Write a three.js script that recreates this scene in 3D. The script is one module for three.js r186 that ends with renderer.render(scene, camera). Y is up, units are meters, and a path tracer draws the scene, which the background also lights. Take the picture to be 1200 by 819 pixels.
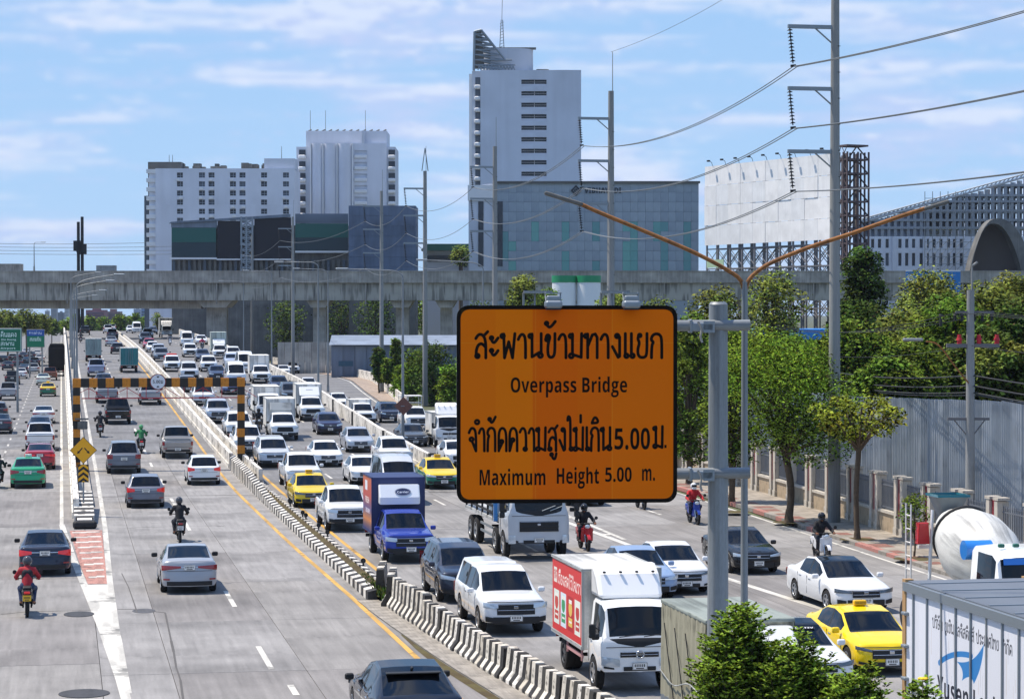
import * as THREE from 'three';
import { mergeGeometries, mergeVertices, toCreasedNormals } from 'three/addons/utils/BufferGeometryUtils.js';
import { RoundedBoxGeometry } from 'three/addons/geometries/RoundedBoxGeometry.js';
import { MarchingCubes } from 'three/addons/objects/MarchingCubes.js';

// ---------------------------------------------------------------- camera, sky, sun, exposure
const scene = new THREE.Scene();
const FOCAL = 2800, YAW = 10.7 * Math.PI / 180, PITCH = Math.atan(43.5 / 2800), EYE = 9;
const camera = new THREE.PerspectiveCamera(2 * Math.atan(409.5 / FOCAL) * 180 / Math.PI, 1024 / 698, 1, 20000);
camera.position.set(0, EYE, 0);
const fwd = new THREE.Vector3(Math.sin(YAW) * Math.cos(PITCH), -Math.sin(PITCH), -Math.cos(YAW) * Math.cos(PITCH));
camera.lookAt(camera.position.clone().add(fwd));
const rightV = new THREE.Vector3(Math.cos(YAW), 0, Math.sin(YAW)), upV = new THREE.Vector3().crossVectors(rightV, fwd);

const renderer = new THREE.WebGLRenderer({ antialias: true });
renderer.setSize(1024, 698);
renderer.toneMapping = THREE.LinearToneMapping;
renderer.toneMappingExposure = 1.12;
renderer.shadowMap.enabled = true;

// seeded random and noise
let seed = 12345;
function rnd() { seed = (seed * 1664525 + 1013904223) >>> 0; return seed / 4294967296; }
const rr = (a, b) => a + (b - a) * rnd();
function setSeed(n) { seed = n >>> 0; }
function hash2(x, y) { let h = (x * 374761393 + y * 668265263) | 0; h = Math.imul(h ^ (h >>> 13), 1274126177); return ((h ^ (h >>> 16)) >>> 0) / 4294967296; }
function vnoise(x, y, px = 0) {           // value noise, periodic in x and y when px is given
  const x0 = Math.floor(x), y0 = Math.floor(y), fx = x - x0, fy = y - y0;
  const w = (v) => px ? ((v % px) + px) % px : v;
  const u = fx * fx * (3 - 2 * fx), v = fy * fy * (3 - 2 * fy);
  const a = hash2(w(x0), w(y0)), b = hash2(w(x0 + 1), w(y0)), c = hash2(w(x0), w(y0 + 1)), d = hash2(w(x0 + 1), w(y0 + 1));
  return a + (b - a) * u + (c - a) * v + (a - b - c + d) * u * v;
}
function fbm(x, y, oct = 4, px = 0) { let s = 0, a = .5, t = 0; for (let i = 0; i < oct; i++) { s += a * vnoise(x, y, px); t += a; a *= .5; x *= 2; y *= 2; if (px) px *= 2; } return s / t; }
const smooth = (a, b, x) => { const t = Math.min(1, Math.max(0, (x - a) / (b - a))); return t * t * (3 - 2 * t); };
const lerp = (a, b, t) => a + (b - a) * t;

// sky: thin high cloud streaks over hazy blue, the same all round
{
  const W = 4096, Hh = 2048, data = new Float32Array(W * Hh * 4);
  for (let j = 0; j < Hh; j++) {
    const el = (j + .5) / Hh * 180 - 90;
    const e = Math.max(el, 0), k = Math.exp(-e / 14), zen = smooth(0, 60, e);
    const r0 = lerp(.21, .44, k), g0 = lerp(.45, .64, k), b0 = lerp(.84, .88, k);
    const R = lerp(r0, .12, zen), G = lerp(g0, .28, zen), B = lerp(b0, .68, zen);
    // texture coordinates of a cloud layer: the nearer the horizon, the more the streaks are squeezed in height
    const yl = 60 * Math.log(1 + e / 6) * .32;
    for (let i = 0; i < W; i++) {
      const o = (j * W + i) * 4;
      let c = 0, lit = 0;
      if (el > 15 && i % 4) { data[o] = data[o - 4]; data[o + 1] = data[o - 3]; data[o + 2] = data[o - 2]; data[o + 3] = 1; continue; }
      if (el > 15 && j % 4 !== 3) { const q = o - W * 4; if (el - .2 > 15) { data[o] = data[q]; data[o + 1] = data[q + 1]; data[o + 2] = data[q + 2]; data[o + 3] = 1; continue; } }
      if (el > -1) {
        const az = i / W * 360, fx = az * .17;
        const big = fbm(fx * 1.5, yl * .55, 3);
        const wx = fx * 1.5 + 1.3 * fbm(fx * 3 + 9, yl * 1.3, 2), wy = yl * 1.9 + .55 * fbm(fx * 4, yl * 2 + 40, 2);
        const st = fbm(wx, wy, 5), fine = fbm(wx * 5, wy * 3.2 + 7, 4);
        c = smooth(.41, .67, big * .43 + st * .42 + fine * .15);
        const puff = smooth(.66, .8, fbm(fx * 9, yl * 3.6 + 3, 4)) * smooth(12, 5, e);
        c = Math.min(1, c * .9 + puff * .3); lit = smooth(.46, .66, st * .5 + fine * .5);
      }
      const cr = lerp(.50, .66, lit), cg = lerp(.60, .74, lit), cb = lerp(.87, .91, lit);
      data[o] = lerp(R, cr, c); data[o + 1] = lerp(G, cg, c); data[o + 2] = lerp(B, cb, c); data[o + 3] = 1;
    }
  }
  const t = new THREE.DataTexture(data, W, Hh, THREE.RGBAFormat, THREE.FloatType);
  t.mapping = THREE.EquirectangularReflectionMapping; t.magFilter = THREE.LinearFilter; t.minFilter = THREE.LinearFilter; t.needsUpdate = true;
  scene.background = t; scene.environment = t;
}
scene.backgroundIntensity = 1; scene.environmentIntensity = 1;
// sun: high, from the left and a little beyond
const sun = new THREE.DirectionalLight(0xfff3e2, 5.0);
{
  const c = rightV.clone().multiplyScalar(-.415).addScaledVector(new THREE.Vector3(fwd.x, 0, fwd.z).normalize(), .13); c.y = .90;
  const aim = new THREE.Vector3(20, 0, -130);
  sun.position.copy(aim).addScaledVector(c, 300); sun.target.position.copy(aim);
  sun.castShadow = true; sun.shadow.mapSize.set(4096, 4096); sun.shadow.radius = 1;
  Object.assign(sun.shadow.camera, { left: -260, right: 260, top: 260, bottom: -260, near: 10, far: 900 });
}
scene.add(sun, sun.target);

// ---------------------------------------------------------------- helpers
const PROFILE = [[-200, 0], [118, 0], [135, .1], [150, .35], [180, .95], [212, 1.6], [250, 2.35], [285, 3.0], [340, 3.85], [400, 4.5], [460, 4.9], [510, 5.0], [600, 4.4], [800, .5], [900, 0], [5000, 0]];
function table(tab, s) {
  if (s <= tab[0][0]) return tab[0][1];
  for (let i = 1; i < tab.length; i++) if (s <= tab[i][0]) { const [a, b] = tab[i - 1], [c, d] = tab[i]; return b + (d - b) * (s - a) / (c - a); }
  return tab[tab.length - 1][1];
}
const flyH = (s) => (table(PROFILE, s - 8) + table(PROFILE, s) * 2 + table(PROFILE, s + 8)) / 4;   // height of the ramp and flyover, s metres up the road
const flatH = () => 0;
function ray(px, py) { return fwd.clone().addScaledVector(rightV, (px - 600) / FOCAL).addScaledVector(upV, (409.5 - py) / FOCAL); }
function hit(px, py, hf = flatH, lift = 0) {      // where the line of sight meets the road
  const d = ray(px, py); let a = 25, b = 1500;
  const g = (t) => EYE + d.y * t - hf(-d.z * t) - lift;
  let t = a; while (t < b && g(t) > 0) t += 2;
  a = t - 2; b = t; for (let i = 0; i < 30; i++) { const m = (a + b) / 2; if (g(m) > 0) a = m; else b = m; }
  return new THREE.Vector3(d.x * a, EYE + d.y * a, d.z * a);
}
function atDepth(px, py, depth) { return camera.position.clone().addScaledVector(ray(px, py), depth); }
const used = {};
function numbered(name) { const n = used[name] = (used[name] ?? -1) + 1; return n ? name + '_' + String(n).padStart(3, '0') : name; }
function shade(o) { o.castShadow = true; o.receiveShadow = true; return o; }
function mesh(name, geo, m, parent) { const o = shade(new THREE.Mesh(Array.isArray(geo) ? merge(geo) : geo, m)); o.name = parent ? name : numbered(name); (parent || scene).add(o); return o; }
function thing(name, label, category, group, pos, turn) {
  const g = new THREE.Group(); g.name = numbered(name); scene.add(g); g.userData = { label, category }; if (group) g.userData.group = group;
  if (pos) g.position.copy(pos); if (turn) g.rotation.y = turn; return g;
}
function tag(o, label, category, group) { o.userData.label = label; o.userData.category = category; if (group) o.userData.group = group; return o; }
function structure(name, label) { const g = new THREE.Group(); g.name = numbered(name); g.userData = { kind: 'structure', label, category: name.replace(/_/g, ' ').split(' ').slice(-2).join(' ') }; scene.add(g); return g; }
function plain(g) { let q = g.index ? g.toNonIndexed() : g; for (const k of Object.keys(q.attributes)) if (!['position', 'normal', 'uv'].includes(k)) q.deleteAttribute(k); if (!q.attributes.uv) q.setAttribute('uv', new THREE.BufferAttribute(new Float32Array(q.attributes.position.count * 2), 2)); return q; }
function merge(list) { return mergeGeometries(list.map(plain)); }
function box(w, h, d, x = 0, y = 0, z = 0, ry = 0) { const g = new THREE.BoxGeometry(w, h, d); if (ry) g.rotateY(ry); g.translate(x, y, z); return g; }
function rbox(w, h, d, x = 0, y = 0, z = 0, r = .04, seg = 2) { const g = new RoundedBoxGeometry(w, h, d, seg, Math.min(r, w / 2.01, h / 2.01, d / 2.01)); g.translate(x, y, z); return g; }
function cyl(r0, r1, h, x = 0, y = 0, z = 0, n = 12) { const g = new THREE.CylinderGeometry(r1, r0, h, n); g.translate(x, y + h / 2, z); return g; }
function bar(a, b, r, n = 6, r2 = r) {            // round bar from a to b
  const A = new THREE.Vector3(...a), B = new THREE.Vector3(...b), d = B.clone().sub(A), g = new THREE.CylinderGeometry(r2, r, d.length(), n);
  g.applyQuaternion(new THREE.Quaternion().setFromUnitVectors(new THREE.Vector3(0, 1, 0), d.normalize())); g.translate((A.x + B.x) / 2, (A.y + B.y) / 2, (A.z + B.z) / 2); return g;
}
function tube(pts, r, seg = 20, n = 6) { return new THREE.TubeGeometry(new THREE.CatmullRomCurve3(pts.map((p) => p.isVector3 ? p : new THREE.Vector3(...p))), seg, r, n); }
function extr(pts, depth, bevel = 0) {            // outline in x/y, extruded along z and centred
  const s = new THREE.Shape(pts.map(([x, y]) => new THREE.Vector2(x, y)));
  const g = new THREE.ExtrudeGeometry(s, { depth: depth - 2 * bevel, bevelEnabled: bevel > 0, bevelSize: bevel, bevelThickness: bevel, bevelOffset: -bevel, bevelSegments: 2, curveSegments: 8 }); g.translate(0, 0, -(depth - 2 * bevel) / 2); return g;
}
function boxUV(g, k = 1) {                        // uv in metres from the position
  const q = g.index ? g.toNonIndexed() : g; const p = q.attributes.position, n = q.attributes.normal, uv = new Float32Array(p.count * 2);
  for (let i = 0; i < p.count; i++) {
    const ax = Math.abs(n.getX(i)), ay = Math.abs(n.getY(i)), az = Math.abs(n.getZ(i));
    let u, v; if (ay >= ax && ay >= az) { u = p.getX(i); v = p.getZ(i); } else if (ax >= az) { u = p.getZ(i); v = p.getY(i); } else { u = p.getX(i); v = p.getY(i); }
    uv[i * 2] = u * k; uv[i * 2 + 1] = v * k;
  }
  q.setAttribute('uv', new THREE.BufferAttribute(uv, 2)); return q;
}
// ---------------------------------------------------------------- textures and materials
function noiseTex(n, f, srgb = true) {            // f(u, v) -> [r, g, b] 0..1, tileable when f is
  const d = new Uint8Array(n * n * 4);
  for (let j = 0; j < n; j++) for (let i = 0; i < n; i++) { const c = f(i / n, j / n), o = (j * n + i) * 4; for (let k = 0; k < 3; k++) d[o + k] = Math.max(0, Math.min(255, c[k] * 255)); d[o + 3] = 255; }
  const t = new THREE.DataTexture(d, n, n); t.wrapS = t.wrapT = THREE.RepeatWrapping; t.magFilter = THREE.LinearFilter; t.minFilter = THREE.LinearMipmapLinearFilter; t.generateMipmaps = true;
  if (srgb) t.colorSpace = THREE.SRGBColorSpace; t.needsUpdate = true; return t;
}
function rep(t, a, b = a) { const c = t.clone(); c.repeat.set(a, b); c.needsUpdate = true; return c; }
const mottle = (u, v, n, oct = 5) => fbm(u * n, v * n, oct, n);
function roadTex(base, amp, tint) {               // worn road surface: grain, patches, long tyre stains along v
  return noiseTex(1024, (u, v) => {
    const g = vnoise(u * 512, v * 512, 512), m = mottle(u, v, 8), l = fbm(u * 64, v * 4, 3, 64) , b = mottle(u + .3, v + .7, 3, 3);
    const sp = vnoise(u * 200 + 3, v * 200, 200) > .93 ? -.05 : 0;
    const x = base + amp * ((g - .5) * .30 + (m - .5) * .55 + (b - .5) * .7) + amp * .5 * (l - .5) + sp * amp * 2;
    return [x * tint[0], x * tint[1], x * tint[2]];
  });
}
const texConcrete = roadTex(.545, .2, [1.0, .985, .968]), texAsphalt = roadTex(.455, .15, [.995, .995, 1.0]);
const texWall = noiseTex(512, (u, v) => { const x = .74 + .3 * (mottle(u, v, 6) - .5) + .16 * (fbm(u * 48, v * 3, 3, 48) - .5) + .07 * (vnoise(u * 256, v * 256, 256) - .5); return [x, x * .99, x * .97]; });
const texGrime = noiseTex(512, (u, v) => { const m = mottle(u, v, 5), l = fbm(u * 40, v * 4, 4, 40); const x = .93 - .3 * smooth(.5, .78, m * .5 + l * .5) + .06 * (vnoise(u * 256, v * 256, 256) - .5); return [x, x * .99, x * .97]; });
const texGround = noiseTex(512, (u, v) => { const m = mottle(u, v, 8), g = vnoise(u * 256, v * 256, 256); const x = .34 + .2 * (m - .5) + .12 * (g - .5); return [x * lerp(1.05, .85, m), x, x * .7]; });
const texSheet = noiseTex(512, (u, v) => { const x = .62 + .12 * (fbm(u * 24, v * 3, 4, 24) - .5) + .2 * (mottle(u, v, 4) - .5); return [x * .97, x, x * 1.04]; });
const texDirty = noiseTex(512, (u, v) => { const m = mottle(u, v, 7), l = fbm(u * 50, v * 6, 4, 50), s = mottle(u + .5, v, 20, 4); const x = .9 - .42 * smooth(.46, .72, m * .4 + l * .35 + s * .25) - .25 * smooth(.66, .74, s) + .07 * (vnoise(u * 256, v * 256, 256) - .5); return [x, x * .98, x * .94]; });
const texWorn = noiseTex(512, (u, v) => { const m = mottle(u, v, 6), s = mottle(u + .3, v + .1, 26, 4), k = smooth(.58, .66, m * .55 + s * .45), x = lerp(.9, .66, k) - .1 * (vnoise(u * 256, v * 256, 256) - .5) - .12 * smooth(.4, .7, fbm(u * 30, v * 3, 3, 30)); return [x, x * .985, x * .955]; });
const M = {};
const std = (o) => new THREE.MeshStandardMaterial(o);
M.concrete = std({ map: rep(texConcrete, 1 / 9, 1 / 9), roughness: .92, bumpMap: rep(texConcrete, 1 / 9), bumpScale: .004 });
M.concrete2 = std({ map: rep(texConcrete, 1 / 7, 1 / 11), roughness: .92, color: 0xf6f5f3 });
M.concrete3 = std({ map: rep(texConcrete, 1 / 8, 1 / 13), roughness: .92, color: 0xebe9e8 });
M.asphalt = std({ map: rep(texAsphalt, 1 / 10), roughness: .93 });
M.joint = std({ color: 0x5b5957, roughness: 1 });
M.white = std({ map: rep(texWorn, .13), color: 0xe4e4e0, roughness: .7 });
M.yellowLine = std({ map: rep(texWorn, .11), color: 0xe8b95c, roughness: .7 });
M.redPaint = std({ map: rep(texWorn, .4), color: 0xc79389, roughness: .8 });
M.wallConc = std({ map: rep(texWall, .12), color: 0xd8d5cf, roughness: .9 });
M.wallDark = std({ map: rep(texWall, .1), color: 0x969796, roughness: .92 });
M.barrier = std({ map: rep(texDirty, .17), color: 0xf8f8f7, roughness: .8 });
M.black = std({ map: rep(texDirty, .4), color: 0x3c3c3e, roughness: .8 });
M.kerb = std({ map: rep(texWall, .5), color: 0xc9c3ba, roughness: .9 });
M.kerbRed = std({ map: rep(texGrime, .6), color: 0xb98178, roughness: .85 });
M.ground = std({ map: rep(texGround, 1 / 14), roughness: 1 });
M.dirt = std({ map: rep(texGround, 1 / 3), color: 0xffd9b0, roughness: 1 });
M.steel = std({ color: 0x8b949b, roughness: .5, metalness: .55 });
M.galv = std({ map: rep(texWall, .5), color: 0xb3bcc4, roughness: .55, metalness: .3 });
M.pole = std({ map: rep(texWall, .35), color: 0xb4b8ba, roughness: .85 });
M.dark = std({ color: 0x1b1d20, roughness: .7 });
M.cable = std({ color: 0x6e757b, roughness: .7 });
M.cableDark = std({ color: 0x2a2c2e, roughness: .8 });
M.rust = std({ map: rep(texDirty, 1.2), color: 0xa9713a, roughness: .75 });
function canvasTex(w, h, draw) { const c = document.createElement('canvas'); c.width = w; c.height = h; const g = c.getContext('2d'); draw(g, w, h); const t = new THREE.CanvasTexture(c); t.colorSpace = THREE.SRGBColorSpace; return t; }
// ---------------------------------------------------------------- ground, roads, markings
function ribbonGeo(xl, xr, s0, s1, hf, lift, step = 6) {
  const pos = [], uv = [], idx = [], n = Math.max(1, Math.ceil((s1 - s0) / step));
  for (let i = 0; i <= n; i++) { const s = s0 + (s1 - s0) * i / n, a = xl(s), b = xr(s), y = hf(s) + lift; pos.push(a, y, -s, b, y, -s); uv.push(a, -s, b, -s); if (i) { const k = 2 * i; idx.push(k - 2, k - 1, k, k - 1, k + 1, k); } }
  const g = new THREE.BufferGeometry(); g.setAttribute('position', new THREE.Float32BufferAttribute(pos, 3)); g.setAttribute('uv', new THREE.Float32BufferAttribute(uv, 2)); g.setIndex(idx); g.computeVertexNormals(); return g;
}
const K = (v) => () => v, T = (t) => (s) => table(t, s);
{
  const g = new THREE.PlaneGeometry(9000, 9000); g.rotateX(-Math.PI / 2); const uv = g.attributes.uv; for (let i = 0; i < uv.count; i++) uv.setXY(i, uv.getX(i) * 9000, uv.getY(i) * 9000);
  g.translate(0, -.09, -1500); const o = mesh('ground', g, M.ground); o.userData = { kind: 'structure' };
}
const road = structure('main_road', 'wide grey concrete road of many lanes');
mesh('road_bed', ribbonGeo(K(-14), K(30.3), 20, 160, flatH, -.035), M.joint, road);
mesh('asphalt_lane', ribbonGeo(K(-14), K(1.1), 160, 1400, flatH, 0, 20), M.asphalt, road);
mesh('asphalt_lane', ribbonGeo(K(1.0), K(9.9), 148, 900, flyH, 0), M.asphalt, road);
mesh('asphalt_lane', ribbonGeo(K(9.8), T([[126, 20.7], [157, 20.6], [180, 21.1], [225, 21.95], [900, 22]]), 126, 900, flyH, .001), M.asphalt, road);
mesh('frontage_lane', ribbonGeo(T([[126, 20.6], [157, 20.5], [180, 21], [225, 21.8], [900, 21.9]]), T([[126, 30.3], [227, 30.6], [270, 34], [310, 37.4], [330, 38], [350, 37], [380, 36.5], [900, 36.5]]), 126, 900, flatH, .002), M.asphalt, road);
{ // concrete slabs, each its own piece with an open joint round it
  setSeed(7);
  const mats = [M.concrete, M.concrete, M.concrete2, M.concrete, M.concrete3];
  const cols = [[-14, -7.2, 160], [-7.2, -3.55, 160], [-3.55, 0.95, 160], [0.95, 2.7, 148], [2.7, 6.05, 148], [6.05, 10.0, 148], [10.0, 14.6, 126], [14.6, 18.1, 126], [18.1, 21.8, 126], [21.8, 25.9, 126], [25.9, 30.2, 126]];
  cols.forEach(([a, b, end], ci) => {
    const off = [0, 0, 0, 3, 3, 3, 6, 6, 6, 6, 6][ci]; let s = 22;
    while (s < end - .1) {
      let e = Math.min(end, s + (s === 22 ? 10 - off * .7 : 10)); if (end - e < 4) e = end;
      const gap = .017;
      if (e > 118 && s < 118 && ci > 2) e = 118;
      const g = e <= 118 || ci <= 2 ? boxUV(box(b - a - gap, .1, e - s - gap, (a + b) / 2, -.05 + rr(-.0018, .0018), -(s + e) / 2)) : ribbonGeo(K(a + gap / 2), K(b - gap / 2), s, e - gap, flyH, rr(-.0018, .0018), 2.5);
      mesh('slab', g, mats[Math.floor(rnd() * mats.length)], road); s = e;
    }
  });
  // sealed cracks, patches and covers
  const crack = (pts, w, m = M.joint, hf = flatH) => { const gs = []; for (let i = 1; i < pts.length; i++) { const a = hit(...pts[i - 1], hf), b = hit(...pts[i], hf), L = a.distanceTo(b); const g = new THREE.PlaneGeometry(w * rr(.7, 1.3), L); g.rotateX(-Math.PI / 2); g.rotateY(Math.atan2(b.x - a.x, b.z - a.z)); g.translate((a.x + b.x) / 2, (a.y + b.y) / 2 + .006, (a.z + b.z) / 2); gs.push(g); } mesh('crack_seal', gs, m, road); };
  crack([[137, 714], [155, 714], [193, 718], [196, 732], [200, 751], [203, 764], [206, 782], [211, 797], [214, 819]], .06);
  crack([[142, 672], [150, 688], [157, 708], [160, 718]], .035);
  crack([[74, 665], [98, 664], [107, 665]], .1);
  crack([[105, 618], [150, 619], [165, 618], [250, 616], [262, 617]], .05);
  crack([[108, 574], [125, 575], [147, 577], [190, 578], [250, 575], [278, 573]], .16);
  crack([[0, 720], [30, 717], [70, 716], [108, 715]], .05);
  crack([[0, 526], [30, 523], [66, 524]], .2);
  crack([[0, 487], [35, 486], [68, 486]], .15);
  const patchM = std({ map: rep(texAsphalt, 1 / 3), color: 0xb9bcc4, roughness: .95 });
  const patch = (px, py, w, l, m = patchM) => { const p = hit(px, py), g = new THREE.CircleGeometry(1, 22); g.rotateX(-Math.PI / 2); g.scale(w / 2, 1, l / 2); g.translate(p.x, .005, p.z); mesh('repair_patch', boxUV(g), m, road); };
  patch(168, 716, .7, 1.1); 
  const cover = (px, py, w, l) => { const p = hit(px, py); const g = cyl(.5, .5, .014, 0, 0, 0, 24); g.scale(w, 1, l); g.translate(p.x, .002, p.z); mesh('manhole_cover', g, std({ map: rep(texAsphalt, 2), color: 0x8d9096, roughness: .8 }), road); };
  cover(92, 720, .9, 1.3); cover(98, 813, 1.2, 1.3);
}
// painted lines
{
  const line = (x, s0, s1, w, hf, m = M.white) => mesh('lane_line', ribbonGeo((s) => x(s) - w / 2, (s) => x(s) + w / 2, s0, s1, hf, .006, 5), m, road);
  const dash = (x, s0, s1, w, hf, gap = 8, len = 3, m = M.white) => { for (let s = s0; s < s1; s += gap) mesh('lane_dash', ribbonGeo((q) => x(q) - w / 2, (q) => x(q) + w / 2, s, s + len, hf, .006, 3), m, road); };
  line(T([[103, 0], [475, 0]]), 103, 900, .16, flatH);
  line(T([[56, 1.5], [69, 1.12], [80, .73], [87, .46], [103, 0]]), 20, 103, .24, flatH);
  dash(K(-3.55), 100, 700, .13, flatH, 8, 2.4); dash(K(-7.1), 130, 700, .13, flatH, 8, 2.4);
  line(T([[66, 1.5], [81, 1.58], [103, 1.8], [132, 1.9], [900, 1.9]]), 66, 800, .2, flyH);
  // painted gore: solid white tail, then red field with white bars
  mesh('gore_marking', ribbonGeo(T([[56, 1.5], [69, 1.16], [80, .78]]), T([[56, 1.62], [66, 1.62], [80, 1.52]]), 57, 80, flatH, .005, 3), M.white, road);
  mesh('gore_marking', ribbonGeo(T([[80.2, .85], [87, .62], [103, .25]]), T([[80.2, 1.48], [103, 1.66]]), 80.2, 100, flatH, .005, 3), M.redPaint, road);
  for (let s = 82; s < 99; s += 2.1) { const a = table([[80, .95], [103, .3]], s), b = table([[80, 1.42], [103, 1.6]], s); mesh('gore_bar', [ribbonGeo(K(a), K((a + b) / 2), s, s + .5, flatH, .009, 3), ribbonGeo(K((a + b) / 2), K(b), s + .2, s + .7, flatH, .009, 3)], M.white, road); }
  dash(K(5.2), 60.2, 131, .15, flyH, 13, 4.2); dash(K(5.1), 138, 600, .15, flyH, 10, 3.2); dash(K(5.42), 56, 57.8, .16, flyH, 9, 1.6);
  line(T([[60, 9.1], [75, 9], [92, 8.75], [121, 8.6], [156, 8.75], [260, 8.95], [900, 9.05]]), 20, 900, .16, flyH, M.yellowLine);
  line(T([[60, 11.3], [67, 11.05], [78, 10.85], [101, 10.82], [900, 10.85]]), 20, 900, .16, flyH, M.yellowLine);
  dash(K(14.3), 62, 600, .14, flyH, 11, 3.4); dash(K(17.6), 66, 600, .14, flyH, 11, 3.4);
  line(T([[40, 24.6], [65, 23], [77, 22.15], [89, 21.6], [128, 20.6]]), 30, 129, .28, flyH);
  line(T([[89, 21.9], [128, 22.3]]), 92, 129, .2, flatH);
  for (let s = 94; s < 128; s += 4) { const b = table([[89, 21.9], [128, 22.3]], s), a0 = table([[89, 21.6], [128, 20.6]], s); mesh('gore_bar', ribbonGeo(K(a0 + .1), K(b - .05), s, s + .45, flatH, .01, 3), M.white, road); }
  dash(K(26.2), 55, 130, .14, flatH, 12, 3); dash(T([[227, 26.8], [900, 29.5]]), 130, 220, .14, flatH, 12, 3);
  line(T([[60, 29.1], [79, 29.3], [104, 30.1], [114, 30.2]]), 40, 126, .14, flatH);
  line(T([[126, 30.1], [227, 30.2], [270, 33.6], [310, 37], [330, 37.6], [350, 36.6]]), 126, 352, .16, flatH);
}
// ---------------------------------------------------------------- barriers
function hexa(p, m) { // p: 4 plan corners [x,z] with [y0,y1] at each
  const v = []; for (const [x, z, y0, y1] of p) v.push([x, y0, z], [x, y1, z]);
  const q = [[0, 2, 3, 1], [2, 4, 5, 3], [4, 6, 7, 5], [6, 0, 1, 7], [1, 3, 5, 7], [6, 4, 2, 0]], pos = [];
  for (const [a, b, c, d] of q) for (const i of [a, b, c, a, c, d]) pos.push(...v[i]);
  const g = new THREE.BufferGeometry(); g.setAttribute('position', new THREE.Float32BufferAttribute(pos, 3)); g.computeVertexNormals(); return boxUV(g);
}
function wallRun(parent, name, xf, s0, s1, len, thick, bot, top, mats, gap = .02, taper = .05) {   // wall in segments following x(s)
  let k = 0; for (let s = s0; s < s1 - .05; s += len, k++) {
    const e = Math.min(s1, s + len) - gap, t = thick / 2, a = xf(s), b = xf(e);
    const top0 = top(s), top1 = top(e), b0 = bot(s), b1 = bot(e), tt = t - taper;
    const low = hexa([[a - t, -s, b0, b0 + (top0 - b0) * .35], [a + t, -s, b0, b0 + (top0 - b0) * .35], [b + t, -e, b1, b1 + (top1 - b1) * .35], [b - t, -e, b1, b1 + (top1 - b1) * .35]]);
    const up = hexa([[a - tt, -s, b0 + (top0 - b0) * .3, top0], [a + tt, -s, b0 + (top0 - b0) * .3, top0], [b + tt, -e, b1 + (top1 - b1) * .3, top1], [b - tt, -e, b1 + (top1 - b1) * .3, top1]]);
    mesh(name, [low, up], mats[k % mats.length], parent);
  }
}
{
  const w = thing('ramp_side_wall', 'long white concrete wall between lower road and ramp, grimy joints', 'wall');
  wallRun(w, 'wall_segment', K(.62), 106, 520, 6, .36, (s) => -.05, (s) => flyH(s) + .85, [M.barrier]);
  const c = thing('ramp_retaining_wall', 'low stained concrete ledge along foot of ramp wall', 'wall');
  wallRun(c, 'ledge_segment', K(1.15), 112, 520, 6, .6, (s) => -.05, (s) => flyH(s) + .2, [M.wallConc], .015, .0);
  const n = thing('striped_barrier_nose', 'black and white striped kerb nose in front of ramp divider', 'barrier');
  for (let i = 0; i < 16; i++) { const s = 101.2 + i * .62; const e = s + .6, h0 = lerp(.25, .8, i / 15), wv = lerp(.25, .42, Math.min(1, i / 3)); mesh(i % 2 ? 'white_stone' : 'black_stone', hexa([[.95 - wv, -s, 0, h0], [.95 + wv, -s, 0, h0], [.95 + wv, -e, 0, h0 + .03], [.95 - wv, -e, 0, h0 + .03]]), i % 2 ? M.barrier : M.black, n); }
  mesh('rubber_bumper', rbox(1.0, .34, .5, .95, .17, -100.8, .14, 3), M.dark, n);
}
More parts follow.
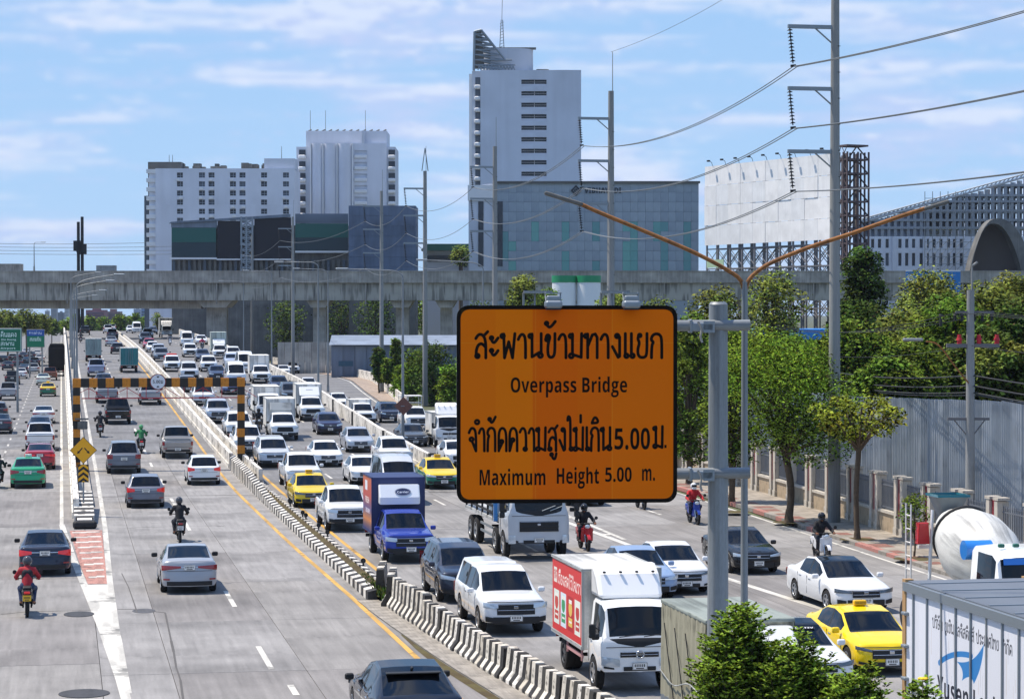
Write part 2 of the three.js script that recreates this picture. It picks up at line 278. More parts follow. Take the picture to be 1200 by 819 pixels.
{ // planted median with striped kerbs, then the median walls of the ramp
  const m = thing('striped_median_kerb', 'low planted median edged by black and white striped kerb stones', 'median');
  const xl = T([[73, 9.55], [87, 9.5], [123, 9.5], [140, 9.5]]), xr = T([[76, 10.3], [100, 10.2], [123, 10.15]]);
  for (let i = 0, s = 74; s < 136; s += .56, i++) { const h = s < 105 ? .34 : lerp(.34, .82, smooth(105, 128, s)), e = s + .53, t = .15, sk = s < 96 ? 0 : .0; mesh('kerb_stone', hexa([[xl(s) - t, -s, flyH(s) - .05, flyH(s) + h * .8], [xl(s) + t, -s, flyH(s) - .05, flyH(s) + h], [xl(e) + t, -e, flyH(e) - .05, flyH(e) + h], [xl(e) - t, -e, flyH(e) - .05, flyH(e) + h * .8]]), i % 2 ? M.barrier : M.black, m); }
  for (let i = 0, s = 76.5; s < 124; s += .56, i++) { const e = s + .53; mesh('kerb_stone', hexa([[xr(s) - .1, -s, -.05, .22], [xr(s) + .1, -s, -.05, .2], [xr(e) + .1, -e, -.05, .2], [xr(e) - .1, -e, -.05, .22]]), i % 2 ? M.barrier : M.black, m); }
  mesh('soil', ribbonGeo((s) => xl(s) + .12, (s) => xr(s) - .08, 73.6, 126, flatH, .16, 4), M.dirt, m);
  const b = thing('median_wall', 'pale concrete median wall climbing along middle of ramp', 'wall');
  wallRun(b, 'wall_segment', K(9.5), 136.5, 520, 5, .32, (s) => flyH(s) - .1, (s) => flyH(s) + .85, [M.barrier]);
  wallRun(b, 'wall_segment', K(10.2), 124.5, 520, 5, .3, (s) => flyH(s) - .1, (s) => flyH(s) + .8, [M.barrier]);
  mesh('infill', ribbonGeo(K(9.6), K(10.1), 126, 520, flyH, .45), M.wallConc, b);
  // round black reflector posts on the median edge
  setSeed(5); const posts = [[364, 615], [405, 648], [331, 592], [342, 595], [348, 607], [317, 580], [277, 539], [243, 510], [218, 474]];
  posts.forEach(([px, py]) => { const p = hit(px, py + 6, flyH, .5); const t = thing('reflector_post', 'short black reflector stud on median kerb', 'reflector post', 'black studs on median', new THREE.Vector3(px > 340 ? table([[76, 10.3], [100, 10.2], [123, 10.15]], -p.z) : 10.2, flyH(-p.z) + (-p.z > 124 ? .8 : .2), p.z)); mesh('stem', cyl(.035, .03, .16, 0, 0, 0, 8), M.dark, t); const r = cyl(.09, .09, .05, 0, 0, 0, 14); r.rotateX(Math.PI / 2); r.translate(0, .2, -.02); mesh('disc', r, M.dark, t); });
}
{ // right wall between ramp lanes and the frontage lane
  const w = thing('white_lane_wall', 'bright white concrete wall between ramp traffic and curving frontage lane', 'wall');
  const xf = T([[131, 20.5], [157, 20.55], [165, 20.8], [180, 21.1], [198, 21.6], [225, 21.95], [900, 22]]);
  wallRun(w, 'wall_segment', xf, 132, 520, 4, .34, (s) => -.05, (s) => flyH(s) + .98 - .1 * smooth(150, 132, s), [M.barrier]);
  for (const s of [132.4, 152.4, 172.4, 188.4]) for (const k of [0, .35]) mesh('black_mark', hexa([[xf(s) - .2, -s - k, flyH(s), flyH(s) + .99], [xf(s) + .2, -s - k, flyH(s), flyH(s) + .99], [xf(s) + .2, -s - k - .16, flyH(s), flyH(s) + .99], [xf(s) - .2, -s - k - .16, flyH(s), flyH(s) + .99]]), M.black, w);
  const c = thing('curved_white_wall', 'cream concrete wall following outside of frontage lane curve', 'wall');
  const xo = T([[205, 31.2], [227, 32.2], [270, 36.4], [310, 40], [330, 40.4], [350, 39.2], [380, 37], [420, 36.6]]);
  wallRun(c, 'wall_segment', xo, 222, 420, 5, .3, K(-.05), (s) => 1.15, [M.barrier]);
  const v = structure('sloped_verge', 'bare pinkish concrete verge inside curved wall');
  mesh('verge_surface', ribbonGeo(T([[205, 30.5], [227, 30.6], [270, 34], [310, 37.4], [330, 38], [350, 37], [380, 36.4]]), (s) => xo(s) - .1, 205, 420, flatH, .06), std({ map: rep(texWall, .2), color: 0xd7c4b4, roughness: 1 }), v);
}
{ // loose striped jersey blocks in the near median
  const prof = (h) => [[-.3, 0], [.3, 0], [.3, .12], [.15, .36], [.11, h], [-.11, h], [-.15, .36], [-.3, .12]];
  const g1 = boxUV(extr(prof(.92), .3, .015)), g2 = boxUV(extr(prof(.95), .3, .015)); const tones = [0xf8f8f7, 0xe6e4df, 0xf1efe9, 0xd8d4cc].map((c, i) => { const t = rep(texDirty, .5); t.offset.set(i * .23, i * .41); return std({ map: t, color: c, roughness: .85 }); }), darks = [0x37373a, 0x454442, 0x2f2f31].map((c, i) => { const t = rep(texDirty, .6); t.offset.set(i * .37, i * .19); return std({ map: t, color: c, roughness: .85 }); });
  const xj = T([[25, 13.3], [54, 11.05], [61, 10.55], [68, 10.2], [73, 10.0], [77, 10.0]]);
  setSeed(11); let s = 28;
  for (let i = 0; s < 75.5; i++) {
    const loose = s > 70, len = 2.4, sc = s + len / 2, dx = xj(s) - xj(s + len);
    const t = thing('jersey_block', i < 8 ? 'black and white striped jersey block in straight row beside wet channel' : loose ? 'crooked black and white striped jersey block by grassy median end' : 'black and white striped jersey block in tilted row near median end', 'barrier', i < 8 ? 'row of striped jersey blocks' : loose ? 'crooked jersey blocks' : 'tilted jersey blocks', new THREE.Vector3(xj(sc) + (loose ? rr(-.12, .12) : rr(-.03, .03)), 0, -sc), Math.atan2(-dx, -len) + Math.PI + (loose ? rr(-.22, .22) : rr(-.03, .03)));
    const hs = rr(.8, .9) * (s > 66 ? 1.15 : 1);
    for (let k = 0; k < 8; k++) { const o = mesh(k % 2 ? 'black_section' : 'white_section', k % 3 ? g1 : g2, k % 2 ? darks[Math.floor(rnd() * 3)] : tones[Math.floor(rnd() * 4)], t); o.position.z = -1.05 + k * .3; o.scale.y = hs; }
    t.rotation.z = rr(-.035, .035); t.rotation.x = rr(-.012, .012);
    s += len + rr(.03, .08);
  }
  // concrete drain edge beside the blocks
  const e = structure('drain_edge', 'worn concrete channel edge beside striped blocks');
  mesh('edge_surface', ribbonGeo((s) => xj(s) - .95, (s) => xj(s) - .25, 26, 74, flatH, .03, 3), M.kerb, e);
  mesh('channel_dirt', ribbonGeo((s) => Math.max(9.3, xj(s) - 1.25), (s) => Math.max(9.35, xj(s) - .97), 26, 66, flatH, .007, 3), M.dirt, e);
}
const texSheet2 = noiseTex(512, (u, v) => { const x = .9 + .1 * (fbm(u * 24, v * 3, 4, 24) - .5) + .16 * (mottle(u, v, 4) - .5); return [x * .98, x, x * 1.02]; });
// ---------------------------------------------------------------- pavement, fence and sheet wall on the right
const kerbX = T([[40, 28.9], [79, 29.75], [104, 30.75], [114, 30.9], [126, 30.6], [230, 30.6]]), fenceX = T([[40, 32.4], [79, 32.6], [87, 32.75], [103, 33.6], [113, 34.2], [160, 34.6], [230, 34.6]]);
{
  const p = structure('right_pavement', 'broken pinkish paved footpath beside fence');
  mesh('paving', ribbonGeo((s) => kerbX(s) + .3, (s) => fenceX(s) + 3.6, 50, 205, flatH, .115, 4), std({ map: rep(texWall, .3), color: 0xcfc6ba, roughness: 1 }), p);
  setSeed(21);
  for (let s = 52; s < 150; s += 1) mesh('kerb_stone', hexa([[kerbX(s), -s, -.05, .125], [kerbX(s) + .28, -s, -.05, .13], [kerbX(s + .98) + .28, -s - .98, -.05, .13], [kerbX(s + .98), -s - .98, -.05, .125]]), rnd() < .4 ? M.kerbRed : M.kerb, p);
  const red = std({ map: rep(texWall, 1.1), color: 0xb9877a, roughness: 1 });
  for (let s = 54; s < 130; s += rr(1.5, 3)) { const w = rr(.4, .9), l = rr(.6, 1.4); mesh('paver_patch', ribbonGeo((q) => kerbX(q) + .32, (q) => kerbX(q) + .32 + w, s, s + l, flatH, .12, 2), red, p); }
  for (const [px, py] of [[1070, 655], [925, 612], [1005, 632], [862, 600]]) { const q = hit(px, py, flatH, .12), g = new THREE.CircleGeometry(.7, 14); g.rotateX(-Math.PI / 2); g.translate(q.x, .124, q.z); mesh('tree_pit', boxUV(g), M.dirt, p); }
}
{
  const f = thing('concrete_fence', 'weathered fence of paired concrete pillars, dark red strips and iron railings', 'fence');
  const stone = std({ map: rep(texGrime, .9), color: 0xb5a48c, roughness: 1 }), pil = std({ map: rep(texGrime, .5), color: 0xcdc8bf, roughness: .95 }), red = std({ map: rep(texGrime, .6), color: 0x8c2f3c, roughness: .8 }), iron = std({ color: 0x6b7078, roughness: .7, metalness: .3 });
  const cap = (x, s, w) => box(w + .12, .1, w + .12, x, 2.42, -s);
  for (let s = 62; s < 170; s += 3.5) {
    const x = (q) => fenceX(q);
    for (const d of [0, .8]) { const o = s + d; mesh('pillar', [boxUV(box(.42, 2.28, .3, x(o), 1.2, -o)), cap(x(o), o, .34), box(.48, .3, .38, x(o), .25, -o)], pil, f); }
    mesh('red_strip', boxUV(box(.1, 1.5, .48, x(s + .4) - .06, 1.62, -(s + .4))), red, f);
    const a = s + .97, e = s + 3.33;
    mesh('stone_panel', hexa([[x(a) - .1, -a, .1, .85], [x(a) + .1, -a, .1, .85], [x(e) + .1, -e, .1, .85], [x(e) - .1, -e, .1, .85]]), stone, f);
    mesh('coping', hexa([[x(a) - .17, -a, .86, .97], [x(a) + .17, -a, .86, .97], [x(e) + .17, -e, .86, .97], [x(e) - .17, -e, .86, .97]]), pil, f);
    const gs = []; for (let k = 0; k <= 14; k++) { const q = lerp(a + .05, e - .05, k / 14); gs.push(box(.03, 1.15, .03, x(q), 1.55, -q)); gs.push(cyl(.03, .001, .1, x(q), 2.12, -q, 4)); }
    for (const y of [1.05, 1.95]) gs.push(hexa([[x(a) - .02, -a, y, y + .05], [x(a) + .02, -a, y, y + .05], [x(e) + .02, -e, y, y + .05], [x(e) - .02, -e, y, y + .05]]));
    mesh('railing', gs, iron, f);
  }
  const w = thing('corrugated_sheet_wall', 'tall grey corrugated metal hoarding behind concrete fence', 'hoarding');
  const prof = []; const pit = .1; for (let i = 0; i <= 5; i++) { const z = i * .2; prof.push([z, 0]); if (i < 5) prof.push([z + .1, 0], [z + .13, .055], [z + .17, .055]); }
  const mk = (h) => { const pos = [], uv = [], idx = []; prof.forEach(([z, x], i) => { pos.push(x, 0, z, x, h, z); uv.push(z * .3, 0, z * .3, h * .3); if (i) { const k = 2 * i; idx.push(k - 2, k - 1, k, k - 1, k + 1, k); } }); const g = new THREE.BufferGeometry(); g.setAttribute('position', new THREE.Float32BufferAttribute(pos, 3)); g.setAttribute('uv', new THREE.Float32BufferAttribute(uv, 2)); g.setIndex(idx); return toCreasedNormals(g, .3); };
  setSeed(31); const hs = [mk(5.5), mk(5.48), mk(5.53)], ms = [0xbcc1c5, 0xb2b8bd, 0xc4c8cb, 0xa9afb4].map((c, i) => { const t = rep(texSheet2, 1, 1); t.offset.set(i * .27, i * .4); return std({ map: t, color: c, roughness: .55, metalness: .1, side: THREE.DoubleSide }); });
  for (let s = 58; s < 172; s += 1) { const o = mesh('sheet', hs[Math.floor(rnd() * 3)], ms[Math.floor(rnd() * 4)], w); o.position.set(fenceX(s) + 2.6 + rr(-.02, .02), .1, -s); o.rotation.y = Math.PI + rr(-.02, .02); o.scale.y = table([[70, 1.08], [105, .91], [140, .84]], s); }
  mesh('rail', [hexa([[fenceX(58) + 2.7, -58, 4.2, 4.3], [fenceX(58) + 2.8, -58, 4.2, 4.3], [fenceX(172) + 2.8, -172, 4.2, 4.3], [fenceX(172) + 2.7, -172, 4.2, 4.3]])], M.steel, w);
}
// ---------------------------------------------------------------- elevated expressway across the view
const facing = (name, label, category, depth, group) => thing(name, label, category, group, new THREE.Vector3(fwd.x, 0, fwd.z).normalize().multiplyScalar(depth), -YAW);
const LX = (px, d) => (px - 600) * d / FOCAL, LY = (py, d) => EYE + (366 - py) * d / FOCAL;
{
  const D = 400, g = facing('elevated_expressway', 'grey concrete elevated expressway crossing above all the lanes', 'bridge', D);
  const y0 = LY(352, D), y1 = LY(331.5, D), y2 = LY(318.5, D);
  const texStain = noiseTex(512, (u, v) => { const l = fbm(u * 40, v * 2, 4, 40), m = mottle(u, v, 5), d = smooth(.5, .8, fbm(u * 90 + 5, v * 3, 3, 90)) * smooth(.3, .6, m); const x = .8 - .2 * smooth(.45, .7, l) - .25 * d + .2 * (m - .5); return [x, x * .985, x * .95]; });
  const gird = std({ map: rep(texStain, .04, .1), color: 0xc4c4c0, roughness: .92 });
  for (let x = -150, i = 0; x < 150; x += 25, i++) {
    mesh('girder_span', [boxUV(box(24.95, y1 - y0, 2.4, x + 12.5, (y0 + y1) / 2, -1.2)), boxUV(box(24.95, y1 - y0, 2.4, x + 12.5, (y0 + y1) / 2, -10)), boxUV(box(24.95, .4, 11, x + 12.5, y1 - .25, -5.6))], gird, g);
    mesh('parapet', boxUV(box(24.96, y2 - y1, .35, x + 12.5, (y1 + y2) / 2 + .02, .35)), M.wallConc, g);
    mesh('parapet', boxUV(box(24.96, y2 - y1, .35, x + 12.5, (y1 + y2) / 2 + .02, -11.8)), M.wallConc, g);
    mesh('drain_pipe', [cyl(.12, .12, y1 - y0 + 1.4, x + .5, y0 - .6, .12, 6)], M.wallConc, g);
    mesh('deck', boxUV(box(24.96, .3, 11.8, x + 12.5, y1 + .1, -5.7)), M.wallConc, g);
    mesh('parapet_coping', boxUV(box(24.96, .18, .55, x + 12.5, y2 + .08, .35)), M.wallConc, g);
  }
  const cb = (px0, px1, py) => mesh('cross_beam', boxUV(box(LX(px1, D) - LX(px0, D), y0 - LY(py, D) - .01, 5, LX((px0 + px1) / 2, D), (y0 + LY(py, D)) / 2 - .02, -6)), M.wallConc, g);
  cb(-40, 232, 361.5);
  for (const [px, w] of [[-30, 3], [250, 3.4], [372, 2.2], [470, 2.2], [522, 2], [690, 2.4], [880, 2.4], [1080, 2.4]]) {
    mesh('pier', boxUV(box(w, y0 - 1.2, 2.4, LX(px, D), (y0 - 1.2) / 2, -5)), M.wallConc, g);
    mesh('pier_cap', boxUV(extr([[-w * .55, 0], [w * .55, 0], [w * .9, 1.2], [-w * .9, 1.2]], 9).translate(LX(px, D), y0 - 1.21, -5.6)), M.wallConc, g);
  }
  mesh('cabinet', box(3.2, 1.1, 1.5, LX(122, D), y2 + .55, -2), M.galv, g); mesh('raised_section', boxUV(box(LX(21, D) - LX(-40, D), LY(310, D) - y2, 3, LX(-10, D), (LY(310, D) + y2) / 2 + .17, -3)), M.wallConc, g);
}
// ---------------------------------------------------------------- buildings beyond the expressway
const texPale = noiseTex(256, (u, v) => { const x = .93 + .1 * (mottle(u, v, 6) - .5) + .05 * (fbm(u * 32, v * 2, 3, 32) - .5); return [x, x, x]; });
M.paleWall = std({ map: rep(texPale, .03), color: 0xe4e8f2, roughness: .9 });
M.paleWall2 = std({ map: rep(texPale, .03), color: 0xd9dfea, roughness: .9 });
M.greyClad = std({ map: rep(texSheet, .05), color: 0x8f9cae, roughness: .6 });
M.winDark = std({ color: 0x2a323d, roughness: .25 });
M.winMid = std({ color: 0x47525f, roughness: .3 });
M.slabWhite = std({ color: 0xdedfe0, roughness: .85 });
function facade(g, name, x0, x1, y0, y1, zf, depth, holes, mat, winMats = [M.winDark, M.winMid], wname = 'window', extra) {
  const s = new THREE.Shape([[x0, y0], [x1, y0], [x1, y1], [x0, y1]].map((p) => new THREE.Vector2(...p)));
  for (const [a, b, c, d] of holes) s.holes.push(new THREE.Path([[a, c], [a, d], [b, d], [b, c]].map((p) => new THREE.Vector2(...p))));
  const e = new THREE.ExtrudeGeometry(s, { depth, bevelEnabled: false }); e.translate(0, 0, zf - depth); mesh(name, boxUV(e), mat, g);
  holes.forEach(([a, b, c, d], i) => { const w = mesh(wname, box(b - a + .02, d - c + .02, .06, (a + b) / 2, (c + d) / 2, zf - depth + .1), winMats[(i * 7 + (i >> 2)) % winMats.length], g); if (extra) extra(w, a, b, c, d); });
}
{ // long hotel block
  const D = 540, g = facing('hotel_block', 'long pale blue-white hotel block with paired square windows', 'building', D), X = (p) => LX(p, D), Y = (p) => LY(p, D);
  const holes = []; for (const py of [205.3, 215.7, 226.4, 237, 247.7, 258.3, 269, 279.6, 290.2, 300.8]) for (const px of [210.7, 236.5, 247.7, 272.8, 284, 309.3, 335]) holes.push([X(px - 3.5), X(px + 3.5), Y(py + 3), Y(py - 3)]);
  const frame = std({ color: 0x9aa3ae, roughness: .5 });
  facade(g, 'front_wall', X(182), X(345), 0, Y(197.5), 0, .5, holes, M.paleWall, [M.winDark, M.winMid, M.winDark], 'window', (w, a, b, c, d) => mesh('mullion', [box(.08, d - c, .05, (a + b) / 2 + .1, (c + d) / 2, -.33), box(b - a, .08, .05, (a + b) / 2, c + .5, -.33)], frame, w));
  setSeed(9); for (const [a, , c] of holes) if (rnd() < .45) mesh('air_conditioner', box(.8, .55, .4, a + rr(.2, 1), c - .45, .2), M.slabWhite, g);
  mesh('block_body', boxUV(box(X(345) - X(174), Y(198.5), 14, X(259.5), Y(198.5) / 2, -7.6)), M.paleWall, g);
  for (let i = 0; i < 12; i++) { const y = Y(199 + i * 10.65); mesh('balcony_slab', box(X(182) - X(171), .9, 10, X(176.6), y - .3, -5.2), M.slabWhite, g); mesh('balcony_window', box(.5, 1.0, 8, X(173.8), y - 1.3, -5.2), M.winDark, g); }
  mesh('stair_tower', boxUV(box(X(345) - X(309), Y(185.5) - Y(198), 8, X(327), (Y(185.5) + Y(198)) / 2, -5)), M.paleWall2, g);
  mesh('far_wing', box(2.3, Y(228), 8, X(170), Y(228) / 2, -10), M.winMid, g);
  setSeed(3); const clutter = []; for (let i = 0; i < 22; i++) { const w = rr(.8, 3), h = rr(.4, 1.6); clutter.push(box(w, h, 2, X(rr(186, 342)), Y(197.5) + h / 2, -rr(2, 6))); } clutter.push(box(X(212) - X(173), 2.1, 6, X(192), Y(195), -4)); for (const px of [196, 200, 328.5]) clutter.push(cyl(.08, .05, px > 300 ? 3 : 2.4, X(px), Y(px > 300 ? 186 : 193), -3, 5)); mesh('roof_clutter', clutter, M.wallDark, g);
}
{ // tower with convex bays
  const D = 560, g = facing('bayed_tower', 'pale apartment tower with rounded vertical bays and stacked balconies', 'building', D), X = (p) => LX(p, D), Y = (p) => LY(p, D);
  mesh('core', boxUV(box(X(463) - X(347), Y(172), 16, X(405), Y(172) / 2, -8.7)), M.paleWall2, g);
  mesh('upper_block', [boxUV(box(X(453) - X(358), Y(153) - Y(172), 13, X(405.5), (Y(153) + Y(172)) / 2, -8)), box(X(427) - X(424), Y(153) - Y(172), 1.2, X(425.5), (Y(153) + Y(172)) / 2, -1)], M.paleWall, g);
  for (const [a, b] of [[364, 378.5], [378.5, 395], [395, 413]]) { const c = new THREE.CylinderGeometry((X(b) - X(a)) / 2 - .06, (X(b) - X(a)) / 2 - .06, Y(168.5), 20, 1, false, -Math.PI / 2, Math.PI); c.scale(1, 1, .8); c.translate(X((a + b) / 2), Y(168.5) / 2, -.72); mesh('rounded_bay', boxUV(c), M.paleWall, g); }
  for (const p of [364, 378.5, 395, 413]) mesh('white_fin', box(.28, Y(168), 1.1, X(p), Y(168) / 2, -.2), M.slabWhite, g);
  const holes = []; for (let i = 0; i < 10; i++) holes.push([X(415), X(430), Y(180.5 + i * 13.6 + 4), Y(180.5 + i * 13.6 - 4.2)]);
  facade(g, 'front_wall', X(413.2), X(453), 0, Y(168), -.3, 1.2, holes, M.paleWall, [M.winDark, M.winMid], 'balcony_opening', (w, a, b, c, d) => { mesh('balcony_front', rbox(b - a, .85, .7, (a + b) / 2, c + .2, -.3, .2, 2), M.slabWhite, w); mesh('door_frame', box(.1, d - c, .05, (a + b) / 2, (c + d) / 2, -1.3), M.slabWhite, w); });
  for (const px of [354, 459]) for (let i = 0; i < 10; i++) { const y = Y(181 + i * 13.6); const b = mesh('balcony', rbox(1.7, .85, 1.6, X(px), y - .6, .1, .3, 2), M.slabWhite, g); mesh('balcony_glass', box(1.5, 1.3, .3, X(px), y + .45, -.6), M.winDark, b); }
  const rf = []; for (let i = 0; i < 12; i++) rf.push(bar([X(360 + i * 8), Y(153), -3], [X(364 + i * 8), Y(151), -3], .18)); for (const px of [362, 427, 380]) rf.push(cyl(.06, .05, 5, X(px), Y(153), -4, 5)); mesh('roof_railing', rf, M.wallDark, g);
}
{ // tall tower
  const D = 520, g = facing('tall_white_tower', 'tall pale tower with a column of wide balconies and steel sail on roof', 'building', D), X = (p) => LX(p, D), Y = (p) => LY(p, D);
  const holes = []; for (let i = 0; i < 14; i++) { const y = 97.7 + i * 13.45; holes.push([X(611), X(640.5), Y(y + 4), Y(y - 4)]); }
  facade(g, 'front_wall', X(563), X(681), 0, Y(82.5), 0, 1.3, holes, M.paleWall2, [M.winDark], 'balcony_opening', (w, a, b, c, d) => { mesh('railing', box(b - a, .55, .12, (a + b) / 2, c + .28, -.25), M.paleWall, w); mesh('mullion', [box(.12, d - c, .1, (a + b) / 2 + .1, (c + d) / 2, -1), box(b - a, .08, .1, (a + b) / 2, c + 1.05, -1)], M.slabWhite, w); });
  mesh('core', boxUV(box(X(680.6) - X(553), Y(83), 18, X(616.8), Y(83) / 2, -10.5)), M.paleWall2, g);
  mesh('side_pier', boxUV(box(X(556) - X(549.5), Y(86), 12, X(552.8), Y(86) / 2, -8)), M.slabWhite, g);
  for (let i = 0; i < 14; i++) { const y = Y(97 + i * 13.45); const b = mesh('corner_balcony', rbox(X(563.5) - X(556), .9, 2.4, X(559.6), y - .9, -1.4, .3, 2), M.slabWhite, g); mesh('balcony_shade_glass', box(X(562.8) - X(557), 1.9, .1, X(559.8), y + .3, -1.42), M.winMid, b); }  // dark window glass that also paints the shade behind each corner balcony
  const c = new THREE.CylinderGeometry(1, 1, Y(55.5) - Y(82.3), 32); c.scale((X(625) - X(563)) / 2, 1, 4); c.translate(X(594), (Y(55.5) + Y(82.3)) / 2, -6); mesh('roof_drum', c, M.paleWall2, g);
  const lat = []; const P = (px, py, z = -1) => [X(px), Y(py), z];
  for (const z of [-1, -3]) { lat.push(bar(P(555, 82, z), P(556, 37, z), .3), bar(P(556, 37, z), P(564, 35, z), .3), bar(P(564, 35, z), P(592, 70, z), .25), bar(P(558, 70, z), P(600, 70, z), .2)); for (let i = 0; i < 7; i++) { const y = 40 + i * 6, y2 = y + 6, xr = (q) => 564 + (q - 35) * .8; lat.push(bar(P(556, y, z), P(Math.min(xr(y), 592), y, z), .16), bar(P(556, y, z), P(Math.min(xr(y2), 592), y2, z), .14)); } }
  for (let i = 0; i < 12; i++) lat.push(bar(P(560 + i * 3.6, 82, -1), P(562 + i * 3.6, 76, -1), .14), bar(P(563.6 + i * 3.6, 82, -1), P(561.6 + i * 3.6, 76, -1), .14)); lat.push(bar(P(560, 76), P(604, 76), .18));
  mesh('steel_sail', lat, M.steel, g);
  const sail = extr([P(556, 80), P(556, 38), P(564, 36), P(568, 80)].map((p) => [p[0], p[1]]), .3); sail.translate(0, 0, -2); mesh('sail_panel', sail, M.wallDark, g);
  const mast = []; for (const dx of [-.5, .5]) mast.push(bar([X(588) + dx, Y(56), -6], [X(588) + dx * .3, Y(20), -6], .1)); for (let i = 0; i < 10; i++) mast.push(bar([X(588) - .45, Y(56 - i * 3.5), -6], [X(588) + .45, Y(54 - i * 3.5), -6], .06)); mast.push(bar([X(588), Y(20), -6], [X(588.6), Y(-8), -6], .07)); mesh('antenna_mast', mast, M.galv, g);
  const cl = []; for (let i = 0; i < 6; i++) cl.push(box(2.4, .4, 1.4, X(572 + i * 10), Y(54.5), -5)); cl.push(rbox(3, 1.2, 3, X(636), Y(82.5), -5, .4), rbox(3.4, .8, 3, X(660), Y(82.5), -5, .3)); mesh('roof_clutter', cl, M.wallDark, g);
}
{ // panel-clad building with sign
  const D = 460, g = facing('panel_clad_building', 'broad blue-grey panel-clad building with dark lettering VIBHAVADI', 'building', D), X = (p) => LX(p, D), Y = (p) => LY(p, D);
  mesh('core', boxUV(box(X(819) - X(578), Y(214.6), 20, X(698.5), Y(214.6) / 2, -10.45)), std({ color: 0x7c8799, roughness: .8 }), g);
  setSeed(17); const ms = [0x9fadb8, 0x9ba9b5, 0xa3b1bc, 0x99a7b3].map((c) => std({ map: rep(texPale, .2), color: c, roughness: .6 })), glass = [0x5d9a98, 0x588f92, 0x64a29c].map((c) => std({ color: c, roughness: .15 }));
  const cols = 27, rows = 11, cw = (X(819) - X(578)) / cols, yb = Y(340), yt = Y(214), rh = (yt - yb) / rows, green = [599, 628, 667, 702, 739, 775, 804].map((p) => Math.floor((X(p) - X(578)) / cw));
  for (let j = 0; j < rows; j++) for (let i = 0; i < cols; i++) { const fromTop = rows - 1 - j, y = Y(214) - (fromTop + .5) * rh, isG = (green.includes(i) || (green.includes(i + 1) && i % 2)) && fromTop >= 4 && rnd() < .75; mesh(isG ? 'glass_panel' : 'panel', box(cw - .035, rh - .035, isG ? .1 : .2, X(578) + (i + .5) * cw, y, -.3 + rr(-.015, .015)), isG ? glass[i % 3] : ms[Math.floor(rnd() * 4)], g); }
  mesh('lower_storeys', box(X(819) - X(578), Y(340), .3, X(698.5), Y(340) / 2, -.35), ms[0], g);
  mesh('roof_edge', box(X(820.5) - X(577.5), .4, 1.4, X(699), Y(213.6), -.4), M.wallDark, g);
  const side = extr([[X(549), 0], [X(578), 0], [X(578), Y(214.5)], [X(549), Y(219)]], 14); side.translate(0, 0, -7.6); mesh('angled_corner', boxUV(side), M.paleWall2, g);
  mesh('corner_band', box(X(577.8) - X(548), 3, .5, X(563), Y(226), -.5), M.slabWhite, g); for (const px of [563.5, 586]) for (let i = 0; i < 5; i++) mesh('corner_window', box(1.0, 2.6, .2, X(px), Y(244 + i * 15), px > 578 ? -.12 : -.52), M.winDark, g);
  const dk = std({ color: 0x18222f, roughness: .5 });
  const lg = [], dm = (r0, r1) => { const s = new THREE.Shape([[0, r0], [r0, 0], [0, -r0], [-r0, 0]].map((p) => new THREE.Vector2(...p))); s.holes.push(new THREE.Path([[0, r1], [-r1, 0], [0, -r1], [r1, 0]].map((p) => new THREE.Vector2(...p)))); const e = new THREE.ExtrudeGeometry(s, { depth: .12, bevelEnabled: false }); e.translate(X(675), Y(223.3), -.15); return e; }; lg.push(dm(1.05, .62), dm(.42, .2)); mesh('sign_emblem', lg, dk, g);
  const font = await new (await import('three/addons/loaders/FontLoader.js')).FontLoader().loadAsync('fonts/droid/droid_sans_bold.typeface.json');
  const { TextGeometry } = await import('three/addons/geometries/TextGeometry.js');
  const t = new TextGeometry('VIBHAVADI', { font, size: 1.05, depth: .12, curveSegments: 4 }); t.computeBoundingBox(); t.scale((X(728) - X(685)) / t.boundingBox.max.x, 1, 1); t.translate(X(685), Y(226.3), -.15); mesh('sign_lettering', t, dk, g);
}
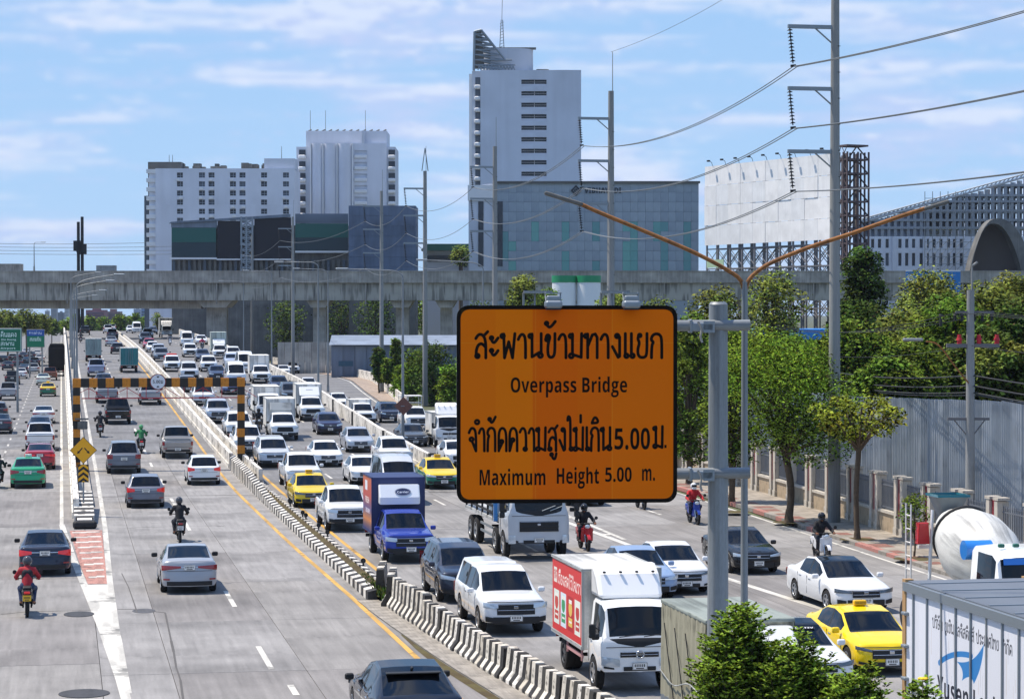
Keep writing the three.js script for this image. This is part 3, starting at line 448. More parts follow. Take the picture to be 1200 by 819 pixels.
{ // building with big screens and its plain neighbour
  const D = 450, g = facing('screen_building', 'low dark building carrying green and black advertising screens', 'building', D), X = (p) => LX(p, D), Y = (p) => LY(p, D);
  mesh('body', boxUV(box(X(407) - X(200), Y(264), 12, X(303.5), Y(264) / 2, -7)), M.wallDark, g);
  const scr = (n, a, b, c, d, m, z = 0) => mesh(n, box(X(b) - X(a), Y(c) - Y(d), .4, X((a + b) / 2), (Y(c) + Y(d)) / 2, z), m, g);
  const green = std({ color: 0x1d5a52, roughness: .5 }), green2 = std({ color: 0x23383f, roughness: .5 }), blk = std({ color: 0x15131c, roughness: .6 }), top = std({ map: rep(texSheet, .1), color: 0xb9c6d4, roughness: .6 });
  scr('screen', 201, 253, 267, 284, green); scr('screen_lower', 201, 253, 284.2, 301.5, green2); scr('screen', 255, 282, 259, 303, blk); scr('screen', 298, 341, 255, 303, blk); scr('screen', 346, 408, 262, 278.5, green, .05); scr('screen_lower', 346, 408, 278.7, 293.5, green2, .05);
  scr('fascia_band', 346, 408, 250.5, 261.8, top, .1); scr('ledge', 346, 408, 294, 296.2, M.slabWhite, .3); scr('ledge', 199, 254, 301.8, 304, M.slabWhite, .2); scr('ledge', 254, 341, 303.2, 304.8, M.slabWhite, .2);
  const band = extr([[X(198), Y(262)], [X(340), Y(254.5)], [X(340), Y(251)], [X(201), Y(260)]], 1.2); mesh('roof_band', band, top, g); const f2 = extr([[X(200.5), Y(266.8)], [X(254), Y(266.8)], [X(254), Y(258)], [X(200.5), Y(261.6)]], .5); mesh('fascia_band', f2, top, g);
  const lat = []; for (const px of [283, 289, 296]) lat.push(box(.35, Y(254) - Y(318), .35, X(px), (Y(254) + Y(318)) / 2, .5)); for (let i = 0; i < 9; i++) { const y = 258 + i * 7; lat.push(box(X(297) - X(282), .25, .3, X(289.5), Y(y), .5), bar([X(283), Y(y), .5], [X(296), Y(y + 7), .5], .12), bar([X(296), Y(y), .5], [X(283), Y(y + 7), .5], .12)); } mesh('lattice_tower', lat, M.steel, g);
  for (let i = 0; i < 34; i++) mesh('louver', box(.5, Y(304.5) - Y(322), .3, X(203 + i * 6.05), (Y(304.5) + Y(322)) / 2, -.6), i % 3 ? M.wallDark : M.winMid, g);
  const n = facing('plain_grey_block', 'plain blue-grey windowless block beside black screens', 'building', 440), XX = (p) => LX(p, 440), YY = (p) => LY(p, 440);
  for (let i = 0; i < 7; i++) mesh('cladding_band', boxUV(box(XX(487) - XX(408.5), (YY(241) - YY(325)) / 7 - .03, 12, XX(447.7), YY(325) + (i + .5) * (YY(241) - YY(325)) / 7, -6)), std({ map: rep(texSheet, .08), color: [0x98aac4, 0x94a6c0, 0x9bacc6][i % 3], roughness: .65 }), n);
  mesh('base', box(XX(486.8) - XX(408.7), YY(325), 11.9, XX(447.7), YY(325) / 2, -6), M.wallDark, n);
  const h = facing('green_roof_house', 'low white building with long dark green roof behind expressway', 'building', 470), X3 = (p) => LX(p, 470), Y3 = (p) => LY(p, 470);
  mesh('wall', box(X3(552) - X3(496), Y3(293), 8, X3(524), Y3(293) / 2, -4), M.paleWall, h); mesh('roof', extr([[X3(494), Y3(294)], [X3(553), Y3(294)], [X3(551), Y3(286.5)], [X3(500), Y3(286.5)]], 9), std({ color: 0x2d5a4c, roughness: .7 }), h); mesh('window_band', box(X3(540) - X3(500), 1.2, .2, X3(520), Y3(303), .1), M.winDark, h);
}
{ // blank white billboard on a steel frame, its near end on the right
  const A = atDepth(826, 366, 450), B = atDepth(975, 366, 412); A.y = B.y = 0; const L = A.distanceTo(B), ang = Math.atan2(-(B.z - A.z), B.x - A.x);
  const g = thing('white_billboard', 'blank weathered white billboard on tangled steel scaffolding', 'billboard', null, A, ang);
  const dl = (t) => lerp(450, 412, t), H = (py, t) => EYE + (366 - py) * dl(t) / FOCAL, yb = H(288, 0), yt = (H(200, 0) + H(183, 1)) / 2 + .6;
  setSeed(41); const ms = [0xfcfcfc, 0xf8f9fa, 0xfbfbfb, 0xf4f6f8].map((c, i) => { const t = rep(texPale, .1); t.offset.set(i * .21, i * .37); return std({ map: t, color: c, roughness: .8 }); });
  for (let i = 0; i < 10; i++) for (let j = 0; j < 4; j++) { const w = L / 10, h = (yt - yb) / 4; mesh('sheet', boxUV(box(w - .06, h - .06, .1, (i + .5) * w, yb + (j + .5) * h, rr(-.06, .06))), ms[Math.floor(rnd() * 4)], g); }
  const st = [], dkm = std({ color: 0x76767a, roughness: .8 }); for (const z of [-.4, -2.6, -5]) { for (let i = 0; i <= 10; i++) st.push(box(.28, yt, .28, i * L / 10 + (i ? 0 : .2), yt / 2, z)); for (let k = 0; k < 9; k++) st.push(box(L, .2, .2, L / 2, 6 + k * (yt - 6) / 8.2, z)); for (let i = 0; i < 10; i++) for (let k = 0; k < 4; k++) { const y0 = 8 + k * 3.2; st.push(bar([i * L / 10, y0, z], [(i + 1) * L / 10, y0 + 3.2, z], .1, 4), bar([(i + 1) * L / 10, y0, z], [i * L / 10, y0 + 3.2, z], .1, 4)); } }
  mesh('steel_frame', st, dkm, g);
  const sd = []; for (const x of [L + .3, L + 1.4, L + 2.6, L + 3.8]) for (const z of [-.6, -2.8, -5]) sd.push(box(.25, yt + .1, .25, x, (yt + .1) / 2, z)); for (let k = 0; k < 14; k++) { const y = 4 + k * (yt - 4) / 13.5, y2 = y + (yt - 4) / 13.5; sd.push(box(3.6, .14, .14, L + 2, y, -.6), bar([L + .3, y, -.6], [L + 2, y2, -.6], .09, 4), bar([L + 2, y, -.6], [L + .3, y2, -.6], .09, 4), bar([L + 2, y, -.6], [L + 3.8, y2, -.6], .09, 4), bar([L + 3.8, y, -.6], [L + 2, y2, -.6], .09, 4), bar([L + .4, y, -2.8], [L + 3.6, y2, -2.8], .16, 4), bar([L + 3.6, y, -5], [L + .4, y2, -5], .16, 4), box(3.4, .3, 4.4, L + 2, y2, -2.8)); } mesh('end_lattice', sd, std({ color: 0x54484a, roughness: .85 }), g);
  for (let i = 0; i < 9; i++) { const x = (i + .6) * L / 9; mesh('floodlight', [bar([x, yt, 0], [x, yt + .6, .2], .05), bar([x, yt + .6, .2], [x + .5, yt + .9, 1.1], .05), box(.6, .3, .4, x + .5, yt + .85, 1.2)], M.dark, g); }
  mesh('notice_panel', box(6, 1.5, .1, 4.5, H(309, .1), .4), std({ color: 0xa9c3a4, roughness: .7 }), g);
}
{ // half-built block and its arch
  const D = 480, g = facing('half_built_block', 'half-built grey-blue block with sloping roof frame and open concrete skeleton', 'building', D), X = (p) => LX(p, D), Y = (p) => LY(p, D);
  const wm = std({ map: rep(texPale, .05), color: 0xe2e6f0, roughness: .9 }), cm = std({ map: rep(texPale, .2), color: 0x9fa5ad, roughness: .9 });
  const holes = []; for (const px of [1007, 1015, 1023, 1031, 1040, 1055, 1063, 1071, 1080, 1087, 1095, 1103, 1112, 1119, 1127]) { holes.push([X(px - 1.9), X(px + 1.9), Y(311.5), Y(296.5)], [X(px - 1.9), X(px + 1.9), Y(290.5), Y(280)], [X(px - 1.9), X(px + 1.9), Y(330), Y(318)]); }
  facade(g, 'front_wall', X(1001), X(1240), 0, Y(277), 0, .7, holes, wm);
  for (const px of [1048, 1084, 1122]) mesh('pilaster', box(.8, Y(277), .4, X(px), Y(277) / 2, .22), wm, g);
  const up = []; for (let i = 0; i < 30; i++) { const px = 1004 + i * 7.6, top = lerp(262, 196, (px - 1000) / 240) + 3; up.push(box(.6, Y(top) - Y(277), .5, X(px), (Y(top) + Y(277)) / 2, -.3), box(.6, Y(top) - Y(277), .5, X(px + 3), (Y(top) + Y(277)) / 2, -7)); } mesh('columns', up, cm, g);
  for (const [y, a] of [[267, 1002], [258, 1016], [247, 1058], [236, 1096], [229, 1122], [217, 1166]]) mesh('floor_slab', box(X(1240) - X(a), .5, 9, (X(1240) + X(a)) / 2, Y(y), -4.4), cm, g);
  mesh('infill_wall', boxUV(extr([[X(1001), Y(277)], [X(1090), Y(277)], [X(1090), Y(247)], [X(1001), Y(264)]], .3).translate(0, 0, -1)), std({ map: rep(texPale, .06), color: 0x9aa3b4, roughness: .9 }), g);
  const rf = []; for (const z of [0, -9]) { rf.push(bar([X(998), Y(264), z], [X(1240), Y(197), z], .22), bar([X(998), Y(260), z], [X(1240), Y(193), z], .16)); for (let i = 0; i < 48; i++) { const a = i / 48, b = (i + 1) / 48; rf.push(bar([X(lerp(998, 1240, a)), Y(lerp(264, 197, a)), z], [X(lerp(998, 1240, b)), Y(lerp(260, 193, b)), z], .08, 4)); } } mesh('roof_truss', rf, std({ color: 0xb7b9ba, roughness: .6 }), g);
  mesh('roof_sheet', extr([[X(998), Y(264.5)], [X(1120), Y(231)], [X(1120), Y(228.5)], [X(998), Y(261.5)]], 9).translate(0, 0, -4.5), std({ color: 0x9da3a8, roughness: .7 }), g);
  const sc = []; for (let i = 0; i < 15; i++) sc.push(box(.12, Y(225) - 0, .12, X(1082 + i * 9), Y(225) / 2, 2)); for (let j = 0; j < 11; j++) sc.push(box(X(1210) - X(1082), .1, .1, X(1146), Y(318 - j * 8.5), 2)); for (let i = 0; i < 6; i++) for (let j = 0; j < 4; j++) sc.push(bar([X(1084 + i * 9), Y(316 - j * 9), 2], [X(1093 + i * 9), Y(307 - j * 9), 2], .05, 4)); mesh('scaffolding', sc, M.galv, g);
  const a = facing('concrete_arch', 'tall grey parabolic concrete arch with dark hollow inside', 'arch', 445), XA = (p) => LX(p, 445), YA = (p) => LY(p, 445);
  const outer = [], inner = [], base = 335; for (let i = 0; i <= 24; i++) { const t = i / 24 * 2 - 1; outer.push([XA(1169 + (t < 0 ? t * 36 : t * 50)), lerp(YA(256), YA(base), Math.pow(Math.abs(t), 2.3))]); inner.push([XA(1164 + (t < 0 ? t * 29 : t * 38)), lerp(YA(262), YA(base), Math.pow(Math.abs(t), 2.3))]); }
  const sh = new THREE.Shape(outer.map((p) => new THREE.Vector2(...p))); sh.holes.push(new THREE.Path(inner.reverse().map((p) => new THREE.Vector2(p[0], Math.max(p[1], YA(base) + .05)))));
  const e = new THREE.ExtrudeGeometry(sh, { depth: 5, bevelEnabled: false }); e.translate(0, 0, -5); mesh('shell', boxUV(e), M.wallDark, a);
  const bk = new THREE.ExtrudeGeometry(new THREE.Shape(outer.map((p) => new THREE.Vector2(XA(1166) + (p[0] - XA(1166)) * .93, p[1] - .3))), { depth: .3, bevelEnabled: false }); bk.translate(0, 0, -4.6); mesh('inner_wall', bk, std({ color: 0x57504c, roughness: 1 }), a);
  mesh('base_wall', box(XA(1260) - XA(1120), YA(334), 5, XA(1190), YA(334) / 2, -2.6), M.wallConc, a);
}
// far towers seen under the expressway
{
  setSeed(51); const cols = [0xb9bcc0, 0x9a9ea4, 0x7c8288, 0xc4c6c8, 0xd0d2d3];
  [[52, 57, 364, 392, 2600], [59, 66, 361, 391, 2300], [67, 74, 366, 391, 2100], [75, 80, 358, 391, 2400], [83, 89, 360, 391, 2000], [100, 122, 363, 381, 900], [122, 140, 365, 381, 1000], [156, 164, 362, 383, 800], [165, 177, 361, 385, 850]].forEach(([a, b, y0, , D], i) => {
    const lab = ['pale slab tower far off under expressway', 'grey tower with flat top far off', 'darker grey tower before the skyline', 'thin pale tower beside lamp posts far off', 'palest block beyond lamp cluster far off', 'dull red building beyond flyover crest', 'dull brownish building beyond flyover crest', 'grey office block beyond flyover crest', 'blue-striped office block beyond flyover crest'][i];
    const g = facing('distant_tower', lab, 'building', D), w = LX(b, D) - LX(a, D), h = LY(y0, D), m = std({ color: i < 5 ? cols[i] : [0x8d6a70, 0x86706f, 0x9aa5b3, 0x7e93b0][i - 5], roughness: .9 });
    mesh('tower_block', box(w, h, w, LX((a + b) / 2, D), h / 2, -w / 2), m, g); mesh('roof_plant', box(w * .4, h * .06 + 1, w * .4, LX((a + b) / 2, D), h + h * .03, -w / 2), m, g);
    const wb = []; for (let k = 0; k < 9; k++) wb.push(box(w * .9, h * .03, .3, LX((a + b) / 2, D), h * (.15 + k * .09), .1)); mesh('window_band', wb, std({ color: 0x4d5563, roughness: .5 }), g);
  });
}
{ // sheds, tank and hoarding near the expressway
  const D = 330, g = facing('blue_white_shed', 'long low shed with pale blue metal roof beyond frontage lane', 'shed', D), X = (p) => LX(p, D), Y = (p) => LY(p, D);
  mesh('wall', boxUV(box(X(560) - X(388), Y(403), 8, X(474), Y(403) / 2, -4)), std({ map: rep(texSheet, .1), color: 0xb4bfd0, roughness: .7 }), g); mesh('roof', extr([[-5, Y(404)], [4.5, Y(404)], [-.3, Y(393)]].map((p) => p), X(562) - X(386)).rotateY(Math.PI / 2).translate(X(474), 0, -4), std({ map: rep(texSheet, .1), color: 0xdbe6f4, roughness: .5 }), g); mesh('name_board', box(X(415) - X(398), Y(423) - Y(429), .15, X(405), Y(426), .1), std({ color: 0x2b4f63, roughness: .6 }), g);
  for (let i = 0; i < 12; i++) mesh('wall_panel', box(X(402) - X(388.5) - .1, Y(404) - .4, .08, X(395 + i * 13.8), Y(404) / 2, .06), std({ map: rep(texSheet, .15), color: [0xb9c4d6, 0xaab6c9, 0xc2ccdb][i % 3], roughness: .65 }), g);
  const w = facing('pale_panel_wall', 'tall pale concrete panel wall behind frontage lane', 'wall', 352), XW = (p) => LX(p, 352), YW = (p) => LY(p, 352); for (let i = 0; i < 9; i++) mesh('wall_panel', boxUV(box(XW(333) - XW(325) - .05, YW(401), .3, XW(329 + i * 8), YW(401) / 2, 0)), M.wallConc, w);
  const t = facing('water_tank_pair', 'pair of white tanks with green rims above trees', 'tank', 290), XT = (p) => LX(p, 290), YT = (p) => LY(p, 290); for (const px of [661, 690]) { mesh('tank_body', cyl(1.45, 1.45, YT(331) - YT(372), XT(px), YT(372), 0, 24), std({ color: 0xdfe3e6, roughness: .5 }), t); mesh('green_rim', cyl(1.5, 1.5, YT(323) - YT(331), XT(px), YT(331), 0, 24), std({ color: 0x1f8a5c, roughness: .5 }), t); mesh('support', cyl(1.2, 1.2, YT(372), XT(px), 0, 0, 12), M.wallDark, t); }
  const b = facing('blue_canopy', 'long bright blue canopy roof behind trees', 'canopy', 200), XB = (p) => LX(p, 200), YB = (p) => LY(p, 200); mesh('roof', rbox(XB(985) - XB(872), YB(385) - YB(398), 4, XB(928), (YB(385) + YB(398)) / 2, 0, .1), std({ color: 0x2f86d6, roughness: .5 }), b); mesh('wall', box(XB(984) - XB(874), YB(402), 3, XB(929), YB(402) / 2, -1), M.wallConc, b); mesh('gutter', box(XB(985) - XB(872), .35, 3, XB(928), YB(400), .2), M.winMid, b);
  const q = facing('blue_hoarding', 'bright blue hoarding with white round emblem before half-built block', 'hoarding', 385), XQ = (p) => LX(p, 385), YQ = (p) => LY(p, 385); mesh('panel', box(XQ(1126) - XQ(1062), YQ(318) - YQ(342), .2, XQ(1094), (YQ(318) + YQ(342)) / 2, 0), std({ color: 0x1572b8, roughness: .6 }), q); mesh('emblem', cyl(.5, .5, .1, 0, 0, 0, 20).rotateX(Math.PI / 2).translate(XQ(1067), YQ(325), .08), M.slabWhite, q); mesh('white_edge', box(XQ(1126) - XQ(1062), .2, .25, XQ(1094), YQ(317.4), 0), M.slabWhite, q); for (const px of [1063, 1094, 1125]) mesh('post', box(.3, YQ(342), .3, XQ(px), YQ(342) / 2, -.3), M.steel, q);
}
// ---------------------------------------------------------------- trees and bushes
const barkM = std({ map: rep(texWall, .8), color: 0x7a6a58, roughness: 1 });
const leafM = new THREE.MeshPhysicalMaterial({ color: 0xffffff, vertexColors: true, roughness: .95, specularIntensity: .15, side: THREE.DoubleSide, transmission: .45, thickness: 0 });
const GREEN = { bright: [.31, .51, .05], mid: [.26, .40, .05], dark: [.15, .25, .045], yellow: [.44, .49, .055], olive: [.29, .36, .07], airy: [.37, .47, .09] };
function leaves(list) {          // list of [x, y, z, size, r, g, b, elongation]; each leaf is a folded lozenge
  const n = list.length, pos = new Float32Array(n * 12), nor = new Float32Array(n * 12), col = new Float32Array(n * 12), idx = new Uint32Array(n * 6);
  const a = new THREE.Vector3(), b = new THREE.Vector3(), c = new THREE.Vector3();
  list.forEach(([x, y, z, s, r, g, bl, el = 2, dir], i) => {
    if (dir) a.set(...dir); else a.set(rr(-1, 1), rr(-.6, .3), rr(-1, 1)); a.normalize(); b.set(rr(-1, 1), rr(-.25, .25), rr(-1, 1)); c.crossVectors(a, b).normalize(); b.crossVectors(c, a).normalize(); if (c.y < 0) c.negate();
    const L = s, W = s / el, q = [[0, 0], [.5, -1], [1, 0], [.5, 1]];
    q.forEach(([u, v], k) => { const o = (i * 4 + k) * 3, f = Math.abs(v) * W * .25; pos[o] = x + a.x * u * L + b.x * v * W * .5 + c.x * f; pos[o + 1] = y + a.y * u * L + b.y * v * W * .5 + c.y * f; pos[o + 2] = z + a.z * u * L + b.z * v * W * .5 + c.z * f; nor[o] = c.x; nor[o + 1] = c.y; nor[o + 2] = c.z; col[o] = r; col[o + 1] = g; col[o + 2] = bl; });
    const o = i * 6, k = i * 4; idx.set([k, k + 1, k + 2, k, k + 2, k + 3], o);
  });
  const g = new THREE.BufferGeometry(); g.setAttribute('position', new THREE.BufferAttribute(pos, 3)); g.setAttribute('normal', new THREE.BufferAttribute(nor, 3)); g.setAttribute('color', new THREE.BufferAttribute(col, 3)); g.setIndex(new THREE.BufferAttribute(idx, 1)); return g;
}
function tree(name, label, group, pos, o) {
  setSeed(o.seed * 7919 + 13); const t = thing(name, label, o.category || 'tree', group, pos);
  const { h, w, cb, n, leaf } = o, base = GREEN[o.green], L = [], limbs = [], nc = o.clumps || 16, cy = (h + cb) / 2, ry = (h - cb) / 2, tr = o.trunk || h * .018, lean = o.lean || 0, el = o.el || 2;
  const fork = o.fork ?? cb + ry * .25, clumps = [];
  for (let i = 0; i < nc; i++) {
    const th = i * 2.4 + rr(-.4, .4), v = (i + .5) / nc * 2 - 1, rad = Math.sqrt(Math.max(.05, 1 - v * v)) * rr(.55, .95) * (o.cone ? lerp(1.2, .4, (v + 1) / 2) : o.flat ? lerp(.7, 1.15, (v + 1) / 2) : 1);
    const cr = (o.clumpR || .3) * Math.min(w / 2, ry) * rr(.75, 1.3) + .05 * w;
    clumps.push([Math.cos(th) * rad * (w / 2 - cr * .45) + lean * v, cy + v * (ry - cr * .5), Math.sin(th) * rad * (w / 2 - cr * .45), cr]);
  }
  limbs.push(tube([[0, -.1, 0], [rr(-.1, .1) * tr * 8, fork * .5, rr(-.1, .1) * tr * 8], [lean * .2, fork, 0]], tr, 8, 8));
  limbs.push(cyl(tr * 1.5, tr * .9, Math.min(.6, h * .1), 0, -.05, 0, 8));
  limbs.push(bar([lean * .2, fork * .97, 0], [lean * .6, cy + ry * .55, 0], tr * .95, 6, tr * .25));
  for (const [x, y, z] of clumps) { const f = Math.min(fork * rr(.92, 1), y); limbs.push(bar([lean * .2, f, 0], [x * .5, lerp(f, y, .62), z * .5], tr * .5, 5, tr * .34), bar([x * .5, lerp(f, y, .62), z * .5], [x, y, z], tr * .34, 4, tr * .1)); }
  let per = Math.round(n / nc);
  for (const [x, y, z, cr] of clumps) {
    const tone = rr(.78, 1.25), warm = rr(-.14, .2);
    for (let k = 0; k < per; k++) { const u = rr(-1, 1), ph = rr(0, 6.283), q = Math.sqrt(1 - u * u), r = cr * (.5 + .5 * Math.sqrt(rnd())) * (rnd() < .12 ? 1.25 : 1), f = tone * rr(.55, 1.4); if (rnd() < .03) { L.push([x + Math.cos(ph) * q * r, y + u * r * (o.squash || .75), z + Math.sin(ph) * q * r, leaf * rr(.6, 1), .22, .16, .06, el]); continue; } L.push([x + Math.cos(ph) * q * r, y + u * r * (o.squash || .75), z + Math.sin(ph) * q * r, leaf * rr(.7, 1.3), base[0] * f * (1 + warm), base[1] * f, base[2] * f, el]); }
  }
  mesh('trunk', limbs, barkM, t); mesh('crown', leaves(L), leafM, t); return t;
}
const flat0 = (px, d) => { const p = atDepth(px, 366, d); p.y = 0; return p; };
function treeAt(name, label, group, px, d, topPy, wPx, botPy, o) { const p = flat0(px, d); if (o.shift) { p.x += o.shift; p.z -= o.shift * 2.4; } return tree(name, label, group, p, { h: LY(topPy, d), w: wPx * d / FOCAL, cb: LY(botPy, d), ...o }); }
// street trees on the right pavement
{
  const p = hit(925, 612, flatH, .12);
  tree('street_tree', 'bright green feathery tree with slim dark trunk by grey pole', null, p, { h: 8.1, w: 6.0, cb: 2.5, n: 22000, leaf: .17, green: 'bright', clumps: 26, clumpR: .34, el: 2.6, seed: 1, trunk: .16, fork: 3, lean: -.9 });
  tree('street_tree', 'small yellow-green tree with bare crooked trunk near concrete fence', null, hit(1005, 632, flatH, .12), { h: 5.7, w: 4.7, cb: 3.8, n: 3000, leaf: .18, green: 'yellow', clumps: 17, clumpR: .24, squash: .6, seed: 2, trunk: .11, fork: 3.6, flat: true, lean: .3 });
  tree('sapling', 'young leafy sapling in dirt pit on pavement', null, hit(1072, 652, flatH, .12), { h: 2.35, w: 1.15, cb: .75, n: 900, leaf: .13, green: 'mid', clumps: 9, clumpR: .4, seed: 3, trunk: .035, fork: .8, category: 'sapling' });
  treeAt('street_tree', 'dense mid green tree between orange sign and thick grey post', null, 808, 124, 366, 66, 545, { n: 11000, leaf: .18, green: 'mid', clumps: 22, clumpR: .36, seed: 4, trunk: .16, fork: 2.4 });
  treeAt('street_tree', 'shaded mid green tree behind thin lamp post by pavement', null, 858, 112, 380, 72, 548, { n: 9000, leaf: .18, green: 'mid', clumps: 20, clumpR: .38, seed: 5, trunk: .15, fork: 2.2 });
}
// trees behind the sheet wall
[[1012, 150, 290, 58, 420, 'dark', 'tall slim dark tree rising above hoarding'], [1000, 128, 352, 110, 500, 'dark', 'broad dark tree behind left end of hoarding'], [1060, 122, 362, 120, 500, 'olive', 'olive green spreading tree behind hoarding'], [1110, 112, 345, 120, 490, 'mid', 'mid green tree behind concrete utility pole'], [1160, 118, 330, 130, 480, 'olive', 'olive tree with light tips below concrete arch'], [1200, 104, 350, 110, 490, 'dark', 'dark dense tree at end of hoarding'], [1150, 100, 385, 100, 490, 'dark', 'low dark tree filling gap behind utility pole'], [1050, 108, 405, 110, 500, 'mid', 'low mid green tree close behind hoarding'], [960, 140, 400, 70, 505, 'mid', 'rounded tree behind bright feathery street tree'], [985, 118, 375, 100, 510, 'mid', 'leafy tree filling gap behind tall grey power pole'], [945, 128, 420, 90, 520, 'bright', 'bright tree close behind feathery street tree'], [1030, 104, 425, 100, 500, 'mid', 'wide low tree leaning over hoarding left end'], [1125, 132, 350, 120, 470, 'mid', 'full green tree between arch and utility pole'], [1085, 118, 372, 110, 480, 'airy', 'light green tree with soft tips above hoarding'], [1175, 96, 405, 110, 480, 'olive', 'olive tree low above right end of hoarding'], [1090, 165, 318, 90, 420, 'airy', 'airy light green tree top beside blue hoarding'], [1190, 150, 322, 90, 420, 'olive', 'olive tree top before concrete arch base']].forEach(([px, d, t, w, b, gr, lab], i) => treeAt('backyard_tree', lab, 'trees behind the hoarding', px, d, t, w, b, { shift: d < 135 ? 3.2 : 0, n: 9500, leaf: .26, green: gr, clumps: 26, clumpR: .34, seed: 20 + i, trunk: .2 }));
// trees in the middle distance
[[905, 190, 318, 80, 440, 'airy', 'airy pale green tree below white billboard', .3], [838, 185, 336, 70, 450, 'olive', 'thin-crowned tree beside orange sign top', .3], [930, 160, 395, 90, 490, 'mid', 'mid green tree before bright blue canopy', .24], [880, 135, 385, 90, 520, 'mid', 'bushy tree under bright blue canopy', .24], [770, 210, 350, 60, 460, 'olive', 'olive tree partly behind orange sign', .3], [835, 140, 372, 80, 530, 'bright', 'bright green tree left of thin lamp post', .2], [790, 135, 385, 60, 530, 'mid', 'full green tree touching right edge of orange sign', .2], [612, 230, 322, 44, 400, 'airy', 'light green tree tips above orange sign', .26], [640, 240, 338, 40, 400, 'mid', 'green shrub tops beside white tanks', .28], [720, 235, 345, 50, 400, 'airy', 'light green shrub tops right of white tanks', .28]].forEach(([px, d, t, w, b, gr, lab, lf], i) => treeAt('roadside_tree', lab, 'trees before the expressway', px, d, t, w, b, { n: 6000, leaf: lf * 1.1, green: gr, clumps: 22, clumpR: .38, seed: 50 + i }));
[[444, 265, 407, 16, 448, 'dark', 'small dark round tree at curve of wall', .3, 0], [464, 262, 396, 15, 452, 'mid', 'narrow columnar tree with bare trunk by curved wall', .26, 0], [455, 262, 420, 16, 450, 'mid', 'low green shrub tree beside columnar tree', .26, 0], [486, 240, 408, 34, 475, 'mid', 'bushy green tree behind lamp post with diamond sign', .26, 0], [508, 232, 400, 48, 480, 'dark', 'wide dark green tree left of orange sign', .28, 0], [527, 205, 428, 28, 480, 'bright', 'bright green small tree touching orange sign edge', .22, 0], [470, 245, 428, 24, 468, 'bright', 'bright green shrub leaning over curved wall', .22, 1], [548, 215, 415, 40, 480, 'mid', 'mid green tree hidden behind orange sign', .24, 0]].forEach(([px, d, t, w, b, gr, lab, lf, cone], i) => treeAt('verge_tree', lab, 'trees beyond the curved wall', px, d, t, w, b, { n: 4200, leaf: lf * 1.1, green: gr, clumps: 18, clumpR: .45, seed: 70 + i, cone }));
[[335, 440, 352, 50, 415], [400, 445, 344, 62, 418], [440, 430, 342, 50, 415], [565, 430, 350, 50, 410], [310, 470, 356, 40, 420]].forEach(([px, d, t, w, b], i) => treeAt('shaded_tree', 'dark green tree standing under far side of expressway', 'dark trees behind the expressway', px, d, t, w, b, { n: 2600, leaf: .5, green: 'dark', clumps: 16, clumpR: .4, seed: 90 + i }));
[[8, 440, 364, 40, 392], [30, 470, 362, 34, 392], [48, 500, 368, 22, 392], [-10, 430, 362, 40, 400]].forEach(([px, d, t, w, b], i) => treeAt('roadside_palm', 'dusty olive tree beyond green direction sign', 'trees left of the lower road', px, d, t, w, b, { n: 2600, leaf: .55, green: 'olive', clumps: 15, clumpR: .4, seed: 110 + i }));
treeAt('roof_tree', 'small light green tree beside green roofed building', null, 540, 455, 288, 22, 312, { n: 1500, leaf: .5, green: 'airy', clumps: 10, clumpR: .45, seed: 130 });
treeAt('verge_tree', 'bright green tree beyond box truck on flyover', null, 257, 470, 372, 16, 388, { n: 900, leaf: .4, green: 'bright', clumps: 8, clumpR: .5, seed: 131 });
treeAt('verge_tree', 'light green tree beyond large box truck under expressway', null, 184, 520, 366, 12, 384, { n: 700, leaf: .4, green: 'airy', clumps: 8, clumpR: .5, seed: 132 });
// far trees closing the view along the horizon
[[88, 620, 368], [104, 700, 370], [120, 760, 371], [140, 640, 368], [158, 700, 367], [172, 760, 369], [60, 640, 374], [74, 700, 376], [495, 520, 340], [520, 500, 335], [560, 520, 338], [640, 480, 342], [760, 480, 340], [470, 500, 342]].forEach(([px, d, t], i) => treeAt('distant_tree', i < 8 ? 'dull green tree at horizon seen under expressway' : 'dull green tree behind expressway piers', i < 8 ? 'horizon trees' : 'trees behind piers', px, d, t, i < 8 ? 18 : 48, 392, { n: 1400, leaf: .8, green: 'mid', clumps: 12, clumpR: .45, seed: 150 + i }));
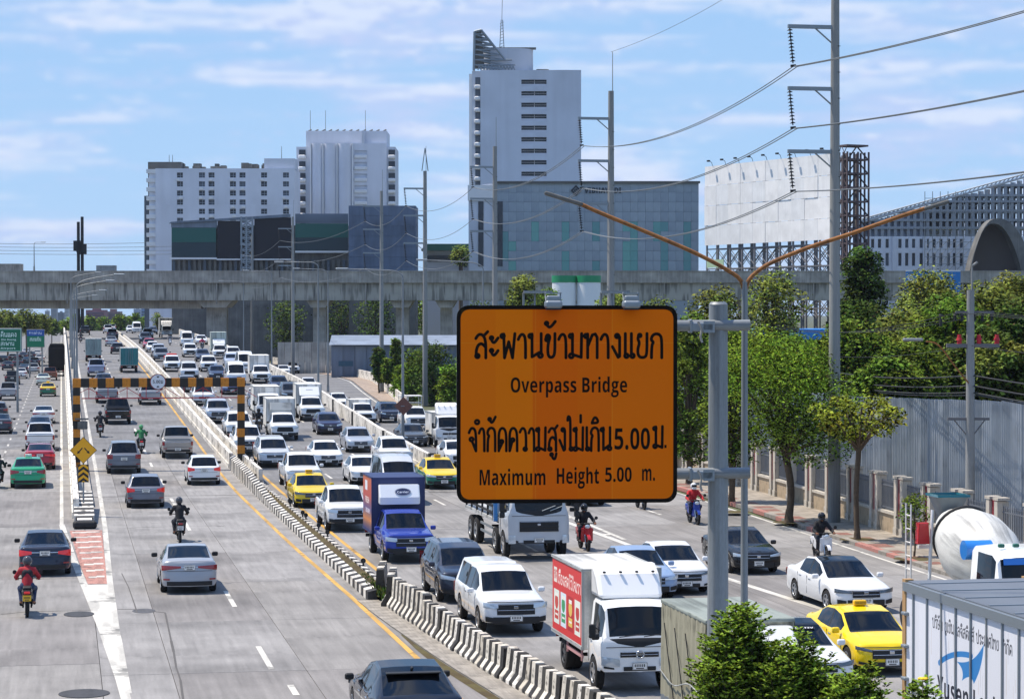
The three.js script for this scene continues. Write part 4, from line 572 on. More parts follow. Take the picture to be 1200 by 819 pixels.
// foreground bush in the median: upright sprays of paired leaflets
function sprayBush(label, px, d, topPy, wPx, seed0, nTw, green) {
  setSeed(seed0); const base = flat0(px, d), H = LY(topPy, d), W = wPx * d / FOCAL, t = thing('median_bush', label, 'bush', 'leafy bushes in near median', base), L = [], st = [];
  st.push(bar([0, 0, 0], [0, H * .55, 0], .05, 6, .03));
  for (let i = 0; i < nTw; i++) {
    const a = rr(0, 6.283), q0 = Math.sqrt(rnd()), r = W / 2 * q0, hx = H - (H - 2.2) * .55 * q0 * q0 - Math.pow(rnd(), 1.6) * 1.3, len0 = rr(.55, .95), lean = q0 * .45;
    const top = [Math.cos(a) * r, hx, Math.sin(a) * r * .8], bot = [top[0] - Math.cos(a) * lean * len0, hx - len0, top[2] - Math.sin(a) * lean * len0 * .8], mid = [lerp(bot[0], top[0], .5) + rr(-.04, .04), hx - len0 * .48, lerp(bot[2], top[2], .5) + rr(-.04, .04)];
    st.push(bar([bot[0] * .4, Math.max(.5, bot[1] - 1.2), bot[2] * .4], bot, .016, 4, .01), bar(bot, mid, .01, 4, .006), bar(mid, top, .006, 4, .002));
    const tone = rr(.72, 1.3), P = (u) => u < .5 ? bot.map((v, k) => lerp(v, mid[k], u * 2)) : mid.map((v, k) => lerp(v, top[k], u * 2 - 1));
    for (let q = 0; q < 11; q++) { const u = .1 + .9 * q / 10, p = P(u), sa = q * 2.4 + a, len = .26 * lerp(1.1, .45, u), dx = Math.cos(sa), dz = Math.sin(sa);
      for (let k = 0; k < 5; k++) { const v = (k + 1) / 5 * len, f = tone * rr(.75, 1.3); for (const sd of [-1, 1]) L.push([p[0] + dx * v, p[1] + v * .5, p[2] + dz * v, .085 * rr(.8, 1.3), green[0] * f, green[1] * f, green[2] * f, 2.2, [dx * .6 - dz * sd, .35 + rr(-.3, .3), dz * .6 + dx * sd]]); } }
  }
  mesh('stems', st, barkM, t); mesh('foliage', leaves(L), leafM, t); return t;
}
const bushG = [.32, .48, .055];
sprayBush('tall bright green leafy bush at foot of thick grey sign post', 868, 38.5, 704, 120, 201, 210, bushG);
sprayBush('leafy green bush in front of white sedan with dark roof', 935, 38, 742, 120, 202, 190, bushG);
sprayBush('low leafy bush in front of yellow taxi', 1006, 37, 776, 90, 203, 130, bushG);
sprayBush('low leafy bush with yellow flower below white trailer', 1080, 36, 796, 70, 204, 80, bushG);
{ const t = thing('yellow_flower', 'small yellow flower head on low bush', 'flower', null, atDepth(1082, 795, 35.4)); for (let i = 0; i < 6; i++) { const g = new THREE.SphereGeometry(.035, 8, 6); g.scale(1.4, .5, 1); g.translate(.035, 0, 0); g.rotateY(i * 1.047); mesh('petal', g, std({ color: 0xf2c21a, roughness: .7 }), t); } mesh('stalk', bar([0, -.25, 0], [0, 0, 0], .006), barkM, t); }
{ // weeds at the end of the planted median
  setSeed(77); const L = []; for (let i = 0; i < 900; i++) { const s = rr(72.6, 80), x = rr(9.65, 10.15), h = rr(.08, .2) * (s < 76 ? 1.6 : .6); if (s > 76 && rnd() < .6) continue; L.push([x, .15, -s, h, .09 * rr(.7, 1.3), .15 * rr(.7, 1.3), .03, 4, [rr(-.5, .5), 1, rr(-.5, .5)]]); }
  const o = mesh('median_weeds', leaves(L), leafM); o.userData = { kind: 'stuff', label: 'short green weeds at end of planted median', category: 'weeds' };
}
// ---------------------------------------------------------------- Thai lettering drawn as strokes: glyph = [advance, strokes, rings]; x right, y up, 1 = letter height
const TH = {
  'ก': [.78, [[[.1, 0], [.1, .52], [.22, .64], [.06, .74], [.16, .94], [.36, 1], [.56, .94], [.64, .76], [.64, 0]]], []],
  'ข': [.72, [[[.12, .72], [.1, .88], [.22, .97], [.34, .86], [.22, .6], [.2, .2], [.28, .02], [.48, .02], [.58, .2], [.58, 1]]], [[.17, .76, .07]]],
  'ค': [.78, [[[.12, 0], [.1, .62], [.18, .9], [.38, 1], [.58, .9], [.66, .66], [.66, 0]], [[.14, .02], [.3, .4]]], [[.34, .47, .08]]],
  'ง': [.62, [[[.34, .96], [.46, .86], [.46, .06], [.38, .02], [.08, .46]]], [[.33, .9, .08]]],
  'จ': [.74, [[[.08, .78], [.2, .98], [.42, .98], [.58, .8], [.58, 0]], [[.56, .02], [.3, .42]]], [[.26, .5, .09]]],
  'ซ': [.74, [[[.12, .72], [.1, .88], [.22, .97], [.34, .86], [.22, .6], [.2, .2], [.28, .02], [.48, .02], [.58, .2], [.58, .8], [.72, 1.06]]], [[.17, .76, .07]]],
  'ด': [.78, [[[.12, 0], [.1, .62], [.18, .9], [.38, 1], [.58, .9], [.66, .66], [.66, 0]], [[.12, .02], [.34, .3]]], [[.32, .4, .08]]],
  'ต': [.78, [[[.12, 0], [.1, .62], [.18, .94], [.38, .84], [.58, .96], [.66, .66], [.66, 0]], [[.12, .02], [.34, .3]]], [[.32, .4, .08]]],
  'ท': [.82, [[[.18, .98], [.18, 0]], [[.2, .5], [.42, .94], [.58, .98], [.68, .84], [.68, 0]]], [[.1, .9, .08]]],
  'น': [.82, [[[.2, .98], [.2, .04], [.58, .22]], [[.68, 1], [.68, .16]]], [[.12, .9, .08], [.64, .1, .09]]],
  'บ': [.8, [[[.2, .98], [.2, .08], [.3, 0], [.56, 0], [.66, .08], [.66, 1]]], [[.12, .9, .08]]],
  'ป': [.8, [[[.2, .98], [.2, .08], [.3, 0], [.56, 0], [.66, .08], [.66, 1.4]]], [[.12, .9, .08]]],
  'พ': [.86, [[[.16, .98], [.2, 0], [.42, .66], [.62, 0], [.74, 1]]], [[.1, .9, .08]]],
  'ม': [.82, [[[.2, .98], [.2, .16]], [[.2, .14], [.66, .02], [.68, 1]]], [[.12, .9, .08], [.14, .08, .09]]],
  'ย': [.76, [[[.24, .96], [.1, .82], [.24, .62], [.14, .4], [.14, .14], [.26, .01], [.5, .01], [.62, .14], [.62, 1]]], [[.24, .92, .06]]],
  'ร': [.64, [[[.08, .82], [.2, .98], [.34, .9], [.5, .96]], [[.2, .82], [.44, .62], [.44, .1]]], [[.4, .08, .08]]],
  'ล': [.78, [[[.1, .8], [.22, .98], [.5, .96], [.64, .72], [.64, 0]], [[.64, .42], [.48, .6], [.24, .56], [.12, .34], [.12, .1]]], [[.18, .08, .08]]],
  'ว': [.66, [[[.08, .8], [.2, .98], [.4, .96], [.52, .74], [.52, .12]]], [[.46, .08, .08]]],
  'ส': [.8, [[[.1, .8], [.22, .98], [.46, .96], [.62, .72], [.62, 0]], [[.62, .42], [.46, .6], [.24, .56], [.12, .34], [.12, .1]], [[.5, .9], [.72, 1.08]]], [[.18, .08, .08]]],
  'ศ': [.8, [[[.12, 0], [.1, .62], [.18, .9], [.38, 1], [.58, .9], [.66, .66], [.66, 0]], [[.14, .02], [.3, .4]], [[.58, .9], [.74, 1.08]]], [[.34, .47, .08]]],
  'ษ': [.82, [[[.2, .98], [.2, .08], [.3, 0], [.56, 0], [.66, .08], [.66, 1]], [[.4, .5], [.8, .4]]], [[.12, .9, .08]]],
  'อ': [.74, [[[.14, .7], [.22, .96], [.46, .98], [.6, .78], [.6, .16], [.48, .01], [.24, .01], [.14, .16], [.14, .4], [.26, .5]]], [[.22, .5, .06]]],
  'ะ': [.6, [[[.1, .86], [.12, .7], [.26, .6], [.46, .82]], [[.1, .34], [.12, .18], [.26, .08], [.46, .3]]], [[.12, .82, .06], [.12, .3, .06]]],
  'า': [.58, [[[.06, .76], [.16, .96], [.34, .97], [.44, .78], [.44, 0]]], []],
  'ำ': [.58, [[[.06, .76], [.16, .96], [.34, .97], [.44, .78], [.44, 0]]], [[-.08, 1.24, .1]]],
  'เ': [.36, [[[.14, 1], [.14, .14]]], [[.2, .08, .08]]],
  'แ': [.66, [[[.14, 1], [.14, .14]], [[.46, 1], [.46, .14]]], [[.2, .08, .08], [.52, .08, .08]]],
  'โ': [.5, [[[.36, 1.42], [.1, 1.36], [.06, 1.2], [.22, 1.12], [.22, .14]]], [[.28, .08, .08]]],
  'ไ': [.46, [[[.04, 1.3], [.04, 1.48], [.2, 1.46], [.24, 1.2], [.24, .14]]], [[.3, .08, .08]]],
  'ใ': [.46, [[[.1, 1.26], [.06, 1.44], [.22, 1.48], [.26, 1.3], [.22, 1.1], [.22, .14]]], [[.28, .08, .08], [.12, 1.3, .06]]],
  '้': [0, [[[-.6, 1.42], [-.5, 1.26], [-.34, 1.28], [-.12, 1.5]]], [[-.58, 1.42, .06]]],
  '่': [0, [[[-.3, 1.52], [-.3, 1.22]]], []],
  'ั': [0, [[[-.56, 1.38], [-.46, 1.22], [-.32, 1.22], [-.12, 1.46]]], [[-.54, 1.36, .06]]],
  'ิ': [0, [[[-.62, 1.2], [-.5, 1.42], [-.3, 1.42], [-.14, 1.2], [-.62, 1.18]]], []],
  'ี': [0, [[[-.62, 1.2], [-.5, 1.42], [-.3, 1.42], [-.14, 1.2], [-.62, 1.18]], [[-.14, 1.2], [-.1, 1.5]]], []],
  'ื': [0, [[[-.62, 1.2], [-.5, 1.42], [-.3, 1.42], [-.14, 1.2], [-.62, 1.18]], [[-.2, 1.2], [-.2, 1.5]], [[-.08, 1.2], [-.06, 1.5]]], []],
  '็': [0, [[[-.56, 1.2], [-.5, 1.42], [-.2, 1.42], [-.16, 1.2], [-.36, 1.26]]], []],
  '์': [0, [[[-.3, 1.3], [-.16, 1.52]]], [[-.36, 1.28, .06]]],
  'ู': [0, [[[-.5, -.14], [-.42, -.34], [-.24, -.36], [-.16, -.12]]], [[-.5, -.16, .06]]],
  ' ': [.5, [], []],
};
function thaiWidth(s) { let w = 0; for (const ch of s) w += TH[ch] ? TH[ch][0] : .6; return w; }
function thai(g, text, x, y, width, h, lw, color) {      // baseline at y, fitted into width
  const k = width / thaiWidth(text); g.strokeStyle = color; g.lineWidth = lw; g.lineCap = 'round'; g.lineJoin = 'round';
  for (const ch of text) {
    const d = TH[ch]; if (!d) continue;
    for (const st of d[1]) { g.beginPath(); st.forEach(([a, b], i) => { const X = x + a * k, Y = y - b * h; if (i === 0) g.moveTo(X, Y); else if (i < st.length - 1 && !'พทมงน'.includes(ch)) { const [c, e] = st[i + 1]; g.quadraticCurveTo(X, Y, x + (a + c) / 2 * k, y - (b + e) / 2 * h); } else g.lineTo(X, Y); }); g.stroke(); }
    for (const [a, b, r] of d[2]) { g.beginPath(); g.arc(x + a * k, y - b * h, r * (h + k) / 2, 0, 6.2832); g.stroke(); }
    x += d[0] * k;
  }
}
function latin(g, text, x, y, width, size, color, weight = 'bold') { g.fillStyle = color; g.font = weight + ' ' + size + 'px sans-serif'; g.textBaseline = 'alphabetic'; const w = g.measureText(text).width; g.save(); g.translate(x, y); g.scale(width / w, 1); g.fillText(text, 0, 0); g.restore(); }
function printMat(w, h, draw, o = {}) { return std({ map: canvasTex(w, h, draw), roughness: .5, ...o }); }
// ---------------------------------------------------------------- the orange height sign on its post
{
  const D = 42, post = flat0(842, D), g = thing('overhead_sign', 'large orange height limit sign with black Thai and English lettering', 'road sign', null, post, -YAW + .055);
  const X = (px) => (px - 842) * D / FOCAL, Y = (py) => LY(py, D), x0 = X(534), x1 = X(790), y0 = Y(586.5), y1 = Y(358), W = x1 - x0, Hh = y1 - y0, cx = (x0 + x1) / 2, cy = (y0 + y1) / 2;
  const CW = 1536, CH = Math.round(CW * Hh / W);
  const tex = (g2, w, h) => {
    const u = w / 256, sx = (px) => (px - 534) * u, sy = (py) => (py - 358) * u;
    g2.fillStyle = '#16120e'; g2.fillRect(0, 0, w, h); g2.fillStyle = '#e26c05'; const r = 12 * u, b = 4.6 * u; g2.beginPath(); g2.moveTo(b + r, b); g2.lineTo(w - b - r, b); g2.quadraticCurveTo(w - b, b, w - b, b + r); g2.lineTo(w - b, h - b - r); g2.quadraticCurveTo(w - b, h - b, w - b - r, h - b); g2.lineTo(b + r, h - b); g2.quadraticCurveTo(b, h - b, b, h - b - r); g2.lineTo(b, b + r); g2.quadraticCurveTo(b, b, b + r, b); g2.fill();
    // the sheeting comes in strips of slightly different dye
    [['rgba(250,150,0,.14)', 5, 45], ['rgba(255,165,0,.2)', 45, 88], ['rgba(225,80,0,.2)', 88, 140], ['rgba(225,90,0,.14)', 140, 179], ['rgba(245,130,0,.16)', 179, 250]].forEach(([c, a, e]) => { g2.fillStyle = c; g2.fillRect(a * u, b, (e - a) * u, h - 2 * b); });
    g2.fillStyle = 'rgba(230,150,60,.4)'; for (const lx of [91, 180]) g2.fillRect(lx * u, b, .8 * u, h - 2 * b); for (const ly of [43]) g2.fillRect(b, ly * u, w - 2 * b, .7 * u);
    const ink = '#140f0c'; thai(g2, 'สะพานข้ามทางแยก', sx(554), sy(418.5), 221 * u, 28 * u, 3.5 * u, ink);
    latin(g2, 'Overpass Bridge', sx(595.5), sy(458.5), 137 * u, 24 * u, ink);
    thai(g2, 'จำกัดความสูงไม่เกิน', sx(547), sy(526), 167 * u, 27 * u, 3.1 * u, ink); latin(g2, '5.00', sx(716), sy(524.5), 43 * u, 34 * u, ink); thai(g2, 'ม', sx(762), sy(523), 13 * u, 25 * u, 3.2 * u, ink); g2.fillStyle = ink; g2.fillRect(sx(775), sy(519.5), 2.6 * u, 3.6 * u);
    latin(g2, 'Maximum', sx(559), sy(565.5), 79 * u, 25 * u, ink); latin(g2, 'Height', sx(648.5), sy(564), 51 * u, 25 * u, ink); latin(g2, '5.00', sx(705.5), sy(562), 32 * u, 23 * u, ink); latin(g2, 'm.', sx(748), sy(561), 17 * u, 25 * u, ink);
  };
  const r = .2, pts = []; for (const [ax, ay, a0] of [[W / 2 - r, Hh / 2 - r, 0], [-W / 2 + r, Hh / 2 - r, 1], [-W / 2 + r, -Hh / 2 + r, 2], [W / 2 - r, -Hh / 2 + r, 3]]) for (let i = 0; i <= 6; i++) { const t = (a0 + i / 6) * Math.PI / 2; pts.push([ax + Math.cos(t) * r, ay + Math.sin(t) * r]); }
  const plate = extr(pts, .05); plate.translate(cx, cy, .42); mesh('back_plate', plate, M.galv, g);
  const fg = new THREE.ShapeGeometry(new THREE.Shape(pts.map((p) => new THREE.Vector2(...p)))); const uv = fg.attributes.uv, ps = fg.attributes.position; for (let i = 0; i < uv.count; i++) uv.setXY(i, ps.getX(i) / W + .5, ps.getY(i) / Hh + .5); fg.translate(cx, cy, .449); mesh('sign_face', fg, new THREE.MeshPhysicalMaterial({ map: canvasTex(CW, CH, tex), roughness: .85, specularIntensity: .25 }), g);
  mesh('post', [cyl(.2, .165, Y(357), 0, 0, 0, 28), cyl(.17, .13, .05, 0, Y(357), 0, 28), box(.9, .06, .9, 0, .03, 0)], M.galv, g);
  for (const py of [383, 556]) { const a = mesh('arm', [bar([x0 + .4, Y(py), .22], [X(878), Y(py - 2), .1], .1, 14)], M.galv, g); mesh('clamp', [rbox(.4, .16, .26, X(822), Y(py), .12, .03), rbox(.05, .24, .3, X(808), Y(py - 1), .1, .02), box(.2, .2, .02, X(829), Y(py), .24)], M.steel, a); mesh('loose_strap', tube([[X(815), Y(py - 6), .34], [X(819), Y(py + 2), .36], [X(818), Y(py + 12), .35], [X(820), Y(py + 18), .35]], .022, 10, 5), M.wallConc, a); }
  for (const px of [570, 650, 730]) mesh('stiffener', box(.06, Hh * .92, .08, X(px), cy, .35), M.galv, g);
  for (const [a, b] of [[612, 645], [702, 735]]) { const l = mesh('lamp_bracket', [bar([X(a), y1 - .06, .3], [X(a), Y(343), .3], .022), bar([X(a + 13), y1 - .06, .3], [X(a + 13), Y(343), .3], .02), box(X(b) - X(a), .05, .12, (X(a) + X(b)) / 2, Y(342.5), .34)], M.galv, g); const n = (b + a) / 2 + 17; mesh('floodlight', [rbox(.3, .14, .34, X(b), Y(357), .62, .05), rbox(.24, .1, .26, X(b), Y(350), .58, .03), box(.28, .02, .2, X(b), Y(344), .56)], M.steel, l); mesh('lamp_glass', box(.25, .02, .26, X(b), Y(362.5), .63), M.dark, l); mesh('light_cage', [-.13, .13].map((d) => bar([X(b) + d, Y(353), .6], [X(b) + d, Y(343), .5], .012)), M.steel, l); }
}
// ---------------------------------------------------------------- rusty double street lamp in the median
{
  const D = 43, g = thing('rusty_street_lamp', 'slim double street lamp with rusty curved arms beside sign post', 'street lamp', null, flat0(873, D), -YAW), X = (px) => (px - 873) * D / FOCAL, Y = (py) => LY(py, D);
  mesh('pole', [cyl(.075, .055, Y(330), 0, 0, 0, 14), rbox(.4, .5, .4, 0, .25, 0, .05)], M.galv, g);
  const arm = (pts, n) => { const a = mesh('arm', tube(pts.map(([px, py]) => [X(px), Y(py), 0]), .037, 40, 8), M.rust, g); return a; };
  const l = arm([[873, 345], [868, 328], [855, 318], [820, 299], [770, 277], [700, 248], [680, 239]]), r = arm([[873, 345], [878, 328], [895, 313], [940, 293], [1000, 273], [1060, 252], [1085, 244]]);
  const head = (pts, par) => { const A = new THREE.Vector3(X(pts[0][0]), Y(pts[0][1]), 0), B = new THREE.Vector3(X(pts[1][0]), Y(pts[1][1]), 0), d = B.clone().sub(A), h = rbox(d.length(), .07, .2, 0, 0, 0, .03, 3); h.rotateZ(Math.atan2(d.y, d.x)); h.translate((A.x + B.x) / 2, (A.y + B.y) / 2, 0); mesh('lamp_head', h, M.wallDark, par); };
  head([[683, 240], [638, 226]], l); head([[1083, 245], [1112, 236]], r);
}
// ---------------------------------------------------------------- height gantry
{
  const s = 136, h = flyH(s), g = thing('height_gantry', 'orange and black striped height limit gantry over the ramp', 'gantry', null, new THREE.Vector3(0, h, -s)), or = std({ map: rep(texGrime, .8), color: 0xd98a1e, roughness: .6 }), bk = std({ map: rep(texGrime, .8), color: 0x23211f, roughness: .6 });
  const x0 = .62, x1 = 10.25, yb = 4.66, yt = 5.16, n = 21, dx = (x1 - x0) / n;
  for (let i = 0; i < n; i++) mesh(i % 2 ? 'black_band' : 'orange_band', box(dx - .004, yt - yb, .45, x0 + (i + .5) * dx, (yb + yt) / 2, 0), i % 2 ? bk : or, g);
  for (const x of [x0 + .22, x1 - .22]) { const base = x < 5 ? 0 : -.1; for (let i = 0; i < 10; i++) { const hh = (yb - base) / 10; mesh(i % 2 ? 'orange_band' : 'black_band', box(.4, hh - .004, .4, x, yb - (i + .5) * hh, 0), i % 2 ? or : bk, g); } }
  const red = std({ color: 0xb8323a, roughness: .6 }); mesh('hanging_bar', [bar([x0 + .5, yb - .62, .1], [x1 - .4, yb - .62, .1], .035)], red, g);
  for (let i = 0; i < 9; i++) { const x = x0 + .9 + i * 1.06; mesh('hanger', bar([x, yb, .1], [x, yb - .62, .1], .022), red, g); if (i % 2 === 0) mesh('brace', [bar([x, yb - .05, .1], [x + .9, yb - .6, .1], .02), bar([x, yb - .05, .1], [x - .5, yb - .3, .1], .02)], red, g); }
  const disc = cyl(.45, .45, .05, 0, 0, 0, 36); disc.rotateX(Math.PI / 2); disc.translate(5.35, (yb + yt) / 2 + .05, .28); const sg = mesh('round_sign', disc, std({ color: 0x7c1f26, roughness: .5 }), g);
  const face = new THREE.CircleGeometry(.4, 36); face.translate(5.35, (yb + yt) / 2 + .05, .336); mesh('sign_face', face, printMat(256, 256, (c, w) => { c.fillStyle = '#d9dde3'; c.fillRect(0, 0, w, w); c.fillStyle = '#1a1a1c'; c.beginPath(); c.moveTo(128, 62); c.lineTo(98, 26); c.lineTo(158, 26); c.fill(); c.beginPath(); c.moveTo(128, 194); c.lineTo(98, 230); c.lineTo(158, 230); c.fill(); latin(c, '5.00', 34, 156, 138, 82, '#1a1a1c'); thai(c, 'ม', 178, 154, 44, 50, 10, '#1a1a1c'); }), sg);
  mesh('signal_box', [rbox(.55, .45, .3, x0 + .55, 2.55, .3, .05), box(.75, .08, .4, x0 + .5, 2.9, .25)], M.wallDark, g);
  const f = thing('marker_post', 'yellow diamond sign with two arrows above chevron plate at divider nose', 'road sign', null, new THREE.Vector3(.95, 0, -107));
  mesh('pole', bar([0, 0, 0], [0, 3.0, 0], .045), M.galv, f);
  const dp = box(.84, .84, .03); dp.rotateZ(Math.PI / 4); dp.translate(0, 2.92, .06); mesh('diamond_back', dp, bk, f);
  const df = new THREE.PlaneGeometry(.8, .8); df.rotateZ(Math.PI / 4); df.translate(0, 2.92, .08); mesh('diamond_face', df, printMat(256, 256, (c, w) => { c.fillStyle = '#e9a80c'; c.fillRect(0, 0, w, w); c.save(); c.translate(w / 2, w / 2); c.rotate(Math.PI / 4); c.strokeStyle = '#15130f'; c.lineWidth = 16; c.fillStyle = '#15130f'; for (const k of [-1, 1]) { c.beginPath(); c.moveTo(k * 14, -34); c.lineTo(k * 62, 22); c.stroke(); c.beginPath(); c.moveTo(k * 88, 50); c.lineTo(k * 78, 4); c.lineTo(k * 42, 34); c.fill(); } c.restore(); }), f);
  mesh('chevron_plate', box(.46, .78, .03, 0, 1.9, .06), bk, f);
  const cf = new THREE.PlaneGeometry(.44, .76); cf.translate(0, 1.9, .08); mesh('chevron_face', cf, printMat(128, 224, (c, w, h) => { c.fillStyle = '#e9a80c'; c.fillRect(0, 0, w, h); c.fillStyle = '#15130f'; for (let i = -1; i < 4; i++) { const y = i * 74 + 20; c.beginPath(); c.moveTo(0, y + 50); c.lineTo(w / 2, y); c.lineTo(w, y + 50); c.lineTo(w, y + 86); c.lineTo(w / 2, y + 36); c.lineTo(0, y + 86); c.fill(); } }), f);
}
// ---------------------------------------------------------------- power poles with insulator strings and their wires
const insGeo = (() => { const g = [cyl(.025, .025, 1.5, 0, -1.5, 0, 6)]; for (let i = 0; i < 10; i++) { g.push(cyl(.13, .05, .06, 0, -1.42 + i * .145, 0, 10)); } g.push(box(.22, .1, .1, -.0, -1.6, 0)); return merge(g); })();
function sagWire(a, b, sag, r) { const p = []; for (let i = 0; i <= 16; i++) { const t = i / 16; p.push(new THREE.Vector3(lerp(a.x, b.x, t), lerp(a.y, b.y, t) - sag * 4 * t * (1 - t), lerp(a.z, b.z, t))); } return new THREE.TubeGeometry(new THREE.CatmullRomCurve3(p), 24, r, 5); }
{
  const base = hit(978, 612, flatH, .12), poles = [[new THREE.Vector3(33.4, .12, -50), 'out of sight power pole'], [base, 'tall tapered grey power pole on pavement with three insulator arms'], [flat0(716, 147), 'second power pole rising above orange sign'], [flat0(580, 196), 'slim power pole beside panel-clad building'], [flat0(498, 230), 'power pole with braced peak before gap of sky'], [flat0(447, 268), 'power pole before plain grey block'], [flat0(343, 340), 'far power pole beside black screens'], [flat0(295, 420), 'farthest power pole by lattice tower']];
  const armY = [20.9, 18.3, 15.65], ends = [];
  poles.forEach(([p, label], i) => {
    const top = 22.6, g = thing('power_pole', label, 'power pole', 'power poles along frontage lane', p); if (p.y < .05) p.y = 0;
    mesh('shaft', [cyl(.27, .17, top, 0, 0, 0, 10), cyl(.03, .02, 3, .1, top - .6, 0, 6)], M.pole, g);
    const tips = []; armY.forEach((y) => { const a = mesh('cross_arm', [box(2.15, .16, .14, -1.0, y, 0), bar([-.9, y - .04, 0], [-.05, y - .75, 0], .035)], M.steel, g); const ins = mesh('insulator_string', insGeo, M.dark, a); ins.position.set(-2.0, y - .06, 0); ins.rotation.z = .1; tips.push(new THREE.Vector3(p.x - 2.0 + .16, p.y + y - 1.68, p.z)); });
    if (i === 4) mesh('peak_brace', [bar([-.3, top, 0], [0, top + 2.2, 0], .05), bar([.3, top, 0], [0, top + 2.2, 0], .05)], M.steel, g);
    for (let k = 0; k < 12; k++) mesh('step_bolt', box(.12, .025, .025, .12, 8 + k * 1.1, .16), M.dark, g);
    ends.push(tips);
  });
  for (let i = 1; i < ends.length; i++) for (let k = 0; k < 3; k++) for (const dd of i < 4 ? [0, .18] : [0]) { const o = mesh('power_line', sagWire(ends[i - 1][k].clone().add(new THREE.Vector3(dd, 0, 0)), ends[i][k].clone().add(new THREE.Vector3(dd, 0, 0)), i === 1 ? .5 : 1.1, .022), M.cable); tag(o, (dd ? 'right-hand strand of twin ' : '') + ['topmost', 'middle', 'lowest'][k] + ' high voltage wire slung between ' + ['near end and first', 'first and second', 'second and third', 'third and fourth', 'fourth and fifth', 'fifth and sixth', 'sixth and seventh'][i - 1] + ' power poles', 'wire', 'high voltage wires'); }
  const e = mesh('power_line', sagWire(new THREE.Vector3(33.4, 25, -50), base.clone().setY(25.4), .4, .012), M.cable); tag(e, 'thin earth wire at pole tops leading off to the right', 'wire');
  const e2 = mesh('power_line', sagWire(base.clone().setY(25.4), flat0(716, 147).setY(25), .6, .012), M.cable); tag(e2, 'thin earth wire between tops of first and second power poles', 'wire');
}
{ // concrete utility pole with red fuse holders
  const p = flat0(1138, 88); p.y = .12; const g = thing('utility_pole', 'weathered concrete utility pole with red fuse switches and bare crossarms', 'utility pole', null, p, -YAW), Y = (py) => LY(py, 88) - .12, X = (px) => (px - 1138) * 88 / FOCAL;
  mesh('shaft', cyl(.19, .14, Y(340), 0, 0, 0, 8), M.pole, g); mesh('pole_top', [bar([.05, Y(345), 0], [.05, Y(312), 0], .04), bar([.05, Y(312), 0], [.25, Y(307), 0], .05)], M.pole, g);
  mesh('cross_arm', [box(X(1174) - X(1112), .14, .14, X(1141), Y(405), 0), box(X(1165) - X(1120), .1, .1, X(1143), Y(366), 0), box(X(1160) - X(1111), .1, .1, X(1136), Y(491), 0), bar([X(1118), Y(491), 0], [0, Y(515), 0], .025), bar([X(1156), Y(491), 0], [0, Y(515), 0], .025)], std({ color: 0x6a6a6c, roughness: .8 }), g);
  for (const px of [1125, 1148, 1169]) mesh('fuse_switch', [cyl(.09, .07, .34, X(px), Y(405) + .07, 0, 10), cyl(.12, .1, .08, X(px), Y(405) + .2, 0, 10)], std({ color: 0xb5202c, roughness: .6 }), g);
  for (const px of [1103, 1120, 1128, 1142, 1152, 1163]) mesh('insulator', [cyl(.06, .04, .3, X(px), Y(px < 1110 ? 372 : 366) - .32, 0, 8), cyl(.09, .06, .06, X(px), Y(366) - .12, 0, 8)], M.dark, g);
  mesh('lamp_arm', [tube([[0, Y(452), .1], [X(1120), Y(430), .1], [X(1098), Y(403), .1], [X(1085), Y(400), .1]], .03, 16, 6)], M.rust, g); mesh('lamp_head', rbox(.75, .12, .25, X(1070), Y(398), .1, .06, 3), M.galv, g);
  mesh('meter_box', rbox(.35, .4, .25, .2, 1.2, .2, .03), M.galv, g);
  const far = [flat0(905, 150), flat0(905, 150)], near = new THREE.Vector3(34, 0, -45);
  [[366, -.5], [366, .2], [366, .8], [405, 0], [440, .1], [452, .1], [460, .1], [463, .25]].forEach(([py, dx], i) => { const y = Y(py) + .12, a = p.clone(); a.x += dx; a.y = y; const b = near.clone(); b.x += dx; b.y = y + .2; const c = far[i < 4 ? 0 : 1].clone(); c.y = y + (i < 4 ? -.8 : -.3); c.x += dx; const m = i < 4 ? .012 : .03; const o1 = mesh('utility_line', sagWire(a, b, .5, m), M.cableDark), o2 = mesh('utility_line', sagWire(a, c, .6, m), M.cableDark); const nm = ['bare wire', 'bare middle wire', 'bare outer wire', 'fuse wire', 'thick black cable', 'second thick black cable', 'sagging black cable', 'lowest sagging black cable'][i]; tag(o1, nm + ' from utility pole running along hoarding off to the right', 'wire', 'utility pole cables'); tag(o2, nm + ' from utility pole running toward the street trees', 'wire', 'utility pole cables'); });
}
// ---------------------------------------------------------------- street lamps along ramp and frontage lane
function lampPost(label, group, p, H, reach, bend, turn = -YAW) {
  const g = thing('street_lamp', label, 'street lamp', group, p, turn);
  mesh('pole', [cyl(.11, .06, H - .6, 0, 0, 0, 8), cyl(.16, .14, .8, 0, 0, 0, 8)], M.galv, g);
  mesh('arm', tube([[0, H - .7, 0], [0, H - .35, 0], [reach * .12, H - .05, 0], [reach * .4, H + bend * .4, 0], [reach, H + bend, 0]], .045, 20, 6), M.galv, g);
  mesh('lamp_head', rbox(.85, .14, .3, reach + Math.sign(reach) * .35, H + bend + .02, 0, .07, 3), M.steel, g); return g;
}
lampPost('street lamp on white lane wall with arm over ramp', null, new THREE.Vector3(21.75, 0, -205), LY(308, 208), -3.0, .0);
lampPost('street lamp carrying back of diamond sign by frontage lane', null, hit(472, 528), LY(318, 158), -3.6, .1);
lampPost('street lamp before expressway left of orange sign', null, flat0(566, 178), LY(308, 178), -4.2, .2);
[[384, 270, 316, 'street lamp beyond white lane wall before pale panel wall'], [318, 330, 318, 'street lamp beside dark screens above ramp'], [285, 380, 330, 'distant street lamp near expressway pier']].forEach(([px, d, py, l]) => lampPost(l, null, flat0(px, d), LY(py, d), -3.2, .1));
